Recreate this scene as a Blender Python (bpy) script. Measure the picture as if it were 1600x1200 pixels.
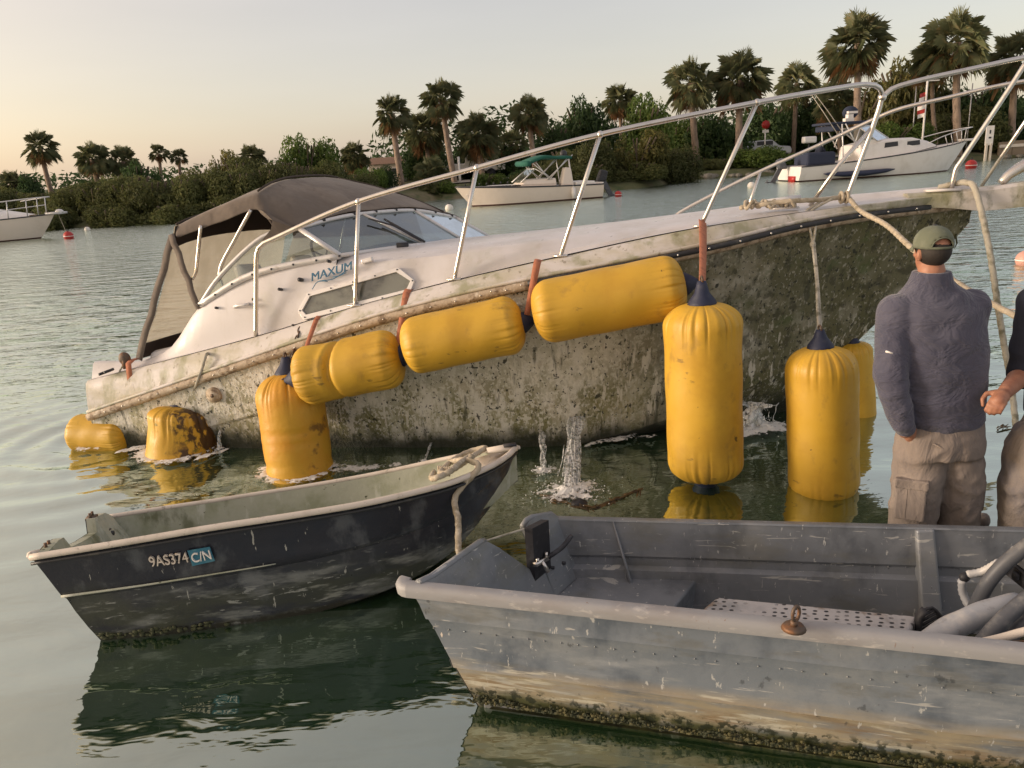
import bpy, bmesh, math, random
import numpy as np
from mathutils import Vector, Matrix, noise as mnoise

for o in list(bpy.data.objects): bpy.data.objects.remove(o)
SC = bpy.context.scene
COL = SC.collection
R = math.radians

# ------------------------------------------------------------------ camera
CAM_H, PITCH, ROLL, FPX = 2.1, R(16.26), R(3.5), 1200.0
fw = Vector((0, math.cos(PITCH), -math.sin(PITCH)))
r0 = Vector((1, 0, 0)); u0 = Vector((0, math.sin(PITCH), math.cos(PITCH)))
rt = r0*math.cos(ROLL) - u0*math.sin(ROLL)
up = u0*math.cos(ROLL) + r0*math.sin(ROLL)
CL = Vector((0, 0, CAM_H))
cd = bpy.data.cameras.new('camera'); cam = bpy.data.objects.new('camera', cd); COL.objects.link(cam)
cd.sensor_width = 36; cd.lens = 36*FPX/1600; cd.clip_end = 3000; cd.clip_start = .05
mw = Matrix((rt, up, -fw)).transposed().to_4x4(); mw.translation = CL
cam.matrix_world = mw
SC.camera = cam
# ------------------------------------------------------------------ sky and sun
SUN_EL, SUN_AZ = R(9), R(96)          # azimuth counted from +Y towards -X
wd = bpy.data.worlds.new('World'); SC.world = wd; wd.use_nodes = True
wn = wd.node_tree.nodes; wl_ = wd.node_tree.links; wn.clear()
sky = wn.new('ShaderNodeTexSky'); sky.sky_type = 'NISHITA'; sky.sun_disc = False
sky.sun_elevation = SUN_EL; sky.sun_rotation = -SUN_AZ
sky.air_density = 1.0; sky.dust_density = 1.6; sky.ozone_density = 1.0; sky.altitude = 0
bg = wn.new('ShaderNodeBackground'); bg.inputs['Strength'].default_value = .05
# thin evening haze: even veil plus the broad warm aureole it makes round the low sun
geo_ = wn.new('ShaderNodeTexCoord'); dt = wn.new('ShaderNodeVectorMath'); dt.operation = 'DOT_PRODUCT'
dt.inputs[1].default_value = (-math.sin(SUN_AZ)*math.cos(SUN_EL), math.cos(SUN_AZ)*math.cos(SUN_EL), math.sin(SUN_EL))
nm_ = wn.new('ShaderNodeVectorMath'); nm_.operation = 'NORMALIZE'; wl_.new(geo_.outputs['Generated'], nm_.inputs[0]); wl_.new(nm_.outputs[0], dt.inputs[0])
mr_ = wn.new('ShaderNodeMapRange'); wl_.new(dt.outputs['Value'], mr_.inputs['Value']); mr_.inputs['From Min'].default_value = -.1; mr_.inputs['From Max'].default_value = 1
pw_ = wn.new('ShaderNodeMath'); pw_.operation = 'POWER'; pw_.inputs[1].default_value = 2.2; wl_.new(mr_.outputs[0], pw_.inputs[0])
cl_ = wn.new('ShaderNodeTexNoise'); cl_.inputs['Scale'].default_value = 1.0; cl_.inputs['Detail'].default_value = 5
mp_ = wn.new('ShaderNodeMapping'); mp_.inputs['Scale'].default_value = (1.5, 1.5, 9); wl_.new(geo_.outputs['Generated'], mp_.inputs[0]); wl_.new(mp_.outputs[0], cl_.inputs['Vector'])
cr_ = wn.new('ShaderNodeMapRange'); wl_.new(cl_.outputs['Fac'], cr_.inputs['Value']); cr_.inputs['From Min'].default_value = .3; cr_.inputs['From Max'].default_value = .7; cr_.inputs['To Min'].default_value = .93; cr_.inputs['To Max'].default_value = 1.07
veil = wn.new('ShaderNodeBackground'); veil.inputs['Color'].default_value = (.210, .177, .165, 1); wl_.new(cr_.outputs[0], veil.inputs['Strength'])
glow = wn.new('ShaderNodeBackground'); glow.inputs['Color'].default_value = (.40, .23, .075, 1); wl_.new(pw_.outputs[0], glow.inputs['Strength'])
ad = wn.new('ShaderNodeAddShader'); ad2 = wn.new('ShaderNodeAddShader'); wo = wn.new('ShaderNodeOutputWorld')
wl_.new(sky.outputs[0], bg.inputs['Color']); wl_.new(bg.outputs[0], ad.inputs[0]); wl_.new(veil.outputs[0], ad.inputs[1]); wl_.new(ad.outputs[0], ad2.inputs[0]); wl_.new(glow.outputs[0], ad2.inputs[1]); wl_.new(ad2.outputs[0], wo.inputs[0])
sl = bpy.data.lights.new('sun', 'SUN'); sl.energy = 1.4; sl.angle = R(12); sl.color = (1, .84, .70)
sun = bpy.data.objects.new('sun', sl); COL.objects.link(sun)
sd = Vector((-math.sin(SUN_AZ)*math.cos(SUN_EL), math.cos(SUN_AZ)*math.cos(SUN_EL), math.sin(SUN_EL)))
sun.rotation_euler = sd.to_track_quat('Z', 'Y').to_euler(); sun.location = sd*200
vs = SC.view_settings; vs.view_transform = 'Standard'; vs.look = 'None'; vs.exposure = 1.08; vs.gamma = 1
SC.render.engine = 'CYCLES'; SC.cycles.max_bounces = 8; SC.cycles.transparent_max_bounces = 24

# ------------------------------------------------------------------ survey helpers (picture point + known plane -> place)
def ray(x, y): return fw + rt*((x-800)/FPX) + up*((600-y)/FPX)
def atY(x, y, Y):
    d = ray(x, y); return CL + d*(Y/d.y)
def atZ(x, y, z):
    d = ray(x, y); return CL + d*((z-CAM_H)/d.z)
def atP(x, y, A, n):
    d = ray(x, y); return CL + d*((Vector(A)-CL).dot(n)/d.dot(n))
PXM = lambda P: (P-CL).dot(fw)/FPX       # metres per picture pixel at P

# ------------------------------------------------------------------ scene helpers
WLOC = {}
def setp(o, label=None, cat=None, group=None, kind=None):
    if label: o['label'] = label
    if cat: o['category'] = cat
    if group: o['group'] = group
    if kind: o['kind'] = kind
    return o
def thing(name, label, cat, loc=(0, 0, 0), rotz=0, group=None):
    o = bpy.data.objects.new(name, None); COL.objects.link(o); o.empty_display_size = .1
    o.location = loc; o.rotation_euler = (0, 0, rotz); WLOC[o.name] = Vector(loc)
    return setp(o, label, cat, group)
def link(name, me, parent=None, ws=True):
    o = bpy.data.objects.new(name, me); COL.objects.link(o)
    if parent is not None:
        o.parent = parent
        pl = WLOC.get(parent.name, Vector((0, 0, 0)))
        if ws: o.location = -pl; WLOC[o.name] = Vector((0, 0, 0))
        else: WLOC[o.name] = pl
    else: WLOC[o.name] = Vector((0, 0, 0))
    return o
def mk(name, v, f, mat, parent=None, smooth=True, ws=True, kind=None, auto=None):
    me = bpy.data.meshes.new(name)
    me.from_pydata([tuple(p) for p in v], [], [tuple(q) for q in f]); me.update()
    bm = bmesh.new(); bm.from_mesh(me); bmesh.ops.recalc_face_normals(bm, faces=bm.faces); bm.to_mesh(me); bm.free()
    if smooth:
        me.polygons.foreach_set('use_smooth', [True]*len(me.polygons))
        if auto: me.set_sharp_from_angle(angle=R(auto))
    me.materials.append(mat)
    o = link(name, me, parent, ws)
    if kind: o['kind'] = kind
    return o
def hermite(xs, ys):
    xs = list(xs); ys = list(ys); n = len(xs)
    d = [(ys[i+1]-ys[i])/(xs[i+1]-xs[i]) for i in range(n-1)]
    ms = [d[0]]+[(0 if d[i-1]*d[i] <= 0 else 2*d[i-1]*d[i]/(d[i-1]+d[i])) for i in range(1, n-1)]+[d[-1]]
    def fn(x):
        if x <= xs[0]: return ys[0]+ms[0]*(x-xs[0])*0
        if x >= xs[-1]: return ys[-1]
        i = 0
        while x > xs[i+1]: i += 1
        h = xs[i+1]-xs[i]; t = (x-xs[i])/h
        return (ys[i]*(2*t**3-3*t*t+1)+ms[i]*h*(t**3-2*t*t+t)+ys[i+1]*(-2*t**3+3*t*t)+ms[i+1]*h*(t**3-t*t))
    return fn
def catmull(pts, step=.03):
    P = [Vector(p) for p in pts]; out = []
    Q = [P[0]*2-P[1]]+P+[P[-1]*2-P[-2]]
    for i in range(1, len(Q)-2):
        a, b, c, d = Q[i-1], Q[i], Q[i+1], Q[i+2]
        n = max(2, int((c-b).length/step))
        for k in range(n):
            t = k/n
            out.append(.5*((2*b)+(c-a)*t+(2*a-5*b+4*c-d)*t*t+(3*b-a-3*c+d)*t**3))
    out.append(P[-1]); return out
class MB:
    def __init__(s): s.v = []; s.f = []
    def add(s, v, f):
        o = len(s.v); s.v += [Vector(p) for p in v]; s.f += [tuple(i+o for i in q) for q in f]; return s
    def tube(s, pts, r, n=8, cap=True, flat=1.0, prof=None, ref=None):
        """sweep; r number or list; prof(theta, i)->radius factor"""
        P = [Vector(p) for p in pts]; m = len(P); rr = r if isinstance(r, (list, tuple)) else [r]*m
        T = [(P[min(i+1, m-1)]-P[max(i-1, 0)]).normalized() for i in range(m)]
        a = Vector(ref) if ref else (Vector((0, 0, 1)) if abs(T[0].z) < .9 else Vector((1, 0, 0)))
        N = (a-T[0]*a.dot(T[0])).normalized(); v = []; f = []
        for i in range(m):
            if i: N = (N-T[i]*N.dot(T[i])).normalized()
            B = T[i].cross(N)
            for k in range(n):
                th = 2*math.pi*k/n; q = rr[i]*(prof(th, i) if prof else 1)
                v.append(P[i]+N*(q*math.cos(th)*flat)+B*(q*math.sin(th)))
        for i in range(m-1):
            for k in range(n): f.append((i*n+k, i*n+(k+1) % n, (i+1)*n+(k+1) % n, (i+1)*n+k))
        if cap: f += [tuple(range(n))[::-1], tuple(range((m-1)*n, m*n))]
        return s.add(v, f)
    def grid(s, rows, closed=False):
        """rows: list of equal length point lists"""
        n = len(rows[0]); v = [p for r_ in rows for p in r_]; f = []
        for i in range(len(rows)-1):
            for k in range(n-1 if not closed else n): f.append((i*n+k, i*n+(k+1) % n, (i+1)*n+(k+1) % n, (i+1)*n+k))
        return s.add(v, f)
    def box(s, c, size, ax=None):
        c = Vector(c); X, Y, Z_ = ax if ax else (Vector((1, 0, 0)), Vector((0, 1, 0)), Vector((0, 0, 1)))
        v = [c+X*(size[0]/2*i)+Y*(size[1]/2*j)+Z_*(size[2]/2*k) for i in (-1, 1) for j in (-1, 1) for k in (-1, 1)]
        return s.add(v, [(0, 1, 3, 2), (4, 6, 7, 5), (0, 4, 5, 1), (2, 3, 7, 6), (0, 2, 6, 4), (1, 5, 7, 3)])
    def hexa(s, b4, t4):
        return s.add(list(b4)+list(t4), [(3, 2, 1, 0), (4, 5, 6, 7), (0, 1, 5, 4), (1, 2, 6, 5), (2, 3, 7, 6), (3, 0, 4, 7)])
    def slab(s, poly, n, th):
        """polygon extruded by th along n"""
        m = len(poly); n = Vector(n).normalized()*th; P = [Vector(p) for p in poly]
        return s.add(P+[p+n for p in P], [tuple(range(m))[::-1], tuple(range(m, 2*m))]+[(k, (k+1) % m, m+(k+1) % m, m+k) for k in range(m)])
    def ell(s, c, rad, n=12, m=8, ax=None):
        c = Vector(c); X, Y, Z_ = ax if ax else (Vector((1, 0, 0)), Vector((0, 1, 0)), Vector((0, 0, 1)))
        v = [c-Z_*rad[2]]; f = []
        for i in range(1, m):
            ph = -math.pi/2+math.pi*i/m
            for k in range(n):
                th = 2*math.pi*k/n
                v.append(c+X*(rad[0]*math.cos(ph)*math.cos(th))+Y*(rad[1]*math.cos(ph)*math.sin(th))+Z_*(rad[2]*math.sin(ph)))
        v.append(c+Z_*rad[2])
        for k in range(n):
            f.append((0, 1+(k+1) % n, 1+k)); L = len(v)-1; f.append((L, L-n+k, L-n+(k+1) % n))
            for i in range(m-2): f.append((1+i*n+k, 1+i*n+(k+1) % n, 1+(i+1)*n+(k+1) % n, 1+(i+1)*n+k))
        return s.add(v, f)
    def build(s, name, mat, parent=None, **k): return mk(name, s.v, s.f, mat, parent, **k)
def bevel(o, w, seg=2):
    md = o.modifiers.new('bevel', 'BEVEL'); md.width = w; md.segments = seg; md.limit_method = 'ANGLE'; return o
def solid(o, th, off=0):
    md = o.modifiers.new('solid', 'SOLIDIFY'); md.thickness = th; md.offset = off; return o
def copy_tree(o, parent=None):
    c = o.copy(); COL.objects.link(c); WLOC[c.name] = WLOC.get(o.name, Vector((0, 0, 0)))
    if parent is not None: c.parent = parent
    for ch in list(o.children): copy_tree(ch, c)
    return c
def rope_prof(step, r, pitch=5.0):
    k = 2*math.pi*step/(r*2*pitch)
    return lambda th, i: 1-.2*abs(math.sin(1.5*th+1.5*k*i))
def rope(mb, pts, r, n=12):
    st = r*.8; return mb.tube(catmull(pts, st), r, n=n, prof=rope_prof(st, r))
def text_mesh(name, txt, size, mat, parent, origin, X, Y, shear=0, depth=.002, squeeze=1.0):
    cu = bpy.data.curves.new(name, 'FONT'); cu.body = txt; cu.size = size; cu.extrude = depth; cu.shear = shear
    t = bpy.data.objects.new(name, cu); COL.objects.link(t)
    dg = bpy.context.evaluated_depsgraph_get(); me = bpy.data.meshes.new_from_object(t.evaluated_get(dg))
    bpy.data.objects.remove(t); bpy.data.curves.remove(cu)
    X = Vector(X).normalized(); N = X.cross(Vector(Y)).normalized(); Y = N.cross(X)
    M4 = Matrix((X*squeeze, Y, N)).transposed().to_4x4(); M4.translation = origin
    me.transform(M4); me.materials.clear(); me.materials.append(mat)
    return link(name, me, parent)

# ------------------------------------------------------------------ materials
MATS = {}
class NT:
    def __init__(s, name):
        s.m = bpy.data.materials.new(name); s.m.use_nodes = True; s.t = s.m.node_tree; s.t.nodes.clear()
        s.out = s.n('ShaderNodeOutputMaterial'); MATS[name] = s.m; s._tc = None
    def n(s, ty, **k):
        q = s.t.nodes.new(ty)
        for a, b in k.items(): setattr(q, a, b)
        return q
    def l(s, a, b): s.t.links.new(a, b)
    @property
    def tc(s):
        if not s._tc: s._tc = s.n('ShaderNodeTexCoord')
        return s._tc
    def noise(s, scale, detail=4, rough=.55, off=0, dist=0, gen=False):
        sc = scale if isinstance(scale, (tuple, list)) else (scale,)*3
        mp = s.n('ShaderNodeMapping'); mp.inputs['Scale'].default_value = sc; mp.inputs['Location'].default_value = (off, off*1.7, off*.6)
        s.l(s.tc.outputs['Object'], mp.inputs[0])
        nz = s.n('ShaderNodeTexNoise'); nz.inputs['Scale'].default_value = 1; nz.inputs['Detail'].default_value = detail
        nz.inputs['Roughness'].default_value = rough; nz.inputs['Distortion'].default_value = dist
        s.l(mp.outputs[0], nz.inputs['Vector']); return nz.outputs['Fac']
    def rng(s, x, a, b, c=0., d=1., smooth=True):
        q = s.n('ShaderNodeMapRange'); q.interpolation_type = 'SMOOTHSTEP' if smooth else 'LINEAR'
        s.l(x, q.inputs['Value']); q.inputs['From Min'].default_value = a; q.inputs['From Max'].default_value = b
        q.inputs['To Min'].default_value = c; q.inputs['To Max'].default_value = d; return q.outputs[0]
    def math(s, op, a, b):
        q = s.n('ShaderNodeMath', operation=op)
        for i, x in enumerate((a, b)):
            if hasattr(x, 'links'): s.l(x, q.inputs[i])
            else: q.inputs[i].default_value = x
        return q.outputs[0]
    def axis(s, i):
        q = s.n('ShaderNodeSeparateXYZ'); s.l(s.tc.outputs['Object'], q.inputs[0]); return q.outputs[i]
    def mix(s, fac, a, b):
        q = s.n('ShaderNodeMix', data_type='RGBA')
        for i, x in ((0, fac), (6, a), (7, b)):
            if hasattr(x, 'links'): s.l(x, q.inputs[i])
            elif i == 0: q.inputs[0].default_value = x
            else: q.inputs[i].default_value = (*x, 1)
        return q.outputs[2]
_seed = [0]
def MAT(name, base, rough=.6, metal=0, spec=.5, layers=(), bumps=(), rand=0, coat=0, sheen=0, rough_var=0):
    """layers: (colour, noise scale, lo, hi, {x/y/z: (from,to), wob: noise added to the ramp, amt})"""
    t = NT(name); b = t.n('ShaderNodeBsdfPrincipled'); t.l(b.outputs[0], t.out.inputs[0])
    col = base
    if rand:
        oi = t.n('ShaderNodeObjectInfo'); h = t.n('ShaderNodeHueSaturation'); h.inputs['Color'].default_value = (*base, 1)
        t.l(t.rng(oi.outputs['Random'], 0, 1, 1-rand, 1+rand, False), h.inputs['Value']); col = h.outputs[0]
    for c, sc, lo, hi, *o in layers:
        o = o[0] if o else {}; _seed[0] += 3.7
        m = t.rng(t.noise(sc, o.get('det', 5), o.get('ro', .6), _seed[0], o.get('dist', 0)), lo, hi)
        for i, ax in enumerate('xyz'):
            if ax in o:
                q = t.axis(i)
                if 'wob' in o: q = t.math('ADD', q, t.math('MULTIPLY', t.math('SUBTRACT', t.noise(o.get('ws', 2.5), 5, .6, _seed[0]+1), .5), o['wob']))
                m = t.math('MULTIPLY', m, t.rng(q, *o[ax]))
        if 'amt' in o: m = t.math('MULTIPLY', m, o['amt'])
        col = t.mix(m, col, c)
    if hasattr(col, 'links'): t.l(col, b.inputs['Base Color'])
    else: b.inputs['Base Color'].default_value = (*col, 1)
    b.inputs['Roughness'].default_value = rough; b.inputs['Metallic'].default_value = metal; b.inputs['Specular IOR Level'].default_value = spec
    if rough_var:
        t.l(t.rng(t.noise(9, 5, .6, 2.2), .3, .7, max(.02, rough-rough_var), min(1, rough+rough_var)), b.inputs['Roughness'])
    if coat: b.inputs['Coat Weight'].default_value = coat; b.inputs['Coat Roughness'].default_value = .2
    if sheen: b.inputs['Sheen Weight'].default_value = sheen
    prev = None
    for sc, st, di, *d in bumps:
        _seed[0] += 2.3
        q = t.n('ShaderNodeBump'); q.inputs['Strength'].default_value = st; q.inputs['Distance'].default_value = di
        t.l(t.noise(sc, d[0] if d else 5, .6, _seed[0], d[1] if len(d) > 1 else 0), q.inputs['Height'])
        if prev: t.l(prev, q.inputs['Normal'])
        prev = q.outputs[0]
    if prev: t.l(prev, b.inputs['Normal'])
    return t.m
def GLASS(name, tint, fac, rough=.03):
    """thin pane: part see-through, part mirror, some dirt"""
    t = NT(name); tr = t.n('ShaderNodeBsdfTransparent'); tr.inputs[0].default_value = (*tint, 1)
    gl = t.n('ShaderNodeBsdfGlossy'); gl.inputs['Roughness'].default_value = rough; gl.inputs[0].default_value = (.78, .88, .95, 1)
    df = t.n('ShaderNodeBsdfDiffuse'); df.inputs[0].default_value = (.35, .36, .32, 1)
    lw = t.n('ShaderNodeFresnel'); lw.inputs['IOR'].default_value = 1.5
    f = t.math('ADD', t.math('MULTIPLY', lw.outputs[0], 1.6), fac)
    m1 = t.n('ShaderNodeMixShader'); t.l(f, m1.inputs[0]); t.l(tr.outputs[0], m1.inputs[1]); t.l(gl.outputs[0], m1.inputs[2])
    m2 = t.n('ShaderNodeMixShader'); t.l(t.rng(t.noise(6, 6, .6, 4), .4, .75, .05, .3), m2.inputs[0]); t.l(m1.outputs[0], m2.inputs[1]); t.l(df.outputs[0], m2.inputs[2])
    t.l(m2.outputs[0], t.out.inputs[0]); return t.m
def LEAF(name, c1, c2, c3, sc=.8, trans=.35):
    t = NT(name)
    oi = t.n('ShaderNodeObjectInfo')
    nz = t.noise(sc, 3, .6, 1.3); nz2 = t.noise(sc*6, 2, .5, 7.7)
    c = t.mix(t.rng(nz, .35, .65), c1, c2); c = t.mix(t.rng(nz2, .5, .75), c, c3)
    h = t.n('ShaderNodeHueSaturation'); t.l(c, h.inputs['Color']); t.l(t.rng(oi.outputs['Random'], 0, 1, .78, 1.2, False), h.inputs['Value'])
    d = t.n('ShaderNodeBsdfDiffuse'); t.l(h.outputs[0], d.inputs[0]); e = t.n('ShaderNodeBsdfTranslucent'); t.l(h.outputs[0], e.inputs[0])
    g = t.n('ShaderNodeBsdfGlossy'); g.inputs['Roughness'].default_value = .45; g.inputs[0].default_value = (.6, .6, .55, 1)
    m = t.n('ShaderNodeMixShader'); m.inputs[0].default_value = trans; t.l(d.outputs[0], m.inputs[1]); t.l(e.outputs[0], m.inputs[2])
    m2 = t.n('ShaderNodeMixShader'); m2.inputs[0].default_value = .025; t.l(m.outputs[0], m2.inputs[1]); t.l(g.outputs[0], m2.inputs[2])
    t.l(m2.outputs[0], t.out.inputs[0]); return t.m

m_hull = MAT('fouled_hull', (.52, .50, .42), .75, layers=[
    ((.40, .31, .21), (1.0, 1.0, 4), .45, .72, {'amt': .45}),
    ((.29, .28, .14), (1.8, 1.8, 1.2), .42, .62, {'z': (.70, .15), 'wob': .7, 'amt': .65}),
    ((.14, .14, .05), (9, 9, 3), .49, .59, {'z': (.75, .35), 'wob': .6, 'amt': .75}), ((.68, .66, .60), (8, 8, 5), .49, .58, {'x': (1.3, .4), 'amt': .8}),
    ((.21, .20, .085), (4, 4, 1.6), .47, .60, {'z': (.75, .15), 'wob': .7, 'amt': .8}),
    ((.15, .135, .065), (2.0, 2.0, 1.6), .42, .60, {'x': (-.3, 1.4), 'wob': 1.0, 'amt': .85}),
    ((.105, .102, .042), (1.6, 1.6, 1.6), .34, .50, {'x': (.3, 1.7), 'wob': .9, 'amt': .9}),
    ((.60, .57, .50), (2.2, 2.2, 1.5), .50, .60, {'x': (.6, 1.2), 'z': (.5, .9), 'wob': .5, 'amt': .18}),
    ((.68, .66, .59), (40, 40, 30), .51, .58, {'x': (1.5, .2), 'wob': .6, 'amt': .75}),
    ((.42, .40, .33), (42, 42, 26), .565, .63, {'x': (.5, 1.2), 'amt': .75}), ((.035, .035, .018), (9, 9, 7), .52, .62, {'x': (.7, 1.4), 'amt': .6}),
    ((.66, .63, .55), (17, 17, .75), .565, .61, {'x': (-1.9, -1.2), 'z': (.9, .65), 'amt': .8}),
    ((.045, .048, .026), (15, 15, .8), .58, .68, {'amt': .7}),
    ((.022, .024, .016), (36, 36, 30), .60, .64, {'amt': .92}),
    ((.022, .024, .016), (16, 16, 13), .63, .67, {'amt': .9}),
    ((.075, .11, .03), (3.5, 3.5, 4), .56, .68, {'x': (.5, 1.4), 'amt': .6}),
    ((.015, .019, .010), 5, .1, .35, {'z': (.22, .05), 'wob': .30, 'ws': 3.5, 'amt': .96})],
    bumps=[(60, .55, .014, 4), (26, .35, .02, 5), (5, .3, .05)])
m_top = MAT('chalky_gelcoat', (.60, .56, .53), .5, layers=[
    ((.44, .40, .29), (2.0, 2.0, 5), .42, .64, {'amt': .8}),
    ((.25, .25, .13), (6, 6, 2.0), .48, .66, {'amt': .75}), ((.16, .13, .07), (18, 18, 9), .60, .68, {'amt': .6}),
    ((.30, .29, .17), (3, 3, 3), .42, .62, {'x': (1.2, 2.2), 'amt': .75}),
    ((.10, .11, .055), (8, 8, 5), .5, .68, {'x': (1.4, 2.6), 'amt': .8})], bumps=[(40, .25, .008)], rough_var=.15)
m_gel = MAT('white_gelcoat', (.64, .61, .605), .38, layers=[
    ((.50, .465, .43), 2.2, .42, .68, {'amt': .7}), ((.40, .36, .28), (9, 9, 1.5), .58, .78, {'amt': .4}), ((.46, .47, .38), 5, .5, .75, {'amt': .35})],
    bumps=[(30, .12, .004)], rough_var=.12)
m_rail = MAT('worn_rub_rail', (.40, .32, .23), .7, layers=[((.14, .09, .05), (14, 14, 14), .48, .62, {'amt': .8}), ((.55, .48, .38), 22, .55, .68)], bumps=[(60, .5, .01)])
m_blackrub = MAT('black_rubber', (.022, .023, .026), .55, layers=[((.09, .085, .07), 12, .52, .72, {'amt': .6})])
m_ss = MAT('stainless', (.70, .66, .61), .27, metal=1, layers=[((.45, .36, .27), (18, 18, 18), .55, .75, {'amt': .5})], rough_var=.1)
m_alu = MAT('window_alloy', (.66, .64, .63), .4, metal=.35, layers=[((.35, .31, .26), 20, .55, .75, {'amt': .5})])
m_canvas = MAT('taupe_canvas', (.150, .124, .104), .92, spec=.2, layers=[((.20, .165, .135), 3, .45, .7), ((.085, .066, .052), (8, 8, 3), .55, .75, {'amt': .6})], bumps=[(4, .45, .05, 3), (220, .3, .002, 2)], sheen=.15)
m_seam = MAT('canvas_seam', (.075, .06, .05), .9, spec=.2)
m_dkcanvas = MAT('dark_canvas', (.05, .038, .034), .9, spec=.2)
def VINYL():
    t = NT('clear_vinyl'); d = t.n('ShaderNodeBsdfDiffuse'); e = t.n('ShaderNodeBsdfTranslucent'); tr = t.n('ShaderNodeBsdfTransparent'); g = t.n('ShaderNodeBsdfGlossy')
    c = t.mix(t.rng(t.noise(3, 5, .6, 3), .4, .7), (.50, .45, .37), (.40, .345, .265))
    t.l(c, d.inputs[0]); t.l(c, e.inputs[0]); g.inputs['Roughness'].default_value = .25; tr.inputs[0].default_value = (.9, .85, .75, 1)
    a = t.n('ShaderNodeMixShader'); a.inputs[0].default_value = .5; t.l(d.outputs[0], a.inputs[1]); t.l(e.outputs[0], a.inputs[2])
    b = t.n('ShaderNodeMixShader'); b.inputs[0].default_value = .34; t.l(a.outputs[0], b.inputs[1]); t.l(tr.outputs[0], b.inputs[2])
    b2 = t.n('ShaderNodeMixShader'); b2.inputs[0].default_value = .06; t.l(b.outputs[0], b2.inputs[1]); t.l(g.outputs[0], b2.inputs[2]); t.l(b2.outputs[0], t.out.inputs[0]); return t.m
m_vinyl = VINYL()
m_glass = GLASS('windscreen_glass', (.32, .45, .54), .14)
m_sideglass = GLASS('dirty_pane', (.80, .86, .80), .06)
m_dkglass = MAT('smoked_pane', (.16, .165, .14), .12, spec=.8, layers=[((.05, .05, .045), (3, 3, 5), .45, .6, {'amt': .8}), ((.26, .26, .21), 7, .5, .75, {'amt': .5})])
m_blue = MAT('blue_print', (.045, .16, .27), .5)
m_yel = MAT('yellow_vinyl', (.58, .345, .03), .55, layers=[((.48, .27, .022), 3.0, .45, .68, {'amt': .8}), ((.30, .18, .035), (7, 7, 5), .57, .72, {'amt': .55}), ((.10, .06, .02), (6, 6, 14), .66, .72, {'amt': .6}), ((.035, .025, .012), 11, .70, .73, {'amt': .8})], bumps=[(6, .18, .02, 3), (60, .1, .002)], rough_var=.1, rand=.07)
m_yeldirty = MAT('muddy_yellow_vinyl', (.58, .335, .028), .52, layers=[((.55, .29, .015), 3.5, .45, .7, {'amt': .7}), ((.045, .02, .008), (11, 11, 7), .44, .54, {'x': (-2.72, -2.6), 'wob': .5, 'ws': 6, 'amt': .96}), ((.10, .11, .01), 9, .62, .7, {'amt': .8})], bumps=[(7, .3, .02, 3)], rough_var=.1)
m_yelstain = MAT('stained_yellow_vinyl', (.58, .32, .024), .52, layers=[((.60, .27, .012), 3.5, .42, .7, {'amt': .8}), ((.14, .06, .012), (8, 8, 8), .50, .62, {'x': (-1.55, -1.4), 'wob': .3, 'amt': .8})], bumps=[(7, .3, .02, 3)], rough_var=.1)
m_navy = MAT('navy_cloth', (.012, .018, .05), .6, layers=[((.03, .035, .06), 20, .5, .7)], bumps=[(50, .3, .004)])
m_strap = MAT('orange_webbing', (.46, .17, .09), .8, layers=[((.30, .11, .06), (30, 30, 6), .45, .7)], bumps=[(150, .4, .002)])
m_rope = MAT('weathered_rope', (.42, .36, .27), .85, layers=[((.25, .21, .14), 14, .45, .7), ((.55, .49, .39), 40, .5, .7)], bumps=[(200, .4, .003)])
m_grope = MAT('grey_rope', (.42, .39, .32), .85, layers=[((.17, .16, .11), 14, .45, .7)], bumps=[(200, .4, .003)])
m_chain = MAT('rusty_steel', (.12, .09, .07), .6, metal=.5, layers=[((.20, .10, .05), 30, .45, .65)])
m_navyhull = MAT('faded_navy_hull', (.016, .018, .028), .42, layers=[
    ((.05, .055, .07), (1.5, 1.5, 5), .45, .75, {'amt': .5}),
    ((.045, .05, .035), (2, 2, 6), .36, .60, {'z': (.34, .15), 'wob': .28, 'amt': .85}),
    ((.27, .28, .25), (4, 4, 18), .57, .70, {'z': (.30, .16), 'wob': .22, 'amt': .75}),
    ((.42, .42, .38), (40, 40, 8), .67, .69, {'amt': .8}), ((.34, .35, .33), (7, 7, 40), .60, .64, {'z': (.36, .2), 'wob': .2, 'amt': .7, 'dist': .6}), ((.20, .21, .20), (2.5, 2.5, 9), .50, .66, {'z': (.34, .24), 'wob': .16, 'amt': .75}), ((.13, .14, .15), (5, 5, 3), .55, .68, {'amt': .5}), ((.045, .05, .03), (4, 4, 9), .45, .65, {'z': (.14, .03), 'wob': .1}),
    ((.02, .018, .01), 16, .3, .5, {'z': (.055, .02), 'wob': .06, 'ws': 9})], bumps=[(24, .2, .008), (5, .15, .03)], rough_var=.15)
m_linr = MAT('mossy_liner', (.40, .41, .33), .75, layers=[((.24, .26, .16), 3.5, .42, .66, {'amt': .8}), ((.12, .13, .07), (7, 7, 4), .52, .70, {'x': (-1.4, -2.1), 'wob': .5, 'amt': .9}), ((.55, .56, .50), (14, 14, 5), .56, .7, {'amt': .6}), ((.06, .065, .035), 22, .66, .72)], bumps=[(30, .3, .008)])
m_rim = MAT('pale_gunwale', (.62, .55, .47), .55, layers=[((.40, .34, .27), (6, 6, 6), .5, .72, {'amt': .7}), ((.25, .22, .18), 28, .60, .7, {'amt': .7})], bumps=[(40, .2, .005)])
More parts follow.
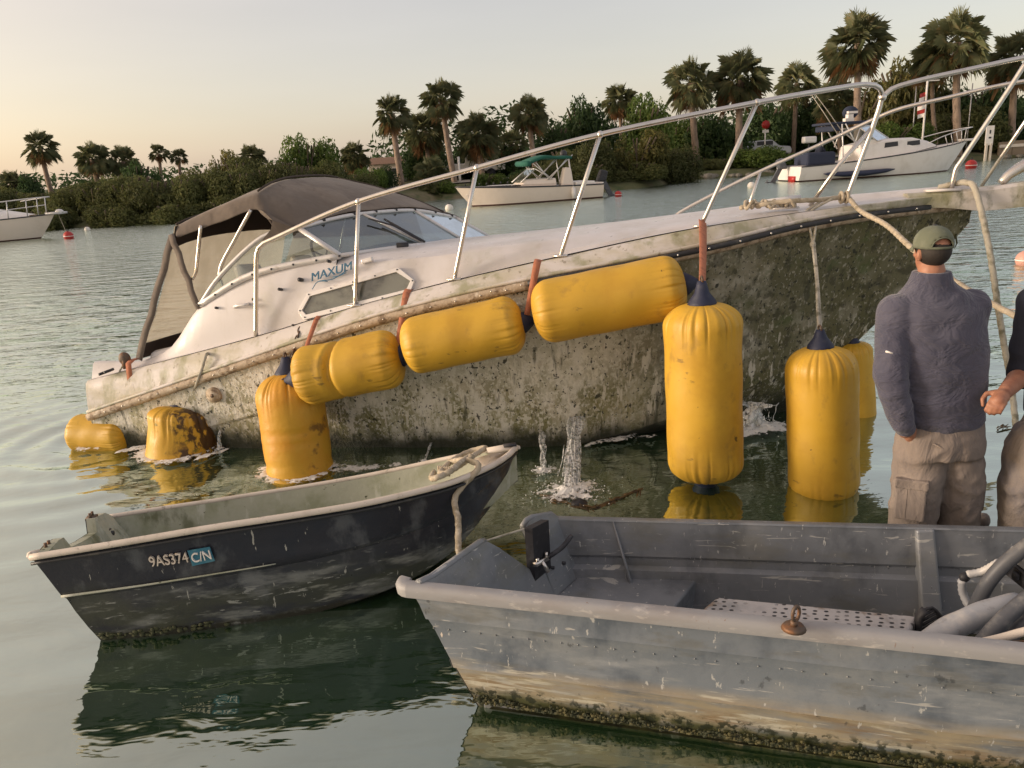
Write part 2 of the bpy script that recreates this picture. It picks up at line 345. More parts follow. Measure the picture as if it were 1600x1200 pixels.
m_grey = MAT('battered_aluminium', (.205, .22, .24), .5, metal=.25, layers=[
    ((.28, .285, .29), (2.2, 2.2, 5), .45, .7, {'amt': .8}), ((.105, .115, .13), (4, 4, 3), .5, .70, {'amt': .75}),
    ((.56, .55, .51), (5, 5, 50), .635, .66, {'amt': .7, 'dist': .7}), ((.55, .55, .52), (46, 46, 14), .66, .68, {'amt': .9}), ((.45, .44, .42), (70, 70, 6), .68, .70, {'amt': .8, 'dist': .5}),
    ((.16, .15, .10), (3, 3, 7), .46, .64, {'amt': .35}), ((.03, .03, .03), 34, .70, .735, {'amt': .8})], bumps=[(18, .2, .006), (3.5, .22, .03)], rough_var=.16)
m_greyhull = MAT('battered_aluminium_hull', (.185, .21, .24), .5, metal=.2, layers=[
    ((.26, .275, .285), (2.2, 2.2, 5), .48, .72, {'amt': .8}), ((.085, .105, .135), (4, 4, 3), .46, .66, {'amt': .85}), ((.13, .12, .085), (3, 3, 8), .54, .68, {'amt': .45}),
    ((.36, .30, .20), (2, 2, 12), .30, .55, {'z': (.26, .18), 'wob': .05, 'ws': 1.2, 'amt': .92}),
    ((.24, .165, .09), (3, 3, 22), .46, .62, {'z': (.25, .14), 'wob': .06, 'amt': .8}),
    ((.58, .55, .45), (4, 4, 34), .56, .66, {'z': (.30, .18), 'wob': .12, 'amt': .75}),
    ((.56, .55, .52), (36, 36, 14), .655, .70, {'amt': .75}), ((.56, .54, .50), (5, 5, 60), .645, .69, {'amt': .6, 'dist': .8}), ((.52, .51, .48), (60, 60, 9), .685, .73, {'amt': .6, 'dist': .5}), ((.33, .345, .36), (1.4, 1.4, 7), .52, .66, {'amt': .6}), ((.05, .055, .06), (9, 9, 7), .64, .68, {'amt': .6}),
    ((.055, .06, .018), (14, 14, 9), .25, .48, {'z': (.10, .055), 'wob': .07, 'ws': 7, 'amt': .96}),
    ((.02, .025, .012), 30, .50, .58, {'z': (.13, .08), 'wob': .08, 'ws': 9, 'amt': .9})], bumps=[(18, .2, .006), (3.5, .22, .03)], rough_var=.15)
m_greyrim = MAT('chalky_rim', (.29, .29, .295), .55, layers=[((.25, .235, .23), (3, 3, 9), .46, .68, {'amt': .8}), ((.52, .49, .46), (12, 12, 30), .55, .68, {'amt': .6}), ((.20, .11, .07), (50, 50, 6), .68, .73, {'amt': .7})], bumps=[(26, .2, .004)])
m_black = MAT('matt_black', (.018, .018, .022), .6, layers=[((.05, .05, .055), 14, .5, .7)])
m_hose = MAT('grey_hose', (.075, .08, .092), .5, layers=[((.16, .16, .16), (12, 12, 12), .5, .7)])
m_pipe = MAT('pale_pipe', (.34, .35, .37), .45, layers=[((.5, .48, .45), 8, .5, .7), ((.2, .2, .2), 14, .55, .7)])
m_white = MAT('white_paint', (.78, .74, .70), .4, layers=[((.60, .55, .49), 1.5, .45, .75, {'amt': .5})])
m_cream = MAT('cream_paint', (.76, .66, .57), .4, layers=[((.60, .52, .43), 1.2, .45, .75, {'amt': .5})])
m_dark = MAT('dark_trim', (.03, .03, .035), .5)
m_antif = MAT('antifouling', (.10, .045, .035), .7)
m_green = MAT('green_canvas', (.012, .10, .07), .85)
m_bluecan = MAT('blue_canvas', (.02, .028, .055), .85)
m_red = MAT('red_buoy', (.42, .025, .02), .45, layers=[((.30, .02, .02), 6, .5, .7)])
m_wbuoy = MAT('white_buoy', (.72, .68, .62), .5, layers=[((.45, .42, .33), 6, .5, .7)])
def FOAM():
    t = NT('foam'); d = t.n('ShaderNodeBsdfPrincipled'); d.inputs['Base Color'].default_value = (.80, .80, .78, 1); d.inputs['Roughness'].default_value = .55
    at = t.n('ShaderNodeAttribute'); at.attribute_name = 'fade'
    n1 = t.noise(26, 8, .72, 3, .4); vo = t.n('ShaderNodeTexVoronoi'); vo.inputs['Scale'].default_value = 34; t.l(t.tc.outputs['Object'], vo.inputs['Vector'])
    k = t.math('ADD', t.math('MULTIPLY', n1, 1.0), t.math('MULTIPLY', vo.outputs['Distance'], .22))
    f = t.rng(t.math('SUBTRACT', t.math('ADD', k, at.outputs['Fac']), 1.0), .02, .16)
    tr = t.n('ShaderNodeBsdfTransparent'); m = t.n('ShaderNodeMixShader'); t.l(f, m.inputs[0]); t.l(tr.outputs[0], m.inputs[1]); t.l(d.outputs[0], m.inputs[2]); t.l(m.outputs[0], t.out.inputs[0])
    bu = t.n('ShaderNodeBump'); bu.inputs['Strength'].default_value = .6; bu.inputs['Distance'].default_value = .012; t.l(k, bu.inputs['Height']); t.l(bu.outputs[0], d.inputs['Normal']); return t.m
m_foam = FOAM()
m_drop = MAT('spray', (.80, .81, .80), .3)

# ================================================================== SUNKEN CRUISER
PSI = R(-13); BO = Vector((-.5, 6.6, 0)); BA = Vector((math.cos(PSI), math.sin(PSI), 0)); BM_ = Vector((math.sin(PSI), -math.cos(PSI), 0))
HEEL = .05
def W(s, b, z, bn=None):
    """along keel, out to the near side, height; bn = near half-breadth the height was taken at"""
    if bn is not None: z = z-HEEL*(bn-b)
    return BO+BA*s+BM_*b+Vector((0, 0, z))
def BP(x, y, b): return atP(x, y, BO+BM_*b, BM_)
hs_ = [-2.8, -2, -1, 0, 1, 1.7, 2.2, 2.8, 3.3, 3.7, 4.03]
f_zr = hermite(hs_, [.27, .51, .81, 1.09, 1.28, 1.375, 1.44, 1.53, 1.57, 1.585, 1.60])
f_br = hermite(hs_, [1.19, 1.22, 1.25, 1.25, 1.19, 1.05, .87, .58, .33, .16, .03])
f_zc = hermite(hs_, [-.8, -.62, -.42, -.2, .0, .14, .27, .5, .85, 1.2, 1.52])
f_bc = hermite(hs_, [1.0, 1.03, 1.06, 1.04, .95, .75, .55, .30, .13, .06, .01])
f_zk = hermite(hs_, [-1.2, -1.0, -.85, -.7, -.5, -.36, -.22, -.02, .56, 1.02, 1.46])
ds_ = [-2.8, -1.23, -.38, .39, 1.14, 2.1, 2.88, 3.88, 4.05]
f_zd = hermite(ds_, [.565, .916, 1.134, 1.305, 1.438, 1.58, 1.635, 1.682, 1.69])
f_bd = hermite(ds_, [1.15, 1.13, 1.13, 1.11, 1.0, .80, .49, .14, .04])
ts_ = [-2.35, -2.1, -1.72, -1.24, -.52, .06, .73, 1.43, 2.13, 2.7, 4.05]
f_zt = hermite(ts_, [.70, .79, 1.155, 1.36, 1.487, 1.498, 1.533, 1.575, 1.625, 1.66, 1.70])
f_bt = hermite(ts_, [1.02, 1.01, 1.0, .98, .95, .92, .85, .62, .40, .22, .02])
cru = thing('motor_cruiser', 'white half sunken motor cruiser with fouled hull, bow raised and taupe canopy', 'boat', W(0, 0, 0))
SS = [-2.8+6.83*i/60 for i in range(61)]
def hull_side(s, sg):
    zr, br, zc, bc, zk = f_zr(s), f_br(s), f_zc(s), f_bc(s), f_zk(s)
    pw = 1+max(0, min(1, (s-.8)/1.6))*.55
    row = []
    for t in [1, .86, .74, .66, .64, .52, .4, .28, .14, 0]:
        b = bc+(br-bc)*(t**pw); z = zc+(zr-zc)*t
        b += .018*math.sin(math.pi*t)
        if t <= .64: b -= .02*min(1, max(0, (3.4-s)))       # the moulded knuckle under the rail
        row.append((b, z))
    row += [(bc*.97, zc-.03*(1 if s < 3 else .3)), (bc*.5, zk+(zc-zk)*.45), (0, zk)]
    return [W(s, sg*b, z, br) for b, z in row]
mb = MB(); mb.grid([hull_side(s, 1) for s in SS]); mb.grid([hull_side(s, -1) for s in SS])
q = hull_side(-2.8, 1)+hull_side(-2.8, -1)[::-1][1:]
mb.add(q, [tuple(range(len(q)))])
hull = mb.build('hull', m_hull, cru, auto=35)
# topsides above the rub rail, and transom top
def top_side(s, sg):
    zr, br, zd, bd = f_zr(s), f_br(s), f_zd(s), f_bd(s)
    return [W(s, sg*(br+(bd-br)*u+.012*math.sin(math.pi*u)), zr+(zd-zr)*u, br) for u in (0, .35, .7, .93)]+[W(s, sg*(bd-.02), zd, br)]
mb = MB(); mb.grid([top_side(s, 1) for s in SS]); mb.grid([top_side(s, -1) for s in SS])
q = top_side(-2.8, 1)+top_side(-2.8, -1)[::-1]; mb.add(q, [tuple(range(len(q)))])
mb.build('topsides', m_top, cru, auto=40)
# foredeck and cabin trunk
def deck_row(s):
    zd, bd, zt, bt = f_zd(s), f_bd(s), f_zt(s), f_bt(s)
    bl = max(bt+.005, bd-.07); k = [(bd-.02, zd), (bl, zd+.004), (bl-.012*(bl > .1), zd+(zt-zd)*.25), (bt+(bl-bt)*.25, zd+(zt-zd)*.85), (bt*.93, zt), (bt*.6, zt+.028), (bt*.25, zt+.04)]
    return [W(s, b, z, bd) for b, z in k]+[W(s, 0, zt+.043, bd)]+[W(s, -b, z, bd) for b, z in k[::-1]]
mb = MB(); mb.grid([deck_row(-.55+4.6*i/50) for i in range(51)])
q = deck_row(-.55); mb.add(q, [tuple(range(len(q)))])
mb.build('foredeck', m_gel, cru, auto=35)
# cockpit coamings and sole
def coam(s, sg):
    zd, bd, zt, bt = f_zd(s), f_bd(s), max(f_zt(s), f_zd(s)+.03), f_bt(s)
    bl = bd-.07
    zf = .10+(s+2.8)*.26
    k = [(bd-.02, zd), (bl, zd+.004), (bl-.012, zd+(zt-zd)*.25), (bt+(bl-bt)*.2, zd+(zt-zd)*.88), (bt-.012, zt), (bt-.07, zt-.005), (bt-.09, zt-.05), (bt-.13, zf), (0, zf)]
    return [W(s, sg*b, z, bd) for b, z in k]
CS = [-2.8+2.25*i/30 for i in range(31)]
mb = MB(); mb.grid([coam(s, 1) for s in CS]); mb.grid([coam(s, -1) for s in CS])
mb.build('cockpit_coaming', m_gel, cru, auto=40)
mb = MB(); mb.hexa([W(-2.79, 1.0, .3, 1), W(-2.79, -1.0, .3, 1), W(-2.55, -.95, .3, 1), W(-2.55, .95, .3, 1)], [W(-2.78, 1.06, .60, 1), W(-2.78, -1.06, .60, 1), W(-2.45, -.98, .66, 1), W(-2.45, .98, .66, 1)])
bevel(mb.build('transom_seat', m_gel, cru, smooth=False), .03)
mb = MB(); mb.hexa([W(-2.3, 1.02, .62, 1), W(-2.3, .2, .6, 1), W(-1.95, .2, .6, 1), W(-1.95, 1.0, .72, 1)], [W(-2.28, 1.0, .77, 1), W(-2.28, .2, .74, 1), W(-1.8, .2, .80, 1), W(-1.8, .98, .86, 1)])
bevel(mb.build('engine_cover', m_gel, cru, smooth=False), .04)
for b in (.5, -.45):                                              # helm and mate seats behind the windscreen
    mb = MB(); mb.hexa([W(-1.5, b+.22, .75, 1), W(-1.5, b-.22, .75, 1), W(-1.05, b-.22, .85, 1), W(-1.05, b+.22, .85, 1)], [W(-1.5, b+.22, 1.02, 1), W(-1.5, b-.22, 1.0, 1), W(-1.05, b-.22, 1.1, 1), W(-1.05, b+.22, 1.12, 1)])
    mb.hexa([W(-1.52, b+.2, 1.0, 1), W(-1.52, b-.2, 1.0, 1), W(-1.40, b-.2, 1.0, 1), W(-1.40, b+.2, 1.0, 1)], [W(-1.62, b+.17, 1.42, 1), W(-1.62, b-.17, 1.40, 1), W(-1.54, b-.17, 1.42, 1), W(-1.54, b+.17, 1.44, 1)])
    bevel(mb.build('seat', m_white, cru, smooth=False), .05, 3)
c = W(-.88, .45, 1.45, 1); ring = [c+BM_*(.17*math.cos(t))+(Vector((0, 0, 1))*.15-BA*.08)*math.sin(t) for t in [2*math.pi*k/24 for k in range(25)]]
mb = MB(); mb.tube(ring, .012, 6, cap=False); mb.tube([c, c+BA*.22-Vector((0, 0, .05))], .02)
for t in (.5, 2.6, 4.7): mb.tube([c, c+BM_*(.17*math.cos(t))+(Vector((0, 0, 1))*.15-BA*.08)*math.sin(t)], .008, 6)
mb.build('steering_wheel', m_dark, cru)
mb = MB(); mb.hexa([W(-.62, .9, 1.2, 1), W(-.62, -.9, 1.2, 1), W(-.1, -.85, 1.2, 1), W(-.1, .85, 1.2, 1)], [W(-.7, .86, 1.44, 1), W(-.7, -.86, 1.40, 1), W(-.1, -.8, 1.45, 1), W(-.1, .8, 1.47, 1)])
mb.build('dashboard', m_gel, cru, smooth=False)
# rub rail
def railp(s, sg, o=0, dz=0): return W(s, sg*(f_br(s)+o), f_zr(s)+dz, f_br(s))
for sg in (1, -1):
    mb = MB(); mb.tube([railp(s, sg, .012) for s in SS], .03, 8, flat=1.15)
    rr_ = mb.build('rub_rail', m_rail, cru)
    mb = MB(); mb.tube([railp(s, sg, .012, .045) for s in SS], .014, 6); mb.build('rail_lip', m_top, rr_)
    mb = MB(); mb.tube([railp(.95+2.75*i/36, sg, .032, .012) for i in range(37)], .02, 8); ins = mb.build('rail_insert', m_blackrub, rr_)
    if sg == 1:
        mb = MB()
        for i in range(15): mb.ell(railp(.7+2.9*i/14, 1, .052, .013), (.008,)*3, 6, 4)
        for i in range(20): mb.ell(railp(-2.6+3.4*i/19, 1, .043, .0), (.007,)*3, 6, 4)
        mb.build('screws', m_ss, rr_, kind='stuff')
# bow platform and anchor roller
def plat(s, dz, w):
    return [W(s, w, dz), W(s, w, dz)]
mb = MB()
rows = []
for s, w, zt_, zb in [(3.55, .20, 1.70, 1.60), (3.8, .20, 1.705, 1.59), (4.05, .19, 1.715, 1.555), (4.35, .18, 1.745, 1.575), (4.75, .16, 1.785, 1.64), (4.95, .10, 1.80, 1.68)]:
    rows.append([W(s, w, zb), W(s, w+.01, zt_-.02), W(s, w-.02, zt_), W(s, -w+.02, zt_-.02), W(s, -w, zt_-.04), W(s, -w, zb-.02)])
mb.grid(rows, closed=True); mb.add(rows[-1], [tuple(range(6))]); mb.add(rows[0], [tuple(range(6))])
plt = mb.build('bow_platform', m_top, cru, auto=30)
mb = MB(); mb.tube(catmull([W(4.2, .03, 1.73), W(4.26, .03, 1.80), W(4.42, .02, 1.88), W(4.7, .02, 1.92)], .03), [.03+.002*i for i in range(len(catmull([W(4.2, .03, 1.73), W(4.26, .03, 1.80), W(4.42, .02, 1.88), W(4.7, .02, 1.92)], .03)))], 10)
mb.build('anchor', m_ss, plt)
# rails
TR = .0165
def pipe(mb, pts, r=TR, st=.05): mb.tube(catmull(pts, st), r, 10)
near = [W(-1.226, 1.1, .92), W(-1.16, 1.1, 1.30), W(-1.115, 1.1, 1.54), W(-1.06, 1.1, 1.605), W(-.95, 1.1, 1.65), W(-.264, 1.1, 1.88), W(.61, 1.08, 2.061), W(1.442, 1.0, 2.225), W(2.447, .75, 2.365), W(3.0, .49, 2.432), W(3.18, .40, 2.445), W(3.27, .36, 2.42), W(3.295, .33, 2.345), W(3.25, .32, 2.15), W(3.108, .3, 1.66)]
br_ = MB(); pipe(br_, near, TR+.001); rail_n = br_.build('bow_rail', m_ss, cru)
for tp, ft in [((-.264, 1.1, 1.88), (-.381, 1.1, 1.137)), ((.61, 1.08, 2.061), (.389, 1.08, 1.306)), ((1.442, 1.0, 2.225), (1.142, .985, 1.435)), ((2.447, .75, 2.365), (2.096, .76, 1.58))]:
    q = MB(); T, F_ = W(*tp), W(*ft); q.tube([T, T.lerp(F_, .5), T.lerp(F_, .9), F_+BM_*.0], TR*.92, 10)
    q.ell(T, (.024, .024, .024), 8, 6); q.box(F_+Vector((0, 0, .004)), (.1, .05, .012), (BA, BM_, Vector((0, 0, 1))))
    q.build('stanchion', m_ss, cru)
q = MB(); q.tube([W(3.255, .32, 2.17), W(3.05, .33, 1.93), W(2.863, .36, 1.655)], TR*.92, 10); q.build('stanchion', m_ss, cru)
q = MB(); pipe(q, [W(3.295, .33, 2.34), W(3.36, .31, 2.41), W(3.55, .30, 2.455), W(3.85, .27, 2.50), W(4.22, .2, 2.555), W(4.7, .14, 2.60), W(4.95, 0, 2.61), W(4.7, -.16, 2.59)]); q.ell(W(3.30, .33, 2.36), (.03,)*3, 10, 6); q.build('pulpit_rail', m_ss, cru)
q = MB(); pipe(q, [W(4.225, .19, 2.55), W(4.10, .17, 2.30), W(3.90, .14, 1.92), W(3.862, .13, 1.84), W(3.853, .12, 1.70)]); q.build('stanchion', m_ss, cru)
fr = [BP(1043, 348, -.78), BP(1062, 332, -.78), BP(1110, 306, -.76), BP(1187, 268, -.72), BP(1290, 222, -.64), BP(1345, 196, -.58), BP(1400, 172, -.5), BP(1470, 155, -.42), BP(1600, 127, -.28), W(4.95, -.1, 2.43)]
q = MB(); pipe(q, fr, TR*.9); q.build('bow_rail', m_ss, cru)
q = MB(); q.tube([BP(1188, 268, -.72), BP(1160, 352, -.72)], TR*.85, 8); q.build('stanchion', m_ss, cru)
q = MB(); q.tube([W(4.7, -.16, 2.59), W(4.55, -.2, 2.43), W(4.15, -.2, 1.7)], TR*.85, 8); q.build('stanchion', m_ss, cru)
# bow cleat
q = MB(); c = W(2.68, .42, 1.655)
q.tube([c+BA*.11+Vector((0, 0, .065)), c-BA*.12+Vector((0, 0, .05))], [.022, .016], 10)
for k in (-.045, .045): q.tube([c+BA*k, c+BA*k+Vector((0, 0, .06))], .018, 8)
q.box(c, (.2, .06, .014), (BA, BM_, Vector((0, 0, 1)))); q.build('bow_cleat', m_alu, cru)
q = MB(); q.box(W(3.78, .16, 1.712), (.22, .1, .014), (BA, BM_, Vector((0, 0, 1)))); q.build('rail_base_pad', m_white, cru)
# windscreen: bottom edge, top edge, panes
WB = [W(-.52, .95, 1.489), W(-.25, .6, 1.492), W(-.05, .35, 1.488), W(.06, -.35, 1.44), W(.215, -.87, 1.39)]
WT = [W(-.873, .86, 1.695), W(-.72, .6, 1.735), W(-.564, .35, 1.75), W(-.31, -.2, 1.725), W(-.10, -.72, 1.615)]
ws = thing  # (panes are children of the frame)
q = MB()
for L_ in (WB, WT): q.tube(catmull(L_, .08), .016, 8)
q.tube([WB[0], WT[0]], .026, 8, flat=.7); q.tube([WB[2], WT[2]], .016, 8, flat=.8); q.tube([WB[3], WT[3]], .02, 8, flat=.8); q.tube([WB[4], WT[4]], .014, 8)
AFT = W(-1.73, 1.0, 1.15)
sb = [AFT, W(-1.236, .985, 1.375), WB[0]]; arc = [AFT, W(-1.52, .975, 1.375), W(-1.16, .91, 1.645), WT[0]]
q.tube(catmull(sb, .08), .020, 8, flat=1.3); q.tube(catmull(arc, .06), .018, 8)
wsf = q.build('windscreen_frame', m_alu, cru)
def pane(P, name='pane', mat=m_glass): return mk(name, P, [tuple(range(len(P)))], mat, wsf, smooth=False)
pane([WB[0], WB[1], WB[2], WT[2], WT[1], WT[0]]); pane([WB[2], WB[3], WT[3], WT[2]]); pane([WB[3], WB[4], WT[4], WT[3]])
pane([AFT]+catmull(sb, .2)[1:]+catmull(arc, .12)[::-1][:-1], mat=m_sideglass)
q = MB(); q.tube([WB[1].lerp(WB[2], .9)+Vector((0, -.02, .03)), WB[2].lerp(WT[2], .5)+Vector((0, -.02, .03)), WB[1].lerp(WT[2], .75)+Vector((0, -.02, .03))], .007, 6); q.box(WB[1].lerp(WB[2], .35)+Vector((0, -.03, .01)), (.09, .06, .05)); q.build('wiper', m_dark, cru)
q = MB(); q.tube([WB[2]+Vector((0, -.02, .02)), WB[2].lerp(WT[2], .7)+Vector((.03, -.02, .03))], .009, 6); q.build('wiper', m_dark, cru)
q = MB()
for L_ in (sb,):
    for i, p in enumerate(catmull(L_, .16)): q.ell(p+BM_*.022, (.009,)*3, 6, 4)
q.build('screws', m_dark, wsf, kind='stuff')
# canopy
def midb(b): return W(-1.16, b, 2.07-.095*abs(b/.87)**3-.012*(.87-b)/.87)
def rearb(b): return W(-1.86-.03*abs(b)**2, b, 1.84-.085*abs(b/.93)**3-.03*(.93-b)/.93)
bs = [.9-1.8*i/16 for i in range(17)]
fe = catmull([p+Vector((0, 0, .022)) for p in [W(-1.02, .90, 1.66)]+WT+[W(-.09, -.86, 1.57)]], .1)
def along(L_, t):
    x = t*(len(L_)-1); i = min(int(x), len(L_)-2); return L_[i].lerp(L_[i+1], x-i)
rows = []
for i in range(9):
    u = i/8; rows.append([rearb(b).lerp(midb(b*.97), u)+Vector((0, 0, .05*math.sin(math.pi*u)*(.4-.9*(1-abs(b))))) for b in bs])
for i in range(1, 11):
    u = i/10; r_ = []
    for k, b in enumerate(bs):
        P = midb(b*.97).lerp(along(fe, k/16), u); P.z += .045*math.sin(math.pi*u)*(1-.3*abs(b)); r_.append(P)
    rows.append(r_)
val = []
for i, r_ in enumerate(rows):
    d = .12 if 1 < i < 10 else (.11 if i <= 1 else .13*(1-(i-9)/9.5))
    val.append([r_[0]+BM_*.045-Vector((0, 0, d)), r_[0]+BM_*.035-Vector((0, 0, d*.5)), r_[0]+BM_*.012-Vector((0, 0, .012))])
rows2 = [v_+r_+[r_[-1]-BM_*.03-Vector((0, 0, .10))] for v_, r_ in zip(val, rows)]
mb = MB(); mb.grid(rows2)
for k in range(len(mb.v)):
    p = mb.v[k]; mb.v[k] = p+Vector((0, 0, .012*mnoise.noise(p*4.5)+.006*mnoise.noise(p*11)))
can = solid(mb.build('canopy', m_canvas, cru, auto=50), .006)
sub = can.modifiers.new('sub', 'SUBSURF'); sub.levels = 1; sub.render_levels = 1
# side gusset between the hoop and the windscreen
g = [rows2[8][0], W(-1.10, .95, 1.84), W(-1.03, .952, 1.77), W(-1.06, .945, 1.70), W(-1.15, .945, 1.62), W(-1.0, .925, 1.645), WT[0]+BM_*.03, rows2[13][0], rows2[10][0]]
solid(mk('gusset', g, [tuple(range(len(g)))], m_canvas, can, smooth=False), .006)
q = MB(); q.tube([midb(b*.97)+Vector((0, 0, .012)) for b in bs], .009, 6); q.tube([rearb(b)+Vector((0, 0, .008)) for b in bs], .010, 6)
q.tube([r_[13]+Vector((0, 0, .008)) for r_ in rows[8:]], .007, 6); q.build('seam', m_seam, can)
q = MB()
for k in range(1, 9): P = along(fe, k/9.2); q.box(P+Vector((.0, -.015, -.012)), (.03, .012, .02))
q.build('fastener_tabs', m_dark, can, kind='stuff')
q = MB()
def ribbon(mb, P, Q, w, n):
    P, Q = Vector(P), Vector(Q); d = (Q-P).normalized(); s_ = d.cross(Vector(n)).normalized()*w/2; m = 8; A = []; B = []
    for i in range(m+1):
        p = P.lerp(Q, i/m)+Vector(n)*(.012*math.sin(i*2.2)); A.append(p-s_); B.append(p+s_)
    mb.grid([A, B])
ribbon(q, W(-1.90, .965, 1.70), W(-1.745, 1.01, 1.12), .05, BM_); ribbon(q, W(-1.90, .955, 1.68), W(-2.34, 1.06, .72), .055, BM_)
solid(q.build('curtain_border', m_canvas, can), .01)
# aft curtain seen from inside, and the far side curtain
A_ = []; 
for i in range(9):
    u = i/8; A_.append([rearb(.93-1.8*k/10).lerp(W(-2.36, 1.04-2.0*k/10, .72-.012*k), u)+BA*(.05*math.sin(math.pi*u))+Vector((0, 0, 0)) for k in range(11)])
mb = MB(); mb.grid(A_); mb.build('aft_curtain', m_vinyl, can)
fe_ = [r_[-1] for r_ in rows2]
mb = MB(); mb.grid([[W(-2.36+1.6*k/18, -1.0, .60+.027*k) for k in range(19)], [Vector((p.x, p.y, min(p.z, 1.47-.0*k))) for k, p in enumerate(fe_)]]); mb.build('side_curtain', m_vinyl, can)
mb = MB(); mb.grid([[p+Vector((0, 0, .01)) for p in fe_], [Vector((p.x, p.y+.01, min(p.z, 1.46))) for p in fe_]]); mb.build('side_valance', m_dkcanvas, can)
mb = MB(); mb.grid([[A_[0][k]+BA*.01 for k in range(11)], [A_[1][k].lerp(A_[2][k], .3)+BA*.012 for k in range(11)]]); mb.build('aft_valance', m_dkcanvas, can)
mb = MB(); mb.grid([[A_[8][k]+BA*.012 for k in range(0, 7)], [A_[7][k]+BA*.012 for k in range(0, 7)]]); mb.build('curtain_hem', m_dkcanvas, can)
for P in ([BP(314, 352, .95), BP(309, 400, .95), BP(306, 425, .96), BP(300, 436, .97)], [BP(392, 328, .93), BP(368, 372, .94), BP(344, 420, .95), BP(349, 452, .96), BP(362, 480, .96)]):
    q = MB(); pipe(q, P, .014, .03); q.build('canopy_strut', m_ss, cru)
for bb in (-.88,):
    q = MB(); q.tube([midb(bb*.97), W(-1.5, bb-.06, 1.0)], .013, 8); q.build('canopy_strut', m_ss, cru)
# side window set in the trunk
pa, pb, pc = W(-.45, 1.062, 1.13), W(.4, 1.04, 1.31), W(-.5, .975, 1.47)
TN = (pb-pa).cross(pc-pa).normalized(); TN = TN if TN.dot(BM_) > 0 else -TN
def trunkp(x, y, o=.0): return atP(x, y, pa+TN*o, TN)
outer = [(465, 486), (480.5, 457), (621.5, 417.5), (647.6, 438), (640, 459), (474, 500)]
cx = sum(p[0] for p in outer)/6; cy = sum(p[1] for p in outer)/6
inner = [(472, 485), (484, 463), (619, 425), (641, 439), (635, 452), (478, 491.5)]
OO = [trunkp(*p, .03) for p in outer]; II = [trunkp(*p, .03) for p in inner]
q = MB(); n6 = 6
q.add([p-TN*.05 for p in OO]+OO+II+[p-TN*.05 for p in II], [(a_*6+k, a_*6+(k+1) % 6, (a_+1)*6+(k+1) % 6, (a_+1)*6+k) for a_ in range(3) for k in range(6)])
q.tube([trunkp(551, 446, .032), trunkp(558, 470, .032)], .008, 6)
swf = bevel(q.build('side_window', m_alu, cru, smooth=False), .003)
m1 = trunkp(553, 443.5, .012); m2 = trunkp(560, 471, .012); I2 = [trunkp(*p, .012) for p in inner]
mk('pane', [I2[0], I2[1], m1, m2, I2[5]], [(0, 1, 2, 3, 4)], m_dkglass, swf, smooth=False); mk('pane', [m1, I2[2], I2[3], I2[4], m2], [(0, 1, 2, 3, 4)], m_dkglass, swf, smooth=False)
q = MB()
for k in range(6):
    for u in ((0, .25, .5, .75) if k in (1, 4) else (0,)):
        a_, b_ = outer[k], outer[(k+1) % 6]; i_, j_ = inner[k], inner[(k+1) % 6]
        q.ell(trunkp(*[(a_[t]+(b_[t]-a_[t])*u+i_[t]+(j_[t]-i_[t])*u)/2 for t in (0, 1)], .032), (.006,)*3, 6, 4)
q.build('screws', m_dark, swf, kind='stuff')
# name on the cabin side, swoosh, vent, handle, small fittings
o1, o2 = trunkp(486, 440, .03), trunkp(540, 424, .03); lx = (o2-o1).normalized()
text_mesh('name_lettering', 'MAXUM', .085, m_blue, cru, o1, lx, Vector((0, 0, 1)), shear=.35, depth=.006, squeeze=1.12)
q = MB()
for P in ([(488, 452), (497, 440), (520, 436), (543, 422)], [(497, 440), (505, 439), (512, 440)], [(520, 433), (530, 431), (541, 426)]): q.tube(catmull([trunkp(*p, .031) for p in P], .02), .0035, 5)
q.build('name_swoosh', m_blue, cru)
for (x, y, r) in [(468.5, 437, .016), (437, 452, .012), (396, 468, .010), (338, 481, .010), (513, 408, .012), (458, 508, .008)]:
    q = MB(); P = trunkp(x, y, .03) if x > 430 else BP(x, y, 1.03); q.tube([P-TN*.03, P+TN*.012], r, 8); q.build('fitting', m_dark, cru)
q = MB(); P = trunkp(574, 407, .0); q.box(P, (.09, .03, .035), (lx, TN, lx.cross(TN))); bevel(q.build('vent', m_alu, cru, smooth=False), .006)
q = MB(); pipe(q, [BP(366, 480, 1.02), BP(369, 478, 1.07), BP(378, 477, 1.075), BP(386, 476, 1.07), BP(388, 475, 1.02)], .012, .02); q.build('grab_handle', m_alu, cru)
# round hull fitting aft, line holes
c = BP(336, 616, 1.215); q = MB(); q.tube([c-BM_*.05, c+BM_*.03], .062, 20); q.tube([c+BM_*.028, c+BM_*.040], .050, 16); q.build('exhaust_fitting', m_rail, cru); 
q = MB(); q.tube([c+BM_*.03, c+BM_*.044], .016, 10); q.build('fitting', m_chain, cru)
for (x, y) in [(343, 578), (158, 584), (166, 581), (340, 594)]:
    P = BP(x, y, 1.2); q = MB(); q.tube([P-BM_*.08, P+BM_*.02], .012, 8); q.build('fitting', m_dark, cru)
# stern cleat post and ring
c = BP(196, 566, 1.12); q = MB(); q.tube([c-Vector((0, 0, .05)), c+Vector((0, 0, .05))], .03, 10); q.ell(c+Vector((0, 0, .03)), (.05, .03, .055), 12, 8); q.build('stern_ring', m_chain, cru)
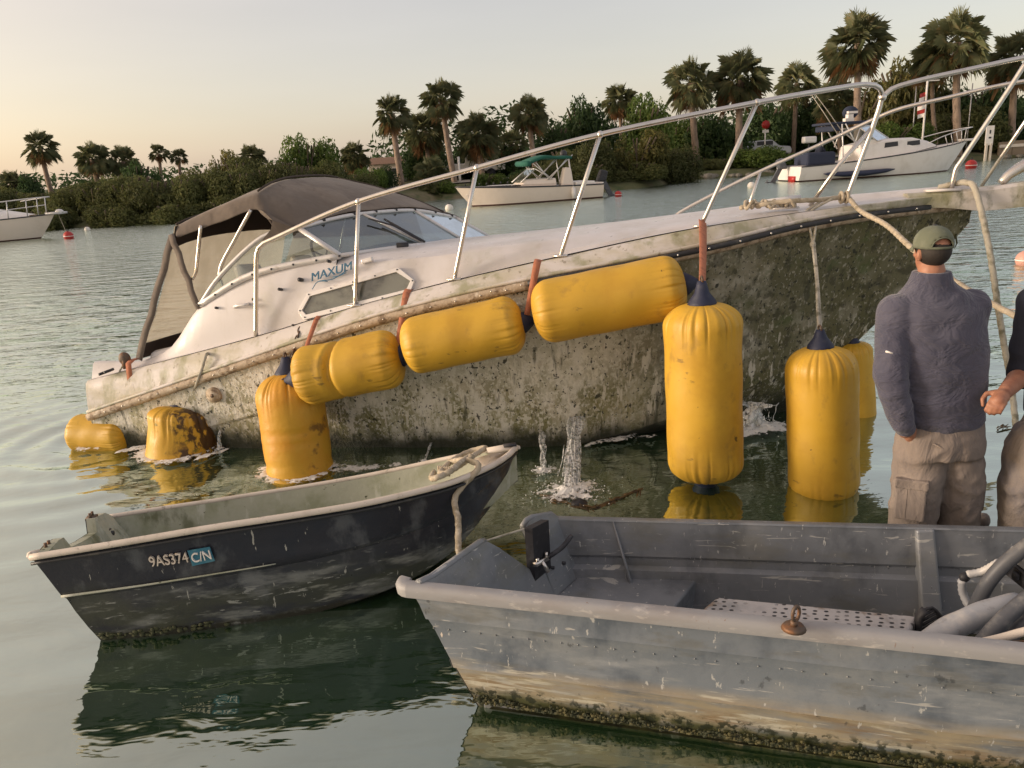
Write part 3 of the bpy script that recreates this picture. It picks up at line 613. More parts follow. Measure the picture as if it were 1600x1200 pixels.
# short black fenders of weed hanging under the bow
random.seed(5); q = MB()
for k in range(16):
    s = 3.45+random.random()*.5; z0 = f_zk(s)+.01; P = W(s, .02*random.uniform(-1, 1), z0); L_ = .05+.09*random.random()
    q.tube([P+Vector((0, 0, .03)), P+Vector((random.uniform(-.02, .02), 0, -L_*.5)), P+Vector((random.uniform(-.04, .04), 0, -L_))], [.008, .006, .002], 5)
q.build('hanging_weed', MAT('weed', (.05, .055, .025), .9), cru, kind='stuff')

# ================================================================== LIFT BAGS (yellow), straps, lines
def lift_bag(label, A, B, Rr, mat=m_yel, collars=(1, 1), seed=0, mod=None, tip=1.0, name='lift_bag', group='yellow lift bags round the sunken cruiser', endlen=.6):
    A, B = Vector(A), Vector(B); rnd = random.Random(seed); ax = (B-A).normalized(); L_ = (B-A).length
    a = Vector((0, 0, 1)) if abs(ax.z) < .8 else Vector((0, -1, 0)); N = (a-ax*a.dot(ax)).normalized(); Bn = ax.cross(N)
    t = thing(name, label, 'lift bag', A.lerp(B, .5)-Vector((0, 0, abs(ax.z)*L_/2+(1-abs(ax.z))*Rr)), group=group)
    n, m = 180, 72; ph = [rnd.uniform(0, 6.28) for _ in range(6)]; le = Rr*endlen; rows = []
    for i in range(m+1):
        x = i/m; d0 = L_*.5*(1-math.cos(math.pi*x)); d1 = L_-d0; r_ = []
        dd = min(d0, d1); u = min(1, dd/le); base = .20+.80*math.sqrt(max(0, 1-(1-u)**2.2))
        e = collars[0] if d0 < d1 else collars[1]
        w = (.042 if e else .02)*math.exp(-(dd/(Rr*.68))**2)*min(1, dd/(le*.12)+.25)
        for k in range(n):
            th = 2*math.pi*k/n
            pl = .55*abs(math.sin(8.5*th+ph[0]+.9*math.sin(2*th+ph[1])))+.45*abs(math.sin(13*th+ph[2]+.6*math.sin(3*th)))-.5
            pl += .8*max(0, math.sin(5*th+ph[5])-.75)*2
            cs = sum(math.exp(-(math.sin((kk*th+ph[jj]+.7*math.sin(2*th+ph[jj-1]))/2)/.13)**2) for jj, kk in ((0, 7), (2, 11), (4, 5)))
            pl = .35*pl-.75*cs+.25
            q = Rr*(base*(1+w*2.2*pl)+.010*math.sin(3*th+ph[3]+4*x)+.008*math.sin(5*x*6+ph[4]+2*th))
            P = A+ax*d0+N*(q*math.cos(th))+Bn*(q*math.sin(th))
            if mod: P = mod(P, d0/L_, th, N, Bn, ax)
            r_.append(P)
        rows.append(r_)
    mb = MB(); mb.grid(rows, closed=True); mb.add(rows[0], [tuple(range(n))]); mb.add(rows[-1], [tuple(range(n))])
    mb.build('bag', mat, t)
    for e, P, d in ((collars[0], A, -ax), (collars[1], B, ax)):
        if not e: continue
        q = MB(); f_ = lambda th, i: 1+.10*abs(math.sin(4*th+i))*(i < 3)
        q.tube([P-d*Rr*.10, P+d*Rr*.06, P+d*Rr*.28, P+d*Rr*.42*tip, P+d*Rr*.50*tip], [Rr*.38, Rr*.33, Rr*.18, Rr*.14, Rr*.11], 20, prof=f_)
        c = q.build('collar', m_navy, t)
        q = MB(); q.tube([P+d*Rr*.45*tip+N*(Rr*.10*math.cos(z_))+d*(Rr*.10*math.sin(z_)+Rr*.08) for z_ in [2*math.pi*k/12 for k in range(13)]], Rr*.03, 6, cap=False)
        q.build('eye', m_chain, c)
    return t
def pr(x, y, Yv, px): P = atY(x, y, Yv); return P, px*PXM(P)
def bagpx(label, a, b, px, **k):
    A, B = atY(*a), atY(*b); return lift_bag(label, A, B, px*PXM(A.lerp(B, .5)), **k)
bagpx('small yellow lift bag floating on its side off the cruiser stern', (116, 676, 6.25), (205, 681, 6.1), 30, collars=(0, 1), seed=1, endlen=.55)
def dent(P, u, th, N, Bn, ax):
    k = math.exp(-((u-.42)/.16)**2)*max(0, -math.sin(th-.5))**2
    return P+Vector((.05*k, .06*k, 0))+Vector((.02*math.sin(u*5), 0, 0))
bagpx('squat muddy yellow lift bag with dark smear, floating upright near the stern', (283, 634, 5.95), (276, 768, 5.8), 49, mat=m_yeldirty, seed=2, collars=(1, 0), mod=dent, endlen=.42)
def crease(P, u, th, N, Bn, ax):
    k = sum(a_*math.exp(-((u-c_)/.018)**2)*(.6+.4*math.sin(th*2+c_*20)) for c_, a_ in ((.40, .010), (.47, .007), (.62, .008)))
    c = P; return P-(N*math.cos(th)+Bn*math.sin(th))*k
bagpx('stained yellow lift bag standing upright in the foam left of the creased bag', (449, 583, 5.42), (478, 800, 5.25), 51, mat=m_yelstain, seed=3, collars=(1, 0), mod=crease, endlen=.8)
def fold(P, u, th, N, Bn, ax):
    tw = u-.44+.08*math.sin(th); k = math.exp(-(tw/.035)**2); k2 = math.exp(-((tw+.10)/.07)**2)
    s_ = max(0, math.sin(-th+2.6))
    return P-(N*math.cos(th)+Bn*math.sin(th))*(.065*k*(.25+s_)+.02*k2*s_)
bagpx('creased yellow lift bag slung slanting along the cruiser hull, lowest of three', (463, 592, 5.25), (628, 556, 5.2), 46, seed=4, collars=(1, 1), mod=fold, tip=.8)
bagpx('plump yellow lift bag slung in the middle of the slanting row', (630, 544, 5.12), (818, 504, 5.08), 45, seed=5, collars=(0, 1), tip=.8)
bagpx('yellow lift bag slung highest of the slanting row against the fouled hull', (833, 492, 5.0), (1070, 444, 4.92), 50, seed=6, collars=(0, 1), tip=.8)
bagpx('biggest yellow lift bag hanging upright on an orange strap amidships', (1097, 474, 4.62), (1103, 748, 4.58), 58.5, seed=7, collars=(1, 1), tip=1.15)
bagpx('yellow lift bag hanging upright on a grey rope under the bow', (1282, 542, 4.48), (1288, 783, 4.42), 53, seed=8, collars=(1, 0), endlen=.75)
bagpx('yellow lift bag half hidden behind the roped one at the stem', (1333, 535, 5.85), (1343, 680, 5.8), 27, seed=9, collars=(1, 0))
def strap(label, P, Q, w=.045):
    P, Q = Vector(P), Vector(Q); P0_ = P; d = (Q-P).normalized(); s_ = d.cross(Vector((0, -1, 0))).normalized()*w/2; A = []; B = []; m = 14
    for i in range(m+1):
        p = P.lerp(Q, i/m)+Vector((0, -.004-.012*math.sin(math.pi*i/m), 0)); ww = 1-.25*i/m; A.append(p-s_*ww); B.append(p+s_*ww)
    e_ = s_*1.0; IN = -BM_*.11+Vector((0, 0, .012)); A = [P+IN-e_, P+IN*.4+Vector((0, 0, .012))-e_]+A; B = [P+IN+e_, P+IN*.4+Vector((0, 0, .012))+e_]+B
    mb = MB(); mb.grid([A, B]); o = solid(mb.build('webbing_strap', m_strap), .004)
    return setp(o, label, 'strap', 'orange straps holding the lift bags')
strap('orange webbing strap above the biggest upright bag', W(2.10, .80, 1.60)+Vector((0, -.03, 0)), atY(1097, 440, 4.66), .06)
strap('orange webbing strap between the middle and highest slung bags', BP(839, 412, 1.2), atY(823, 492, 5.06), .05)
strap('orange webbing strap below the front corner of the side window', BP(635, 458, 1.14), atY(621, 545, 5.2), .05)
strap('thin orange webbing strap behind the creased bag, below the window', BP(494, 500, 1.16), atY(473, 560, 5.3), .035)
strap('faded orange webbing strap at the cruiser stern ring', BP(201, 568, 1.16), atY(213, 672, 6.05), .045)
def line(name, label, pts, r, mat, cat='rope', twist=True):
    mb = MB()
    if twist: rope(mb, pts, r)
    else: mb.tube(catmull(pts, .02), r, 8)
    return setp(mb.build(name, mat), label, cat)
line('mooring_line', 'thin dark line from stern ring to the small floating bag', [BP(193, 568, 1.13), atY(170, 615, 6.2), atY(155, 648, 6.2)], .008, m_grope)
line('mooring_line', 'grey line over the gunwale down to the squat muddy bag', [BP(328, 552, 1.06), BP(322, 555, 1.2), BP(316, 575, 1.24), BP(308, 597, 1.27), atY(300, 618, 5.92)], .013, m_grope)
q = MB(); P0, P1 = BP(470, 512, 1.15), atY(451, 574, 5.42)
for k in range(9):
    c = P0.lerp(P1, (k+.5)/9); d = (P1-P0).normalized(); e = Vector((0, 1, 0)) if k % 2 else d.cross(Vector((0, 1, 0))).normalized()
    L_ = (P1-P0).length/9*.78; q.tube([c+d*(L_*math.cos(z_))+e*(.016*math.sin(z_)) for z_ in [2*math.pi*j/10 for j in range(11)]], .0055, 6, cap=False)
setp(q.build('chain', m_chain), 'short dark chain above the stained upright bag', 'chain')
# doubled rope to the bag under the bow
T = BP(1268, 338, .50)
q = MB(); J = BP(1270, 382, .64); E_ = atY(1281, 528, 4.52)
rope(q, [W(2.95, .40, 1.70), BP(1260, 330, .46), BP(1262, 345, .56), BP(1267, 365, .62), J], .010); rope(q, [W(3.0, .40, 1.70), BP(1268, 330, .46), BP(1274, 348, .56), BP(1273, 366, .62), J], .010)
rope(q, [J, J.lerp(E_, .4)+Vector((.01, 0, -.02)), J.lerp(E_, .75), E_], .012); rope(q, [J+Vector((.012, 0, 0)), J.lerp(E_, .45)+Vector((.018, 0, -.015)), E_+Vector((.01, 0, 0))], .008)
q.ell(J, (.022, .02, .026), 10, 8); q.ell(E_+Vector((0, 0, -.01)), (.04, .03, .022), 12, 8)
setp(q.build('hanging_rope', m_grope), 'doubled grey rope hanging from the bow rail to the roped bag', 'rope')
# knotted line on the cleat, running past the men
q = MB(); c = W(2.68, .42, 1.69)
rope(q, [c+BA*-.30+BM_*.04+Vector((0, 0, -.02)), c+BA*-.22+BM_*-.02+Vector((0, 0, .0)), c+BA*-.15+BM_*.06, c+BA*-.06+BM_*.05+Vector((0, 0, .01)), c+BA*.06+BM_*.06+Vector((0, 0, .015)), W(2.95, .40, 1.70), W(3.06, .34, 1.705), W(3.12, .34, 1.70), atY(1345, 330, 5.35), atY(1385, 352, 4.95), atY(1425, 388, 4.45), atY(1480, 432, 4.05), atY(1549, 474, 3.9), atY(1605, 503, 3.75), atY(1680, 545, 3.6)], .019, 12)
for k in range(5):
    b = c+BA*(-.24+.07*k)+BM_*(.03*(-1)**k); e = [b+BA*(.03*math.cos(z_))+BM_*(.04*math.sin(z_))+Vector((0, 0, .025*math.sin(2*z_+k))) for z_ in [2*math.pi*j/8 for j in range(9)]]; rope(q, e, .014)
e = W(3.09, .34, 1.705)
for k in (-.015, .02): rope(q, [e+BA*k+Vector((0, .03*math.cos(z_), .035*math.sin(z_))) for z_ in [2*math.pi*j/8 for j in range(9)]], .013)
setp(q.build('tow_line', m_rope), 'thick pale twisted rope knotted on the bow cleat, running behind the capped man', 'rope')
line('bow_hose_line', 'thick grey mooring line looped over the bow platform and hanging into the water', [W(3.80, .02, 1.72), W(3.87, .08, 1.745), W(3.93, .16, 1.755), W(3.975, .23, 1.70), atY(1545, 385, 5.35), atY(1558, 470, 5.3), atY(1570, 545, 5.25), atY(1580, 600, 5.2), atY(1590, 690, 5.1)], .024, m_grope)

# ================================================================== DARK SKIFF
T0 = Vector((-2.29, 3.59, 0)); B0 = Vector((.0, 3.96, 0)); SA = (B0-T0).normalized(); SN = Vector((SA.y, -SA.x, 0)); SL = (B0-T0).length
kt = [0, .2, .4, .6, .8, .92, .975, 1]
g_hb = hermite(kt, [.44, .48, .495, .475, .38, .22, .09, .0]); g_zn = hermite(kt, [.50, .535, .56, .565, .57, .572, .575, .58]); g_zf = hermite(kt, [.28, .28, .29, .32, .40, .49, .545, .57])
g_zk = hermite(kt, [-.16, -.16, -.15, -.10, .03, .22, .42, .55]); g_zc = hermite(kt, [-.06, -.06, -.05, .0, .12, .31, .47, .565])
sk = thing('skiff', 'dark navy fibreglass skiff with pale gunwale and rope coiled on its bow', 'boat', (-1.2, 3.75, 0))
def skp(t, b, z, rk=0): return T0+SA*(SL*t+rk)+SN*b+Vector((0, 0, z))
def sk_side(t, sg, ins=0):
    hb = max(0, g_hb(t)-ins); zg = g_zn(t) if sg > 0 else g_zf(t); zc, zk = g_zc(t), g_zk(t); rkf = max(0, 1-t/.25)
    pr_ = [(1, 0), (.985, .16), (.975, .34), (.97, .39), (.925, .44), (.935, .56), (.915, .74), (.86, .96), (.80, 1.0)]
    row = []
    for b, u in pr_:
        z = zg+(zc-zg)*u; fb = b if t < .75 else b*(1-(t-.75)*1.1*u)
        row.append(skp(t, sg*hb*fb, z, .20*u*rkf))
    row += [skp(t, sg*hb*.3, zk+(zc-zk)*.4, .21*rkf), skp(t, 0, zk, .22*rkf)]
    return row
TT = [i/44 for i in range(45)]
mb = MB(); mb.grid([sk_side(t, 1) for t in TT]); mb.grid([sk_side(t, -1) for t in TT]); skh = mb.build('hull', m_navyhull, sk, auto=32)
mb = MB(); mb.tube([sk_side(t, 1)[3]+SN*.004 for t in TT[:21]], [.007*(1-.6*i/21) for i in range(21)], 6); mb.build('stripe', m_linr, skh)
def sk_in(t, sg):
    hb = max(0, g_hb(t)-.03); zg = g_zn(t) if sg > 0 else g_zf(t); rkf = max(0, 1-t/.25); zf = .03+max(0, (t-.6))*.9
    zf = min(zf, zg-.02)
    return [skp(t, sg*hb, zg+.005, .03*rkf), skp(t, sg*hb*.95, zg+(zf-zg)*.4, .08*rkf), skp(t, sg*hb*.88, zg+(zf-zg)*.9, .15*rkf), skp(t, sg*hb*.8, zf, .17*rkf), skp(t, 0, zf-.01, .18*rkf)]
mb = MB(); mb.grid([sk_in(t, 1) for t in TT]); mb.grid([sk_in(t, -1) for t in TT]); mb.build('liner', m_linr, sk, auto=40)
def skg(t, sg, o=0, dz=0): return skp(t, sg*(g_hb(t)+o), (g_zn(t) if sg > 0 else g_zf(t))+dz)
mb = MB(); P = [skg(t, 1, .008, .006) for t in TT]; mb.tube(P, [.017]*len(P), 10, flat=.9); rim = mb.build('gunwale', m_rim, sk)
mb = MB(); mb.tube([skg(t, -1, -.004, .004) for t in TT], .016, 8); mb.build('gunwale', m_rim, sk)
mb = MB(); mb.tube([skg(t, 1, .014, -.024) for t in TT], .008, 6); mb.build('rub_strip', m_blackrub, rim)
mb = MB(); mb.tube([skp(1, 0, .58, -.16), skp(1, 0, .585, -.05), skp(1, 0, .578, .022)], [.03, .035, .016], 10, flat=.5); mb.build('bow_cap', m_rim, sk)
mb = MB(); mb.hexa([skp(.90, .14, .49), skp(.90, -.15, .47), skp(.99, -.03, .55), skp(.99, .03, .55)], [skp(.90, .14, .505), skp(.90, -.15, .485), skp(.99, -.03, .565), skp(.99, .03, .565)]); mb.build('foredeck', m_rim, sk)
mb = MB(); mb.box(skp(.985, .015, .605), (.07, .03, .012), (SA, SN, Vector((0, 0, 1)))); mb.build('bow_chock', m_dark, sk)
# transom with its motor notch
prof = [(1, .0), (.86, .012), (.60, .035), (.47, .035), (.40, -.03), (-.02, -.035), (-.38, -.03), (-.42, .05), (-.60, .05), (-.75, .05), (-1, .0)]
top_ = []; 
for b, dz in prof:
    z = g_zf(0)+(g_zn(0)-g_zf(0))*(b+1)/2+dz; top_.append(skp(0, g_hb(0)*b, z, .005))
bot = [skp(0, g_hb(0)*b*.86, -.12+.06*abs(b), .21) for b, _ in prof]
mb = MB(); th = SA*.045
mb.grid([top_, bot]); mb.grid([[p+th for p in top_], [p+th for p in bot]]); mb.grid([top_, [p+th for p in top_]])
trn = mb.build('transom', m_linr, sk, smooth=False)
mb = MB(); mb.grid([[p-SA*.004 for p in top_], [p-SA*.004 for p in bot]]); mb.build('outer_skin', m_navyhull, trn, smooth=False)
mb = MB(); mb.tube([top_[0]+Vector((0, 0, .004)), skp(0, g_hb(0)*.93, .497, -.012), skp(0, g_hb(0)*.80, .485, -.005)], [.02, .022, .012], 8); mb.build('gunwale_corner', m_rim, sk)
for b, z in ((.62, .40), (-.55, .27)):
    c = skp(0, g_hb(0)*b, z, .075); mb = MB(); mb.tube([c, c+SA*.015], .028, 14); mb.tube([c+SA*.014, c+SA*.03], .014, 8); mb.build('drain_fitting', m_dark, trn)
for b, z in ((.72, .485), (-.50, .385)):
    c = skp(0, g_hb(0)*b, z, .02); mb = MB(); mb.box(c, (.05, .05, .012), (SA, SN, Vector((0, 0, 1)))); mb.tube([c-SN*.02, c-SN*.02+Vector((0, 0, .025))], .008, 6); mb.tube([c+SN*.015, c+SN*.015+Vector((0, 0, .03))], .008, 6); mb.build('clamp_plate', m_chain, trn)
# weeds at the waterline of the stern
random.seed(3); mb = MB()
for k in range(70):
    t = random.random()**1.5*.35; P = sk_side(t, 1)[7]; P = P+Vector((0, -.01, .03-P.z)); mb.ell(P+Vector((random.uniform(-.02, .02), random.uniform(-.012, .0), random.uniform(-.02, .015))), (random.uniform(.006, .02), .008, random.uniform(.004, .012)), 6, 4)
mb.build('weed', MATS['weed'], sk, kind='stuff')
# registration figures and sticker
def sk_face(x, y, o=.004):
    a_, b_, c_ = sk_side(.02, 1)[1], sk_side(.3, 1)[1], sk_side(.15, 1)[2]; n = (b_-a_).cross(c_-a_).normalized(); n = n if n.y < 0 else -n
    return atP(x, y, a_+n*o, n), n
p1, n1 = sk_face(236, 885, .012); p2, _ = sk_face(292, 878, .012)
text_mesh('registration_figures', '9AS374', .072, m_rim, sk, p1, p2-p1, Vector((0, 0, 1)), shear=-.12, depth=.006, squeeze=.78)
st = [sk_face(*p, .010)[0] for p in ((293, 860), (328, 854), (336, 876), (301, 884))]
mb = MB(); mb.slab(st, n1, .004); stk = mb.build('sticker', MAT('teal_sticker', (.025, .14, .21), .5, layers=[((.08, .22, .28), 20, .5, .7)]), sk, smooth=False)
p3, _ = sk_face(301, 879, .017); p4, _ = sk_face(330, 873, .017); text_mesh('sticker_figures', 'C/N', .066, m_white, stk, p3, p4-p3, Vector((0, 0, 1)), depth=.005, squeeze=.8)
# coiled rope and its fall to the grey boat
q = MB(); cz = lambda t, b, dz: skp(t, g_hb(t)*b, g_zf(t)+(g_zn(t)-g_zf(t))*(b+1)/2+dz)
rope(q, [cz(.80, .3, .03), cz(.79, .75, .035), cz(.80, 1.0, .05), cz(.83, .9, .055), cz(.87, .5, .05), cz(.90, .1, .05), cz(.925, -.2, .05), cz(.93, -.5, .045), cz(.90, -.6, .04), cz(.86, -.2, .045), cz(.83, .3, .05), cz(.81, .8, .055), cz(.825, 1.0, .06), cz(.85, .85, .075), cz(.88, .55, .075), cz(.885, .75, .08)], .017)
rope(q, [cz(.84, .1, .05), cz(.865, .55, .07), cz(.882, .85, .065), cz(.893, 1.12, .03), atY(712, 775, 3.56), atY(716, 815, 3.42), atY(717, 862, 3.3), atY(730, 905, 3.15)], .018)
for k in range(6): 
    P = cz(.81+.004*k, .45+.06*k, .045); rope(q, [P+Vector((.0, .02*math.cos(z_), .022*math.sin(z_))) for z_ in [2*math.pi*j/8 for j in range(9)]], .006, 8)
setp(q.build('rope_coil', m_rope), 'pale rope coiled on the skiff bow with an end hanging to the grey boat', 'rope')

# ================================================================== GREY ALUMINIUM BOAT
N0 = Vector((-.45, 2.58, .58)); F0 = Vector((.12, 3.35, .46)); ND = Vector((1.95, -.59, 0)); FD = Vector((2.04, -.39, 0))
gb = thing('aluminium_boat', 'battered grey flat bottomed aluminium boat with perforated bench in the foreground', 'boat', (1.2, 2.5, 0))
def GP(t, u, z): # t along, u 0 near .. 1 far, z absolute offset to the gunwale plane
    n = N0+ND*t; f_ = F0+FD*t; P = n.lerp(f_, u); P.z += z; return P
def gacross(t): return ((F0+FD*t)-(N0+ND*t)).normalized()
GT = [i/30*1.75 for i in range(31)]
TI = (ND.normalized())            # inboard along
def rake(t, zdrop): return TI*(.40*zdrop*max(0, 1-t/.35))
def g_out(t, near=True):
    c = gacross(t); c = Vector((c.x*.3, c.y, c.z)).normalized(); sg = 1 if near else -1; e = GP(t, 0 if near else 1, 0); ht = e.z; dn = lambda a: Vector((0, 0, -a))
    dmp = .02*math.exp(-((t-1.1)/.12)**2) if near else 0
    pr_ = [(.03, .055), (.035, .09), (.028, .15), (.045, .158), (.055, .20), (.06, .34), (.052, .37), (.072, .38), (.085, .47), (.095, .55), (.11, .66), (.5, .70)]
    return [e+c*(sg*(a+dmp))+dn(d)+rake(t, d) for a, d in pr_]
mb = MB(); mb.grid([g_out(t) for t in GT]); mb.grid([g_out(t, False) for t in GT])
q1, q2 = g_out(0), g_out(0, False)
mb.grid([[p-TI*.006 for p in q1[5:]], [p-TI*.006 for p in q2[5:]]])
gh = mb.build('hull', m_greyhull, gb, auto=28)
# rim: a channel section around the top
def rim_sec(t, near=True):
    c = gacross(t); c = Vector((c.x*.3, c.y, c.z)).normalized(); sg = 1 if near else -1; e = GP(t, 0 if near else 1, 0)
    k = math.exp(-((t-1.12)/.10)**2) if near else 0; e = e+Vector((0, .012*k, -.012*k))
    hh = .050 if near else .045
    return [e+c*(sg*.034)+Vector((0, 0, -hh)), e+c*(-sg*.002)+Vector((0, 0, -hh)), e+c*(-sg*.006)+Vector((0, 0, -hh*.45)), e+c*(sg*.002)+Vector((0, 0, -.006)), e+c*(sg*.014)+Vector((0, 0, .003)), e+c*(sg*.052)+Vector((0, 0, .002)), e+c*(sg*.056)+Vector((0, 0, -.006))]
for nr in (True, False):
    mb = MB(); ss = [rim_sec(t, nr) for t in [i/60*1.75 for i in range(61)]]
    mb.grid(ss); mb.add(ss[0], [tuple(range(7))]); mb.build('gunwale', m_greyrim if nr else m_grey, gb, auto=50)
# rounded corner of the rim at the near quarter
a0 = rim_sec(0); cdir = (F0-N0).normalized()
mb = MB(); secs = [a0]
for ang in (20, 45, 70, 95):
    Mr = Matrix.Rotation(-R(ang), 4, 'Z'); piv = a0[5]+TI*.01+Vector((0, .01, 0)); secs.append([piv+Mr @ (p-piv) for p in a0])
e5 = secs[-1]; secs.append([p+cdir*.30 for p in e5]) if False else None
mb.grid(secs); mb.build('gunwale_corner', m_greyrim, gb, auto=50)
# inner skin
def g_in(t, near=True):
    c = gacross(t); c = Vector((c.x*.3, c.y, c.z)).normalized(); sg = 1 if near else -1; e = GP(t, 0 if near else 1, 0); dn = lambda a: Vector((0, 0, -a))
    pr_ = [(.05, .004), (.078, .17), (.068, .185), (.072, .22), (.10, .235), (.13, .40), (.15, .50), (.5, .52)]
    return [e+c*(sg*a)+dn(d)+rake(t, d)*.9+TI*(.05*max(0, 1-t/.1)) for a, d in pr_]
mb = MB(); mb.grid([g_in(t) for t in GT]); mb.grid([g_in(t, False) for t in GT]); mb.build('inner_skin', m_grey, gb, auto=30)
# transom plate with notch, following the picture's profile
def trz(u): return hermite([0, .05, .45, .50, .70, .73, .80, .92, 1], [.0, .03, .075, .06, -.12, -.12, .085, .055, .0])(u)
us = [0, .03, .08, .15, .25, .35, .43, .455, .50, .55, .60, .65, .685, .73, .735, .78, .83, .88, .93, .97, 1]
def ztop(u):
    k = [(0, .0), (.08, .0), (.44, .045), (.47, .035), (.66, -.175), (.73, -.165), (.735, .03), (.80, .055), (.97, .03), (1, .0)]
    for (a_, z_), (b_, w_) in zip(k, k[1:]):
        if a_ <= u <= b_: return z_+(w_-z_)*(u-a_)/(b_-a_)
def trp(u, d, o=0): 
    P = N0.lerp(F0, .03+.94*u); zt_ = P.z+ztop(u); fr_ = .035+.095*d; P = N0.lerp(F0, fr_+(1-2*fr_)*u); P = P+TI*(o+.015); zb = -.12; z = zt_+(zb-zt_)*d
    return Vector((P.x, P.y, z))+TI*(.40*max(0, N0.z-z))
mb = MB(); D = [0, .1, .3, .6, 1]
mb.grid([[trp(u, d) for u in us] for d in D]); mb.grid([[trp(u, d, .03) for u in us] for d in D]); mb.grid([[trp(u, 0) for u in us], [trp(u, 0, .03) for u in us]])
tr = mb.build('transom', m_grey, gb, auto=40)
mb = MB(); lip = [trp(u, 0, .012)+Vector((0, 0, .0)) for u in us if u <= .455]; mb.tube(lip, .016, 8); mb.build('transom_rim', m_grey, tr)
mb = MB(); lip = [trp(u, 0, .012) for u in us if u >= .735]; mb.tube(lip, .014, 8); mb.build('transom_rim', m_grey, tr)
mb = MB(); pts = [trp(u, .02, .0)-TI*.004 for u in (.60, .735)]; n_ = (F0-N0).normalized()
P = trp(.70, 0, .02); mb.box(P+Vector((.0, .0, .10)), (.035, .13, .26), (TI, n_, Vector((0, 0, 1)))); mp_ = mb.build('motor_pad', m_black, gb, smooth=False)
mb = MB(); c = P+TI*.03+Vector((0, 0, .06))-n_*.03; mb.box(c, (.02, .10, .018), (TI, n_, Vector((0, 0, 1)))); mb.tube([c, c+TI*.03-Vector((0, 0, .05))], .010, 8); mb.tube([c+n_*.04, c+n_*.04+Vector((0, 0, .03))], .008, 8); mb.tube([c-n_*.03, c-n_*.03+Vector((0, 0, .025))], .008, 8); mb.build('clamp', m_ss, mp_)
mb = MB(); mb.tube(catmull([c+n_*.05, c+n_*.12+TI*.03+Vector((0, 0, .03)), c+n_*.20+TI*.03+Vector((0, 0, .06))], .02), .011, 8); mb.build('cable', m_black, mp_)
mb = MB(); mb.tube(catmull([trp(.455, 0, .01), trp(.55, 0, .01)+Vector((0, 0, .10)), trp(.66, 0, .01)+Vector((0, 0, .23))], .02), .005, 6); mb.build('wire', m_grope, mp_)
mb = MB(); P = trp(.86, .12, .035); mb.box(P, (.004, .035, .03), (TI, n_, Vector((0, 0, 1)))); mb.build('tag', m_rim, tr)
mb = MB(); P = trp(0.02, .33, -.03); mb.ell(P, (.022, .022, .035), 10, 8); mb.build('drain_plug', m_rim, tr)
for u in (.28, .36, .80, .90): mb = MB(); P = trp(u, .35, .035); mb.tube([P-TI*.02, P+TI*.008], .008, 8); mb.build('bolt', m_dark, tr)
# stern bench (box across the boat)
mb = MB()
def bench(t0, t1, u0_, u1_, z0, z1, name, mat):
    q = [GP(t, u, 0) for t, u in ((t0, u0_), (t1, u0_), (t1, u1_), (t0, u1_))]
    b4 = [Vector((p.x, p.y, z0)) for p in q]; t4 = [Vector((p.x, p.y, z1)) for p in q]
    m = MB(); m.hexa(b4, t4); return bevel(m.build(name, mat, gb, smooth=False), .012, 3)
bench(.10, .36, .10, .92, -.06, .20, 'stern_bench', m_grey)
PERF = NT('perforated_plate')
def perf(t):
    b = t.n('ShaderNodeBsdfPrincipled'); t.l(b.outputs[0], t.out.inputs[0]); b.inputs['Metallic'].default_value = .2; b.inputs['Roughness'].default_value = .5
    mp = t.n('ShaderNodeMapping'); mp.inputs['Rotation'].default_value = (0, 0, R(17)); mp.inputs['Scale'].default_value = (26, 38, 1); t.l(t.tc.outputs['Object'], mp.inputs[0])
    vo = t.n('ShaderNodeTexVoronoi'); vo.inputs['Scale'].default_value = 1; vo.inputs['Randomness'].default_value = .28; vo.voronoi_dimensions = '2D'; t.l(mp.outputs[0], vo.inputs['Vector'])
    hole = t.rng(vo.outputs['Distance'], .25, .18); hole = t.math('MULTIPLY', hole, t.rng(t.noise(5, 3, .5, 3), .36, .5))
    c = t.mix(t.rng(t.noise(7, 5, .6, 1), .4, .65), (.44, .42, .41), (.29, .285, .285)); c = t.mix(t.rng(t.noise(4, 5, .6, 11), .62, .7), c, (.2, .15, .11)); c = t.mix(hole, c, (.03, .03, .032))
    t.l(c, b.inputs['Base Color']); bu = t.n('ShaderNodeBump'); bu.inputs['Strength'].default_value = .6; bu.inputs['Distance'].default_value = .01; bu.invert = True; t.l(hole, bu.inputs['Height']); t.l(bu.outputs[0], b.inputs['Normal'])
perf(PERF)
zq = .40; q = [atZ(*p, zq) for p in ((1060, 982), (1120, 932), (1436, 962), (1408, 1006))]
mb = MB(); mb.hexa([Vector((p.x, p.y, .22)) for p in q], q); bevel(mb.build('middle_bench', PERF.m, gb, smooth=False), .012, 3)
q = [GP(t, u, 0) for t, u in ((.12, .08), (1.7, .08), (1.7, .94), (.12, .94))]
mk('bilge_water', [Vector((p.x, p.y, .012)) for p in q], [(0, 1, 2, 3)], MAT('bilge', (.02, .022, .012), .08, layers=[((.05, .05, .02), 6, .45, .65)]), gb, smooth=False)
mb = MB()                                                    # rivet heads along the near and far sides
for t in [i*.035 for i in range(49)]:
    for nr, ii in ((True, 4), (False, 1)):
        P = (g_out(t, True)[4] if nr else g_in(t, False)[2]); mb.ell(P+Vector((0, -.002, 0)), (.004, .003, .004), 6, 4)
mb.build('rivets', m_grey, gb, kind='stuff')
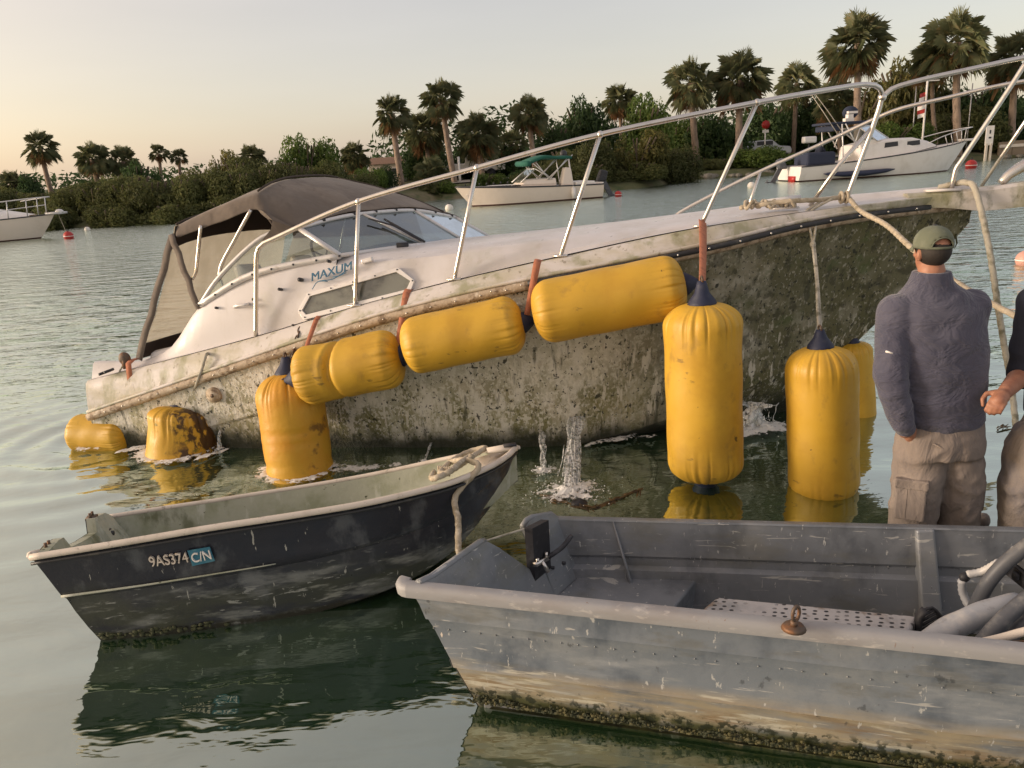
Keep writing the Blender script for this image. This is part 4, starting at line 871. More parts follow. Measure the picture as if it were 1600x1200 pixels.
# rib, stringer, brace on the far inner wall
def farwall(x, y, o=0):
    a_, b_, c_ = g_in(.3, False)[0], g_in(1.2, False)[0], g_in(.7, False)[1]; n = (b_-a_).cross(c_-a_).normalized(); n = n if n.y < 0 else -n
    return atP(x, y, a_+n*o, n), n
P, n = farwall(1444, 826, 0); P2, _ = farwall(1452, 970, 0); X = n.cross((P2-P).normalized())
mb = MB(); mb.hexa([P-X*.042-n*.03, P+X*.042-n*.03, P2+X*.048-n*.06, P2-X*.048-n*.06], [P-X*.036+n*.02, P+X*.036+n*.02, P2+X*.042+n*.055, P2-X*.042+n*.055]); bevel(mb.build('rib', m_grey, gb, smooth=False), .01, 3)
P, n = farwall(958, 815, .0); P2, _ = farwall(998, 945, .0); mb = MB(); mb.tube([P+n*.0, P2+n*.06], [.008, .022], 8, flat=.5); mb.build('brace', m_grey, gb)
# ring bolt on the near gunwale
c = atZ(1240, 982, .585); mb = MB(); mb.tube([c, c+Vector((0, 0, .012))], [.04, .032], 16); mb.tube([c+Vector((0, 0, .01)), c+Vector((0, 0, .03))], .012, 8)
mb.tube([c+Vector((.014*math.cos(z_)+.005, .0+.008*math.cos(z_), .055+.026*math.sin(z_))) for z_ in [2*math.pi*k/16 for k in range(17)]], .006, 6, cap=False); mb.build('ring_bolt', m_chain, gb)
# small weeds and mussels at the waterline
random.seed(8); mb = MB()
for k in range(1500):
    t = random.random()*1.5; w = g_out(t); i = 9; P = w[9].lerp(w[8], random.random()); P.z = .03+abs(random.gauss(0, .022))*(.6+.7*mnoise.noise(Vector((t*9, 0, 0)))); P = P+Vector((0, -.008-.03*(.12-P.z), 0))
    s = random.uniform(.002, .0065); mb.ell(P, (s*random.uniform(.7, 2.6), s*.8, s*random.uniform(.4, 1.6)), 5, 3)
mb.build('waterline_weed', MAT('mussels', (.03, .035, .015), .8, layers=[((.09, .08, .03), 30, .45, .6)]), gb, kind='stuff')
# hoses, pipe and gear lying in the grey boat
def hose(name, label, pts, r, mat, prof=None, cat='hose', n=12):
    mb = MB(); mb.tube(catmull(pts, max(.008, r*.5)), r, n, prof=prof); return setp(mb.build(name, mat), label, cat)
hose('hose', 'thick dark hose arching up out of the grey boat', [atY(1510, 985, 2.55), atY(1526, 945, 2.55), atY(1548, 905, 2.52), atY(1585, 868, 2.5), atY(1640, 835, 2.48), atY(1700, 850, 2.45)], .027, m_hose)
hose('pipe', 'pale wrapped pipe lying along the grey boat gunwale', [atY(1440, 1010, 2.30), atY(1500, 974, 2.33), atY(1560, 950, 2.36), atY(1590, 945, 2.38)], .042, m_pipe, prof=lambda th, i: 1+.05*math.sin(3*th+i*.9)+.04*math.sin(i*.35))
hose('hose', 'dark hose slanting over the pale pipe', [atY(1530, 1010, 2.22), atY(1560, 976, 2.24), atY(1605, 936, 2.27), atY(1660, 905, 2.3)], .027, m_hose)
hose('hose', 'dark hose lowest at the right edge beside the cream hose', [atY(1572, 1004, 2.24), atY(1600, 972, 2.26), atY(1650, 940, 2.28)], .024, m_hose)
hose('hose', 'thin cream hose lying over the gunwale at the right edge', [atY(1515, 1008, 2.14), atY(1560, 998, 2.13), atY(1605, 986, 2.12), atY(1680, 970, 2.1)], .014, m_rim)
hose('wire', 'thin brown wire under the cream hose', [atY(1570, 1008, 2.16), atY(1590, 1003, 2.14), atY(1620, 1005, 2.12)], .006, m_chain, cat='wire')
for lab, pts in (('ribbed pale cable bending down behind the dark hose', [atY(1503, 906, 2.62), atY(1505, 928, 2.62), atY(1518, 955, 2.58)]), ('ribbed pale cable joining the arching hose', [atY(1511, 898, 2.62), atY(1535, 893, 2.6), atY(1562, 878, 2.56)])):
    hose('ribbed_cable', lab, pts, .014, m_pipe, prof=lambda th, i: 1+.16*(i % 2), cat='cable')
mb = MB(); mb.ell(atY(1507, 902, 2.62), (.02, .018, .02), 10, 8); mb.tube(catmull([atY(1562, 878, 2.56), atY(1580, 862, 2.52), atY(1605, 846, 2.5)], .02), .012, 8); setp(mb.build('cable_joint', m_black), 'black elbow joint between the two ribbed cables', 'joint')
random.seed(4); mb = MB(); c = atY(1440, 970, 2.42)
mb.tube(catmull([c+Vector((-.02, 0, -.12)), c+Vector((-.012, 0, -.04)), c+Vector((-.01, 0, .02)), c+Vector((.01, 0, .045))], .02), [.012, .014, .016, .018, .02, .022, .024, .024, .02, .018][:len(catmull([c+Vector((-.02, 0, -.12)), c+Vector((-.012, 0, -.04)), c+Vector((-.01, 0, .02)), c+Vector((.01, 0, .045))], .02))] if False else .02, 10, flat=.6)
for k in range(5): mb.tube(catmull([c+Vector((0, 0, .04-.02*k)), c+Vector((.04+.012*k, .01, .045-.012*k)), c+Vector((.075-.006*k, 0, -.0-.02*k)), c+Vector((.06+.01*k, 0, -.05-.01*k))], .015), .006, 6)
setp(mb.build('harness', m_black), 'tangle of black straps at the end of the perforated bench', 'strap')
mb = MB(); c = atY(1610, 892, 2.55); mb.hexa([c+Vector(p) for p in ((-.05, -.05, -.05), (.1, -.05, -.05), (.1, .08, -.05), (-.05, .08, -.05))], [c+Vector(p) for p in ((-.07, -.06, .03), (.1, -.06, .03), (.1, .08, .03), (-.07, .08, .03))]); mb.box(c+Vector((-.075, -.03, 0)), (.02, .03, .03))
t_ = setp(bevel(mb.build('battery_box', m_black, smooth=False), .008), 'black box with a clip at the right edge in the grey boat', 'box')
mb = MB(); mb.hexa([c+Vector(p) for p in ((-.06, -.05, .031), (.1, -.05, .031), (.1, .07, .031), (-.06, .07, .031))], [c+Vector(p) for p in ((-.045, -.04, .08), (.1, -.04, .08), (.1, .06, .08), (-.045, .06, .08))]); bevel(mb.build('lid', m_pipe, t_, smooth=False), .01)

# ================================================================== PEOPLE
m_skin = MAT('skin', (.36, .17, .105), .55, layers=[((.28, .12, .075), 14, .45, .7)], bumps=[(120, .15, .002)])
m_hair = MAT('hair', (.02, .015, .012), .7, bumps=[((160, 160, 30), .6, .004)])
m_jacket = MAT('grey_fleece', (.075, .075, .108), .95, spec=.15, layers=[((.100, .100, .135), 4, .42, .7), ((.065, .068, .10), (6, 6, 3), .5, .72, {'amt': .6})], bumps=[((5, 5, 9), .55, .05, 3, 1.6), ((16, 16, 9), .12, .012, 2, .8), (160, .2, .002)], sheen=.25)
m_trouser = MAT('grey_cotton', (.225, .19, .17), .92, spec=.15, layers=[((.30, .25, .215), (6, 6, 3), .45, .7), ((.13, .11, .10), (9, 9, 4), .55, .75, {'amt': .7})], bumps=[((8, 8, 5), .6, .035, 4, .8), (240, .25, .0015)])
m_trouser2 = MAT('pale_denim', (.27, .23, .20), .92, spec=.15, layers=[((.16, .15, .16), (5, 5, 3), .45, .65), ((.36, .31, .26), (9, 9, 4), .55, .75, {'amt': .7})], bumps=[((8, 8, 5), .6, .035, 4, .8)])
m_navyshirt = MAT('navy_shirt', (.018, .022, .04), .9, bumps=[((8, 8, 5), .5, .03, 4, .6)])
m_cap = MAT('olive_cap', (.12, .135, .095), .9, layers=[((.155, .17, .125), 14, .45, .7)], bumps=[(200, .3, .0015)])
def skin_union(parts, voxel, name, mat, parent, smooth=6, wrinkle=None):
    """one continuous surface grown over overlapping tapered limbs"""
    mb = MB()
    for v, f in parts: mb.add(v, f)
    me = bpy.data.meshes.new('tmp'); me.from_pydata([tuple(p) for p in mb.v], [], mb.f); me.update()
    bm = bmesh.new(); bm.from_mesh(me); bmesh.ops.recalc_face_normals(bm, faces=bm.faces); bm.to_mesh(me); bm.free()
    o = bpy.data.objects.new('tmp', me); COL.objects.link(o)
    md = o.modifiers.new('r', 'REMESH'); md.mode = 'VOXEL'; md.voxel_size = voxel; md.use_smooth_shade = True
    sm = o.modifiers.new('s', 'SMOOTH'); sm.factor = .5; sm.iterations = smooth
    dg = bpy.context.evaluated_depsgraph_get(); m2 = bpy.data.meshes.new_from_object(o.evaluated_get(dg))
    bpy.data.objects.remove(o); bpy.data.meshes.remove(me)
    if wrinkle:
        ns = [v.normal.copy() for v in m2.vertices]
        for v, n in zip(m2.vertices, ns): v.co += n*wrinkle(v.co)
    m2.name = name; m2.materials.clear(); m2.materials.append(mat)
    m2.polygons.foreach_set('use_smooth', [True]*len(m2.polygons)); m2.update()
    return link(name, m2, parent)
def limb(pts, rad, n=16, flat=None):
    mb = MB(); P = [Vector(p) for p in pts]; rr = rad
    # ball ends and joints
    mb.tube(P, list(rr), n)
    for p, r in zip(P, rr): mb.ell(p, (r, r, r), n, 10)
    return mb.v, mb.f
def loft(secs, n=28, sq=2.4):
    """secs: (x,y,z, rx, ry, rotz)"""
    rows = []
    for x, y, z, rx, ry, *o in secs:
        rz = o[0] if o else 0; r_ = []
        for k in range(n):
            t = 2*math.pi*k/n; c, s = math.cos(t), math.sin(t)
            px, py = rx*math.copysign(abs(c)**(2/sq), c), ry*math.copysign(abs(s)**(2/sq), s)
            r_.append(Vector((x+px*math.cos(rz)-py*math.sin(rz), y+px*math.sin(rz)+py*math.cos(rz), z)))
        rows.append(r_)
    mb = MB(); mb.grid(rows, closed=True); mb.add(rows[0], [tuple(range(n))]); mb.add(rows[-1], [tuple(range(n))]); return mb.v, mb.f
def hand(wr, fdir, pdir, curl, size=1.0, thumb=1):
    """wrist point, finger direction, palm normal (towards the palm side); returns limb parts"""
    wr = Vector(wr); d = Vector(fdir).normalized(); p = Vector(pdir); p = (p-d*p.dot(d)).normalized(); s = d.cross(p)*thumb
    out = [limb([wr, wr+d*.05*size, wr+d*.085*size], [.026*size, .034*size, .030*size])]
    for k, L_ in ((-1.5, .062), (-.5, .078), (.5, .086), (1.5, .080)):
        b = wr+d*.085*size+s*(.0185*k*size); a_ = curl; q = [b]; cur = d.copy()
        for j, l in enumerate((.45, .32, .26)):
            a2 = a_*(j+.6); dirn = d*math.cos(a2)+p*math.sin(a2); q.append(q[-1]+dirn*(L_*l*1.05*size))
        out.append(limb(q, [.0098*size, .0094*size, .0086*size, .0072*size], 8))
    b = wr+d*.03*size+s*.028*size
    out.append(limb([b, b+(d*.6+s*.75+p*.2).normalized()*.04*size, b+(d*.6+s*.75+p*.2).normalized()*.04*size+(d*.9+s*.1+p*.5).normalized()*.035*size, b+(d*.6+s*.75+p*.2).normalized()*.04*size+(d*.8-s*.2+p*.7).normalized()*.06*size], [.015*size, .0125*size, .011*size, .009*size], 8))
    return out
def wrk(a1, s1, a2=0, s2=1):
    def f_(p):
        q = Vector((p.x*s1, p.y*s1, p.z*s1*1.5)); w = mnoise.noise(q+Vector((mnoise.noise(q*.6)*1.4, 0, 0)))
        r = a1*(1-2*abs(w))
        if a2: r += a2*mnoise.noise(p*s2)
        return r
    return f_
def head_parts(c, fwd=Vector((0, 1, 0)), k_=1.0):
    c = Vector(c); f_ = Vector(fwd).normalized(); s = f_.cross(Vector((0, 0, 1))); u = Vector((0, 0, 1)); mb = []
    def E(off, rad, n=18, m=12):
        off = [a*k_ for a in off]; rad = [a*k_ for a in rad]; q = MB(); q.ell(c+s*off[0]+f_*off[1]+u*off[2], rad, n, m, (s, f_, u)); mb.append((q.v, q.f))
    E((0, -.008, .03), (.076, .094, .092)); E((0, .028, -.045), (.058, .066, .072)); E((0, .055, -.088), (.03, .03, .022))
    E((0, .098, -.015), (.013, .018, .022)); E((0, .085, .012), (.05, .018, .014)); E((0, .088, -.055), (.026, .012, .010))
    for k in (-1, 1):
        E((k*.078, -.005, -.012), (.010, .022, .034), 10, 8); E((k*.088, -.012, -.006), (.006, .016, .024), 10, 8); E((k*.035, .078, -.018), (.02, .016, .014), 10, 8)
    return mb

# ---- man in the cap
pm = thing('person', 'person in grey fleece, cargo trousers and olive cap with back turned', 'person', (2.03, 3.5, -.17))
HX, HY, HZ, HK = 1.945, 3.49, 1.583, .86
parts = head_parts((HX, HY, HZ), fwd=(-.12, 1, 0), k_=HK)
parts += [limb([(1.955, 3.49, 1.40), (1.95, 3.49, 1.50)], [.062, .058])]
parts += [loft([(2.045, 3.5, .62, .15, .11), (2.04, 3.5, .80, .17, .12), (2.0, 3.5, 1.1, .17, .12), (1.975, 3.5, 1.30, .17, .10), (1.96, 3.5, 1.40, .08, .07)])]
parts += [limb([(1.81, 3.5, 1.33), (1.775, 3.44, 1.05), (1.845, 3.40, .755)], [.055, .045, .032]), limb([(2.16, 3.5, 1.33), (2.19, 3.62, 1.08), (2.12, 3.86, 1.17)], [.055, .045, .032])]
parts += hand((1.862, 3.42, .765), (.75, .45, -1), (1, .1, 0), .25, thumb=-1)[:6]
parts += hand((2.12, 3.86, 1.17), (-.6, 1, .15), (-.3, 0, -1), .75)
parts += [limb([(1.98, 3.5, .62), (1.98, 3.5, .28), (1.985, 3.5, -.08)], [.09, .065, .05]), limb([(2.15, 3.5, .62), (2.205, 3.5, .28), (2.215, 3.5, -.08)], [.09, .065, .05])]
parts += [limb([(1.985, 3.49, -.12), (1.96, 3.62, -.14)], [.045, .04]), limb([(2.215, 3.49, -.12), (2.23, 3.62, -.14)], [.045, .04])]
skin_union(parts, .0075, 'body', m_skin, pm, 2)
jk = [loft([(2.065, 3.5, .745, .168, .138), (2.065, 3.495, .775, .184, .150), (2.05, 3.495, .90, .192, .156), (2.035, 3.495, 1.05, .204, .158), (2.01, 3.495, 1.20, .212, .152), (1.99, 3.5, 1.31, .208, .138), (1.975, 3.5, 1.375, .170, .115), (1.962, 3.498, 1.42, .115, .092), (1.955, 3.495, 1.455, .088, .082)], sq=2.3)]
jk += [limb([(1.805, 3.49, 1.315), (1.785, 3.465, 1.18), (1.768, 3.43, 1.03), (1.79, 3.405, .92), (1.832, 3.40, .80)], [.082, .075, .070, .062, .050])]
jk += [limb([(2.16, 3.5, 1.315), (2.175, 3.55, 1.18), (2.175, 3.62, 1.06), (2.15, 3.76, 1.12), (2.12, 3.84, 1.165)], [.080, .075, .070, .062, .052])]
jacket = skin_union(jk, .011, 'jacket', m_jacket, pm, 5, wrk(.008, 4.5, .003, 15))
skin_union([loft([(1.962, 3.498, 1.40, .105, .09), (1.955, 3.495, 1.44, .094, .088), (1.950, 3.49, 1.497, .078, .076)])], .008, 'collar', m_jacket, jacket, 2, wrk(.002, 12))
skin_union([limb([(1.825, 3.402, .81), (1.846, 3.402, .775)], [.052, .047])], .008, 'cuff', m_jacket, jacket, 2)
mb = MB(); mb.tube([Vector((1.722, 3.40, 1.155)), Vector((1.75, 3.385, 1.148))], .005, 6); mb.build('arm_logo', m_white, jacket)
tk = [loft([(2.075, 3.5, .60, .195, .15), (2.07, 3.5, .70, .19, .15), (2.065, 3.5, .80, .175, .135)])]
tk += [limb([(1.985, 3.5, .60), (1.978, 3.495, .42), (1.98, 3.5, .25), (1.985, 3.5, .05), (1.985, 3.5, -.10)], [.118, .113, .107, .10, .095])]
tk += [limb([(2.165, 3.5, .60), (2.195, 3.495, .42), (2.21, 3.5, .25), (2.22, 3.5, .05), (2.22, 3.5, -.10)], [.114, .104, .095, .09, .086])]
trs = skin_union(tk, .011, 'trousers', m_trouser, pm, 4, wrk(.010, 6.5, .004, 16))
def pocket(c, X, Zd, w, h):
    c = Vector(c); X = Vector(X).normalized(); Zd = Vector(Zd).normalized(); n = X.cross(Zd)
    mb = MB(); mb.box(c, (w, .03, h), (X, n, Zd)); o = bevel(mb.build('cargo_pocket', m_trouser, trs, smooth=False), .008, 2)
    mb = MB(); mb.box(c+Zd*(h*.5)+n*0, (w*1.08, .038, h*.26), (X, n, Zd)); bevel(mb.build('flap', m_trouser, o, smooth=False), .006, 2)
    mb = MB(); mb.box(c+X*(-.02), (.006, .034, h*.9), (X, n, Zd)); mb.build('pleat', m_dark if False else m_trouser, o, smooth=False)
pocket((1.905, 3.405, .385), (1, -.55, 0), (0, 0, 1), .135, .19)
for P0, P1 in (((1.965, 3.36, .70), (2.05, 3.35, .665)),):
    mb = MB(); mb.tube([Vector(P0), Vector(P0).lerp(Vector(P1), .5)+Vector((0, -.004, -.006)), Vector(P1)], .004, 6); mb.build('pocket_seam', m_trouser, trs)
mb = MB(); mb.box((2.305, 3.49, .36), (.018, .05, .16)); bevel(mb.build('cargo_pocket', m_trouser, trs, smooth=False), .006)
# hair under the cap, cap with its back opening
q = MB(); q.ell((HX+.002, HY-.010, HZ+.010), (.0815*HK, .098*HK, .084*HK), 24, 16); q.build('hair', m_hair, pm)
cap_c = Vector((HX, HY-.004, HZ+.036)); rows = []; n = 48; keep = []
mb = MB(); v = []; fcs = []; m = 14
for i in range(m+1):
    ph = R(-8)+(R(90)-R(-8))*i/m
    for k in range(n):
        th = 2*math.pi*k/n; rx, ry, rz = .092*HK, .107*HK, .098*HK
        seam = 1-.012*math.exp(-((((th*6/(2*math.pi)) % 1)-.5)/.05)**2)
        v.append(cap_c+Vector((rx*math.cos(ph)*math.cos(th)*seam, ry*math.cos(ph)*math.sin(th)*seam, rz*math.sin(ph)**.92 if ph > 0 else rz*math.sin(ph))))
for i in range(m):
    for k in range(n):
        th = 2*math.pi*(k+.5)/n; ph = R(-8)+(R(98))*(i+.5)/m; dth = (th-1.5*math.pi)
        if 1 <= i and (dth/.62)**2+((ph-R(-1))/R(28))**2 < 1: continue
        fcs.append((i*n+k, i*n+(k+1) % n, (i+1)*n+(k+1) % n, (i+1)*n+k))
mb.add(v, fcs); cap = solid(mb.build('cap', m_cap, pm), .004)
mb = MB(); mb.ell(cap_c+Vector((0, 0, .099*HK)), (.009, .009, .006), 10, 6); mb.build('button', m_dark, cap)
mb = MB(); rim_ = [cap_c+Vector((.093*math.cos(t), .108*math.sin(t), .012+.0*t)) for t in [1.5*math.pi+.66*math.cos(math.pi*j/14) for j in range(15)]]
arch = [cap_c+HK*Vector((.0945*math.cos(ph)*math.cos(1.5*math.pi+d), .1095*math.cos(ph)*math.sin(1.5*math.pi+d), .098*math.sin(ph))) for d, ph in [(.62*math.cos(math.pi*j/16), R(-1)+R(28)*math.sin(math.pi*j/16)) for j in range(17)]]
mb.tube(arch, .0035, 6); mb.build('trim', m_cap, cap)
rows = []
for j in range(9):
    t = R(200)-R(220)*j/8*1.0
for a_ in range(17):
    t = R(15)+R(150)*a_/16; rows.append([cap_c+HK*Vector((.09*math.cos(t), .10*math.sin(t)+e*.075*math.sin(t)**1.5, -.012-.025*e*e)) for e in (0, .5, 1)])
mb = MB(); mb.grid(rows); solid(mb.build('brim', m_cap, cap), .005)

# ---- second man, mostly past the right edge; forearm and fist reach in
X2 = 2.66
p2_ = thing('person', 'person at the right edge in navy shirt and pale trousers reaching in', 'person', (X2, 3.45, -.17))
fist = atY(1562, 622, 3.26); el = atY(1612, 560, 3.42); sh = Vector((X2-.21, 3.46, 1.33)); el = Vector((2.425, 3.47, .99)); 
parts = head_parts((X2, 3.46, 1.57), fwd=(-.3, 1, 0), k_=.9) + [limb([(X2, 3.46, 1.38), (X2, 3.46, 1.50)], [.06, .056])]
parts += [loft([(X2, 3.45, .62, .15, .11), (X2, 3.45, .9, .16, .115), (X2, 3.45, 1.28, .18, .11), (X2, 3.45, 1.40, .08, .07)])]
wr = fist+(el-fist).normalized()*.075
parts += [limb([sh, el, el.lerp(wr, .35), wr], [.055, .047, .046, .033]), limb([(X2+.21, 3.45, 1.34), (X2+.27, 3.52, 1.05), (X2+.2, 3.72, 1.1)], [.055, .045, .033])]
parts += hand(wr, (fist-el).normalized()+Vector((0, 0, -.1)), (-.2, .2, -1), .85, 1.0, -1) + hand((X2+.2, 3.72, 1.1), (-.5, 1, .2), (-.3, 0, -1), .8)
parts += [limb([(X2-.12, 3.45, .62), (X2-.155, 3.45, .28), (X2-.14, 3.45, -.08)], [.09, .065, .05]), limb([(X2+.1, 3.45, .62), (X2+.12, 3.47, .28), (X2+.12, 3.45, -.08)], [.09, .065, .05])]
parts += [limb([(X2-.14, 3.44, -.12), (X2-.16, 3.57, -.14)], [.045, .04]), limb([(X2+.12, 3.44, -.12), (X2+.14, 3.57, -.14)], [.045, .04])]
skin_union(parts, .0065, 'body', m_skin, p2_, 2)
skin_union([loft([(X2, 3.45, .78, .19, .15), (X2, 3.45, 1.0, .20, .15), (X2, 3.45, 1.2, .215, .145), (X2, 3.45, 1.32, .20, .125), (X2, 3.455, 1.40, .11, .09), (X2, 3.455, 1.44, .08, .075)]), limb([sh, sh.lerp(el, .55), sh.lerp(el, 1.02)], [.088, .078, .068]), limb([(X2+.2, 3.45, 1.33), (X2+.26, 3.5, 1.1)], [.085, .07])], .011, 'shirt', m_navyshirt, p2_, 4, wrk(.007, 6, .004, 14))
skin_union([loft([(X2, 3.45, .60, .19, .15), (X2, 3.45, .82, .18, .14)]), limb([(X2-.13, 3.45, .62), (X2-.165, 3.44, .42), (X2-.155, 3.44, .22), (X2-.14, 3.45, -.08)], [.135, .122, .105, .10]), limb([(X2+.1, 3.45, .60), (X2+.12, 3.46, .28), (X2+.12, 3.45, -.08)], [.12, .10, .09])], .011, 'trousers', m_trouser2, p2_, 4, wrk(.010, 6.5, .004, 16))
q = MB(); q.ell((X2, 3.446, 1.606), (.0745, .089, .086), 20, 14); q.build('hair', m_hair, p2_)
# floating wader bag / float behind the second man's leg
c = Vector((2.40, 3.72, .06)); random.seed(2)
mb = MB(); mb.ell(c, (.075, .06, .05), 14, 10); mb.ell(c+Vector((.06, .0, .03)), (.06, .05, .045), 14, 10)
for k in range(len(mb.v)): mb.v[k] += Vector((1, 1, 1))*.012*mnoise.noise(mb.v[k]*22)
fb = setp(mb.build('float_bag', m_trouser2), 'crumpled pale bag floating beside the second man', 'bag')
mb = MB(); mb.box(c+Vector((-.03, -.045, .05)), (.07, .04, .05)); bevel(mb.build('buckle', m_chain, fb, smooth=False), .006)
# submerged shoal the men stand on
mk('seabed', [(1.5, 3.2, -.175), (3.4, 3.1, -.175), (3.6, 4.0, -.175), (1.5, 4.0, -.175), (.8, 2.6, -1.5), (4.5, 2.5, -1.5), (4.8, 5, -1.5), (.8, 5, -1.5)], [(0, 1, 2, 3), (0, 4, 5, 1), (1, 5, 6, 2), (2, 6, 7, 3), (3, 7, 4, 0)], MAT('mud', (.08, .075, .05), .9), kind='structure')

# ================================================================== FAR SHORE
SHORE = [(-140, 60), (-80, 52), (-45, 44), (-30, 41), (-24, 42), (-16, 40.8), (-11.7, 40.9), (-9, 42.5), (-6.3, 43.5), (-3.6, 48.4), (0, 47.5), (3, 46), (6.7, 46.2), (10, 49.5), (13.6, 55.5), (17, 55), (23, 56), (30.5, 57), (36, 59.5), (42, 59.5), (60, 58), (110, 60), (200, 70)]
sx = [p[0] for p in SHORE]; sy = [p[1] for p in SHORE]; f_sh = hermite(sx, sy)
m_ground = MAT('shore_ground', (.085, .09, .035), .95, layers=[((.16, .13, .08), .35, .5, .7), ((.05, .07, .022), 1.1, .45, .7), ((.13, .11, .08), 6, .55, .7, {'z': (.35, .05), 'amt': .9})], bumps=[(3, .6, .1)])
xs_ = [-200+i*2.0 for i in range(201)]; rows = []
for x in xs_:
    y0 = f_sh(x) if -140 < x < 200 else (60 if x < 0 else 70)
    rows.append([Vector((x, y0+d, z+.08*mnoise.noise(Vector((x*.4, d*.5, 0))))) for d, z in ((-3, -1.2), (-.3, -.15), (.4, .18), (1.4, .45), (4, .62), (9, .75), (16, .95), (30, 1.1), (70, 1.2), (300, 1.5))])
mb = MB(); mb.grid(rows); mb.build('ground', m_ground, kind='structure')
GZ = lambda x, y: float(np.interp(y-f_sh(x), [-3, -.3, .4, 1.4, 4, 9, 16, 30, 70, 300], [-1.2, -.15, .18, .45, .62, .75, .95, 1.1, 1.2, 1.5]))
m_path = MAT('pale_concrete', (.40, .38, .35), .9, layers=[((.28, .26, .23), 1, .45, .7)])
rows = []
for i in range(40):
    x = -14+i*1.6; y = f_sh(x)+7.5+1.5*math.sin(x*.12); rows.append([Vector((x, y, GZ(x, y)+.09)), Vector((x, y+3.2, GZ(x, y+3.2)+.09))])
mb = MB(); mb.grid(rows); mb.build('path', m_path, kind='structure')
# rocks along the edge at the right
random.seed(11); mrock = MAT('rock', (.20, .18, .15), .9, layers=[((.10, .095, .07), 2, .45, .65)], bumps=[(4, .6, .08)])
for k in range(26):
    x = 11+random.random()*8 if k < 16 else 33+random.random()*8; y = f_sh(x)+random.uniform(-.1, .7); s = random.uniform(.2, .5)
    mb = MB(); mb.ell((0, 0, 0), (s, s*.8, s*.55), 9, 6)
    for j in range(len(mb.v)): mb.v[j] *= 1+.35*mnoise.noise(mb.v[j]*2.2+Vector((k, 0, 0)))
    o = mb.build('shore_rock', mrock, smooth=False); o.location = (x, y, .12); setp(o, 'grey boulder on the shore edge left of the white fishing boat' if k < 16 else 'grey boulder on the shore edge by the dock post', 'rock', 'shore boulders left' if k < 16 else 'shore boulders right')

# ---- plants
def leaf_cloud(n, lobes, leaf, seed, up_bias=.3, shell=.55):
    """leaf-sized faces through the volume of several lobes"""
    rnd = random.Random(seed); v = []; f = []
    wts = [l[3]*l[4]*l[5] for l in lobes]; tw = sum(wts)
    for l, w in zip(lobes, wts):
        for _ in range(int(n*w/tw)):
            while True:
                p = Vector((rnd.uniform(-1, 1), rnd.uniform(-1, 1), rnd.uniform(-1, 1)))
                if shell < p.length < 1: break
                if p.length < 1 and rnd.random() < .25: break
            k = 1+.22*mnoise.noise(p*2.3+Vector((l[0], l[1], seed)))
            if mnoise.noise(p*3.1+Vector((seed, l[2], l[0]))) < -.28: continue
            c = Vector((l[0]+p.x*l[3]*k, l[1]+p.y*l[4]*k, l[2]+p.z*l[5]*k))
            if c.z < .02: continue
            nrm = (p+Vector((rnd.gauss(0, .6), rnd.gauss(0, .6), rnd.gauss(up_bias, .6)))).normalized(); a = nrm.orthogonal().normalized(); a.rotate(Matrix.Rotation(rnd.uniform(0, 6.28), 3, nrm)); b = nrm.cross(a)
            s = leaf*rnd.uniform(.6, 1.3); o = len(v)
            v += [c-a*s, c-b*s*.42+nrm*s*.1, c+a*s*1.05, c+b*s*.42+nrm*s*.1]; f.append((o, o+1, o+2, o+3))
    return v, f
def raw_mesh(name, v, f, mat, smooth=False):
    me = bpy.data.meshes.new(name); me.from_pydata([tuple(p) for p in v], [], f); me.update(); me.materials.append(mat); return me
m_mang = LEAF('mangrove_leaf', (.135, .15, .055), (.09, .105, .04), (.18, .17, .065), .7, .5)
m_dkleaf = LEAF('dark_leaf', (.065, .11, .04), (.045, .08, .03), (.10, .145, .05), 1.0, .45)
m_brt = LEAF('bright_leaf', (0.145, 0.217, 0.049), (0.094, 0.152, 0.038), (0.232, 0.261, 0.072), 1.0, .45)
m_olive = LEAF('olive_leaf', (0.174, 0.167, 0.052), (0.102, 0.109, 0.041), (0.246, 0.196, 0.065), .8, .45)
m_palm = LEAF('palm_leaf', (.19, .205, .105), (.14, .165, .08), (.28, .23, .11), 1.2, .5)
m_deadf = LEAF('dead_frond', (.30, .165, .075), (.20, .115, .055), (.36, .21, .10), 1.5, .25)
m_bark = MAT('palm_trunk', (.30, .22, .165), .9, layers=[((.19, .14, .10), (6, 6, 2), .45, .65)], bumps=[((4, 4, 14), .8, .06)])
m_twig = MAT('bark', (.09, .07, .05), .95, bumps=[(8, .5, .05)])
def bush_mesh(seed, n=5200, leaf=.15, w=2.0, d=1.5, h=2.0, nl=9):
    rnd = random.Random(seed); lobes = []
    for k in range(nl):
        a = rnd.uniform(0, 6.28); r = rnd.uniform(.15, .75)
        x, y = w*r*math.cos(a), d*r*math.sin(a); rz = h*rnd.uniform(.28, .5); z = rnd.uniform(.25, .95)*(h-rz)*(1.1-.45*r)
        lobes.append((x, y, max(rz*.6, z), w*rnd.uniform(.3, .5), d*rnd.uniform(.32, .5), rz))
    return leaf_cloud(n, lobes, leaf, seed)
def stems(seed, w, h, n=7):
    rnd = random.Random(seed); mb = MB()
    for k in range(n):
        a = rnd.uniform(0, 6.28); r = rnd.uniform(.1, .6)*w
        mb.tube(catmull([(.12*w*math.cos(a), .12*w*math.sin(a), -.3), (r*.4*math.cos(a), r*.4*math.sin(a), h*.35), (r*math.cos(a+.4), r*math.sin(a+.4), h*.8)], .4), [.06, .05, .045, .04, .035, .03, .025, .02, .015, .012, .01, .008][:0] or .045, 5)
    return mb
BUSH = [raw_mesh('bush_crown', *bush_mesh(s, w=2.1, d=1.5, h=2.2, n=13000, leaf=.085), m_mang) for s in (1, 2, 3)]
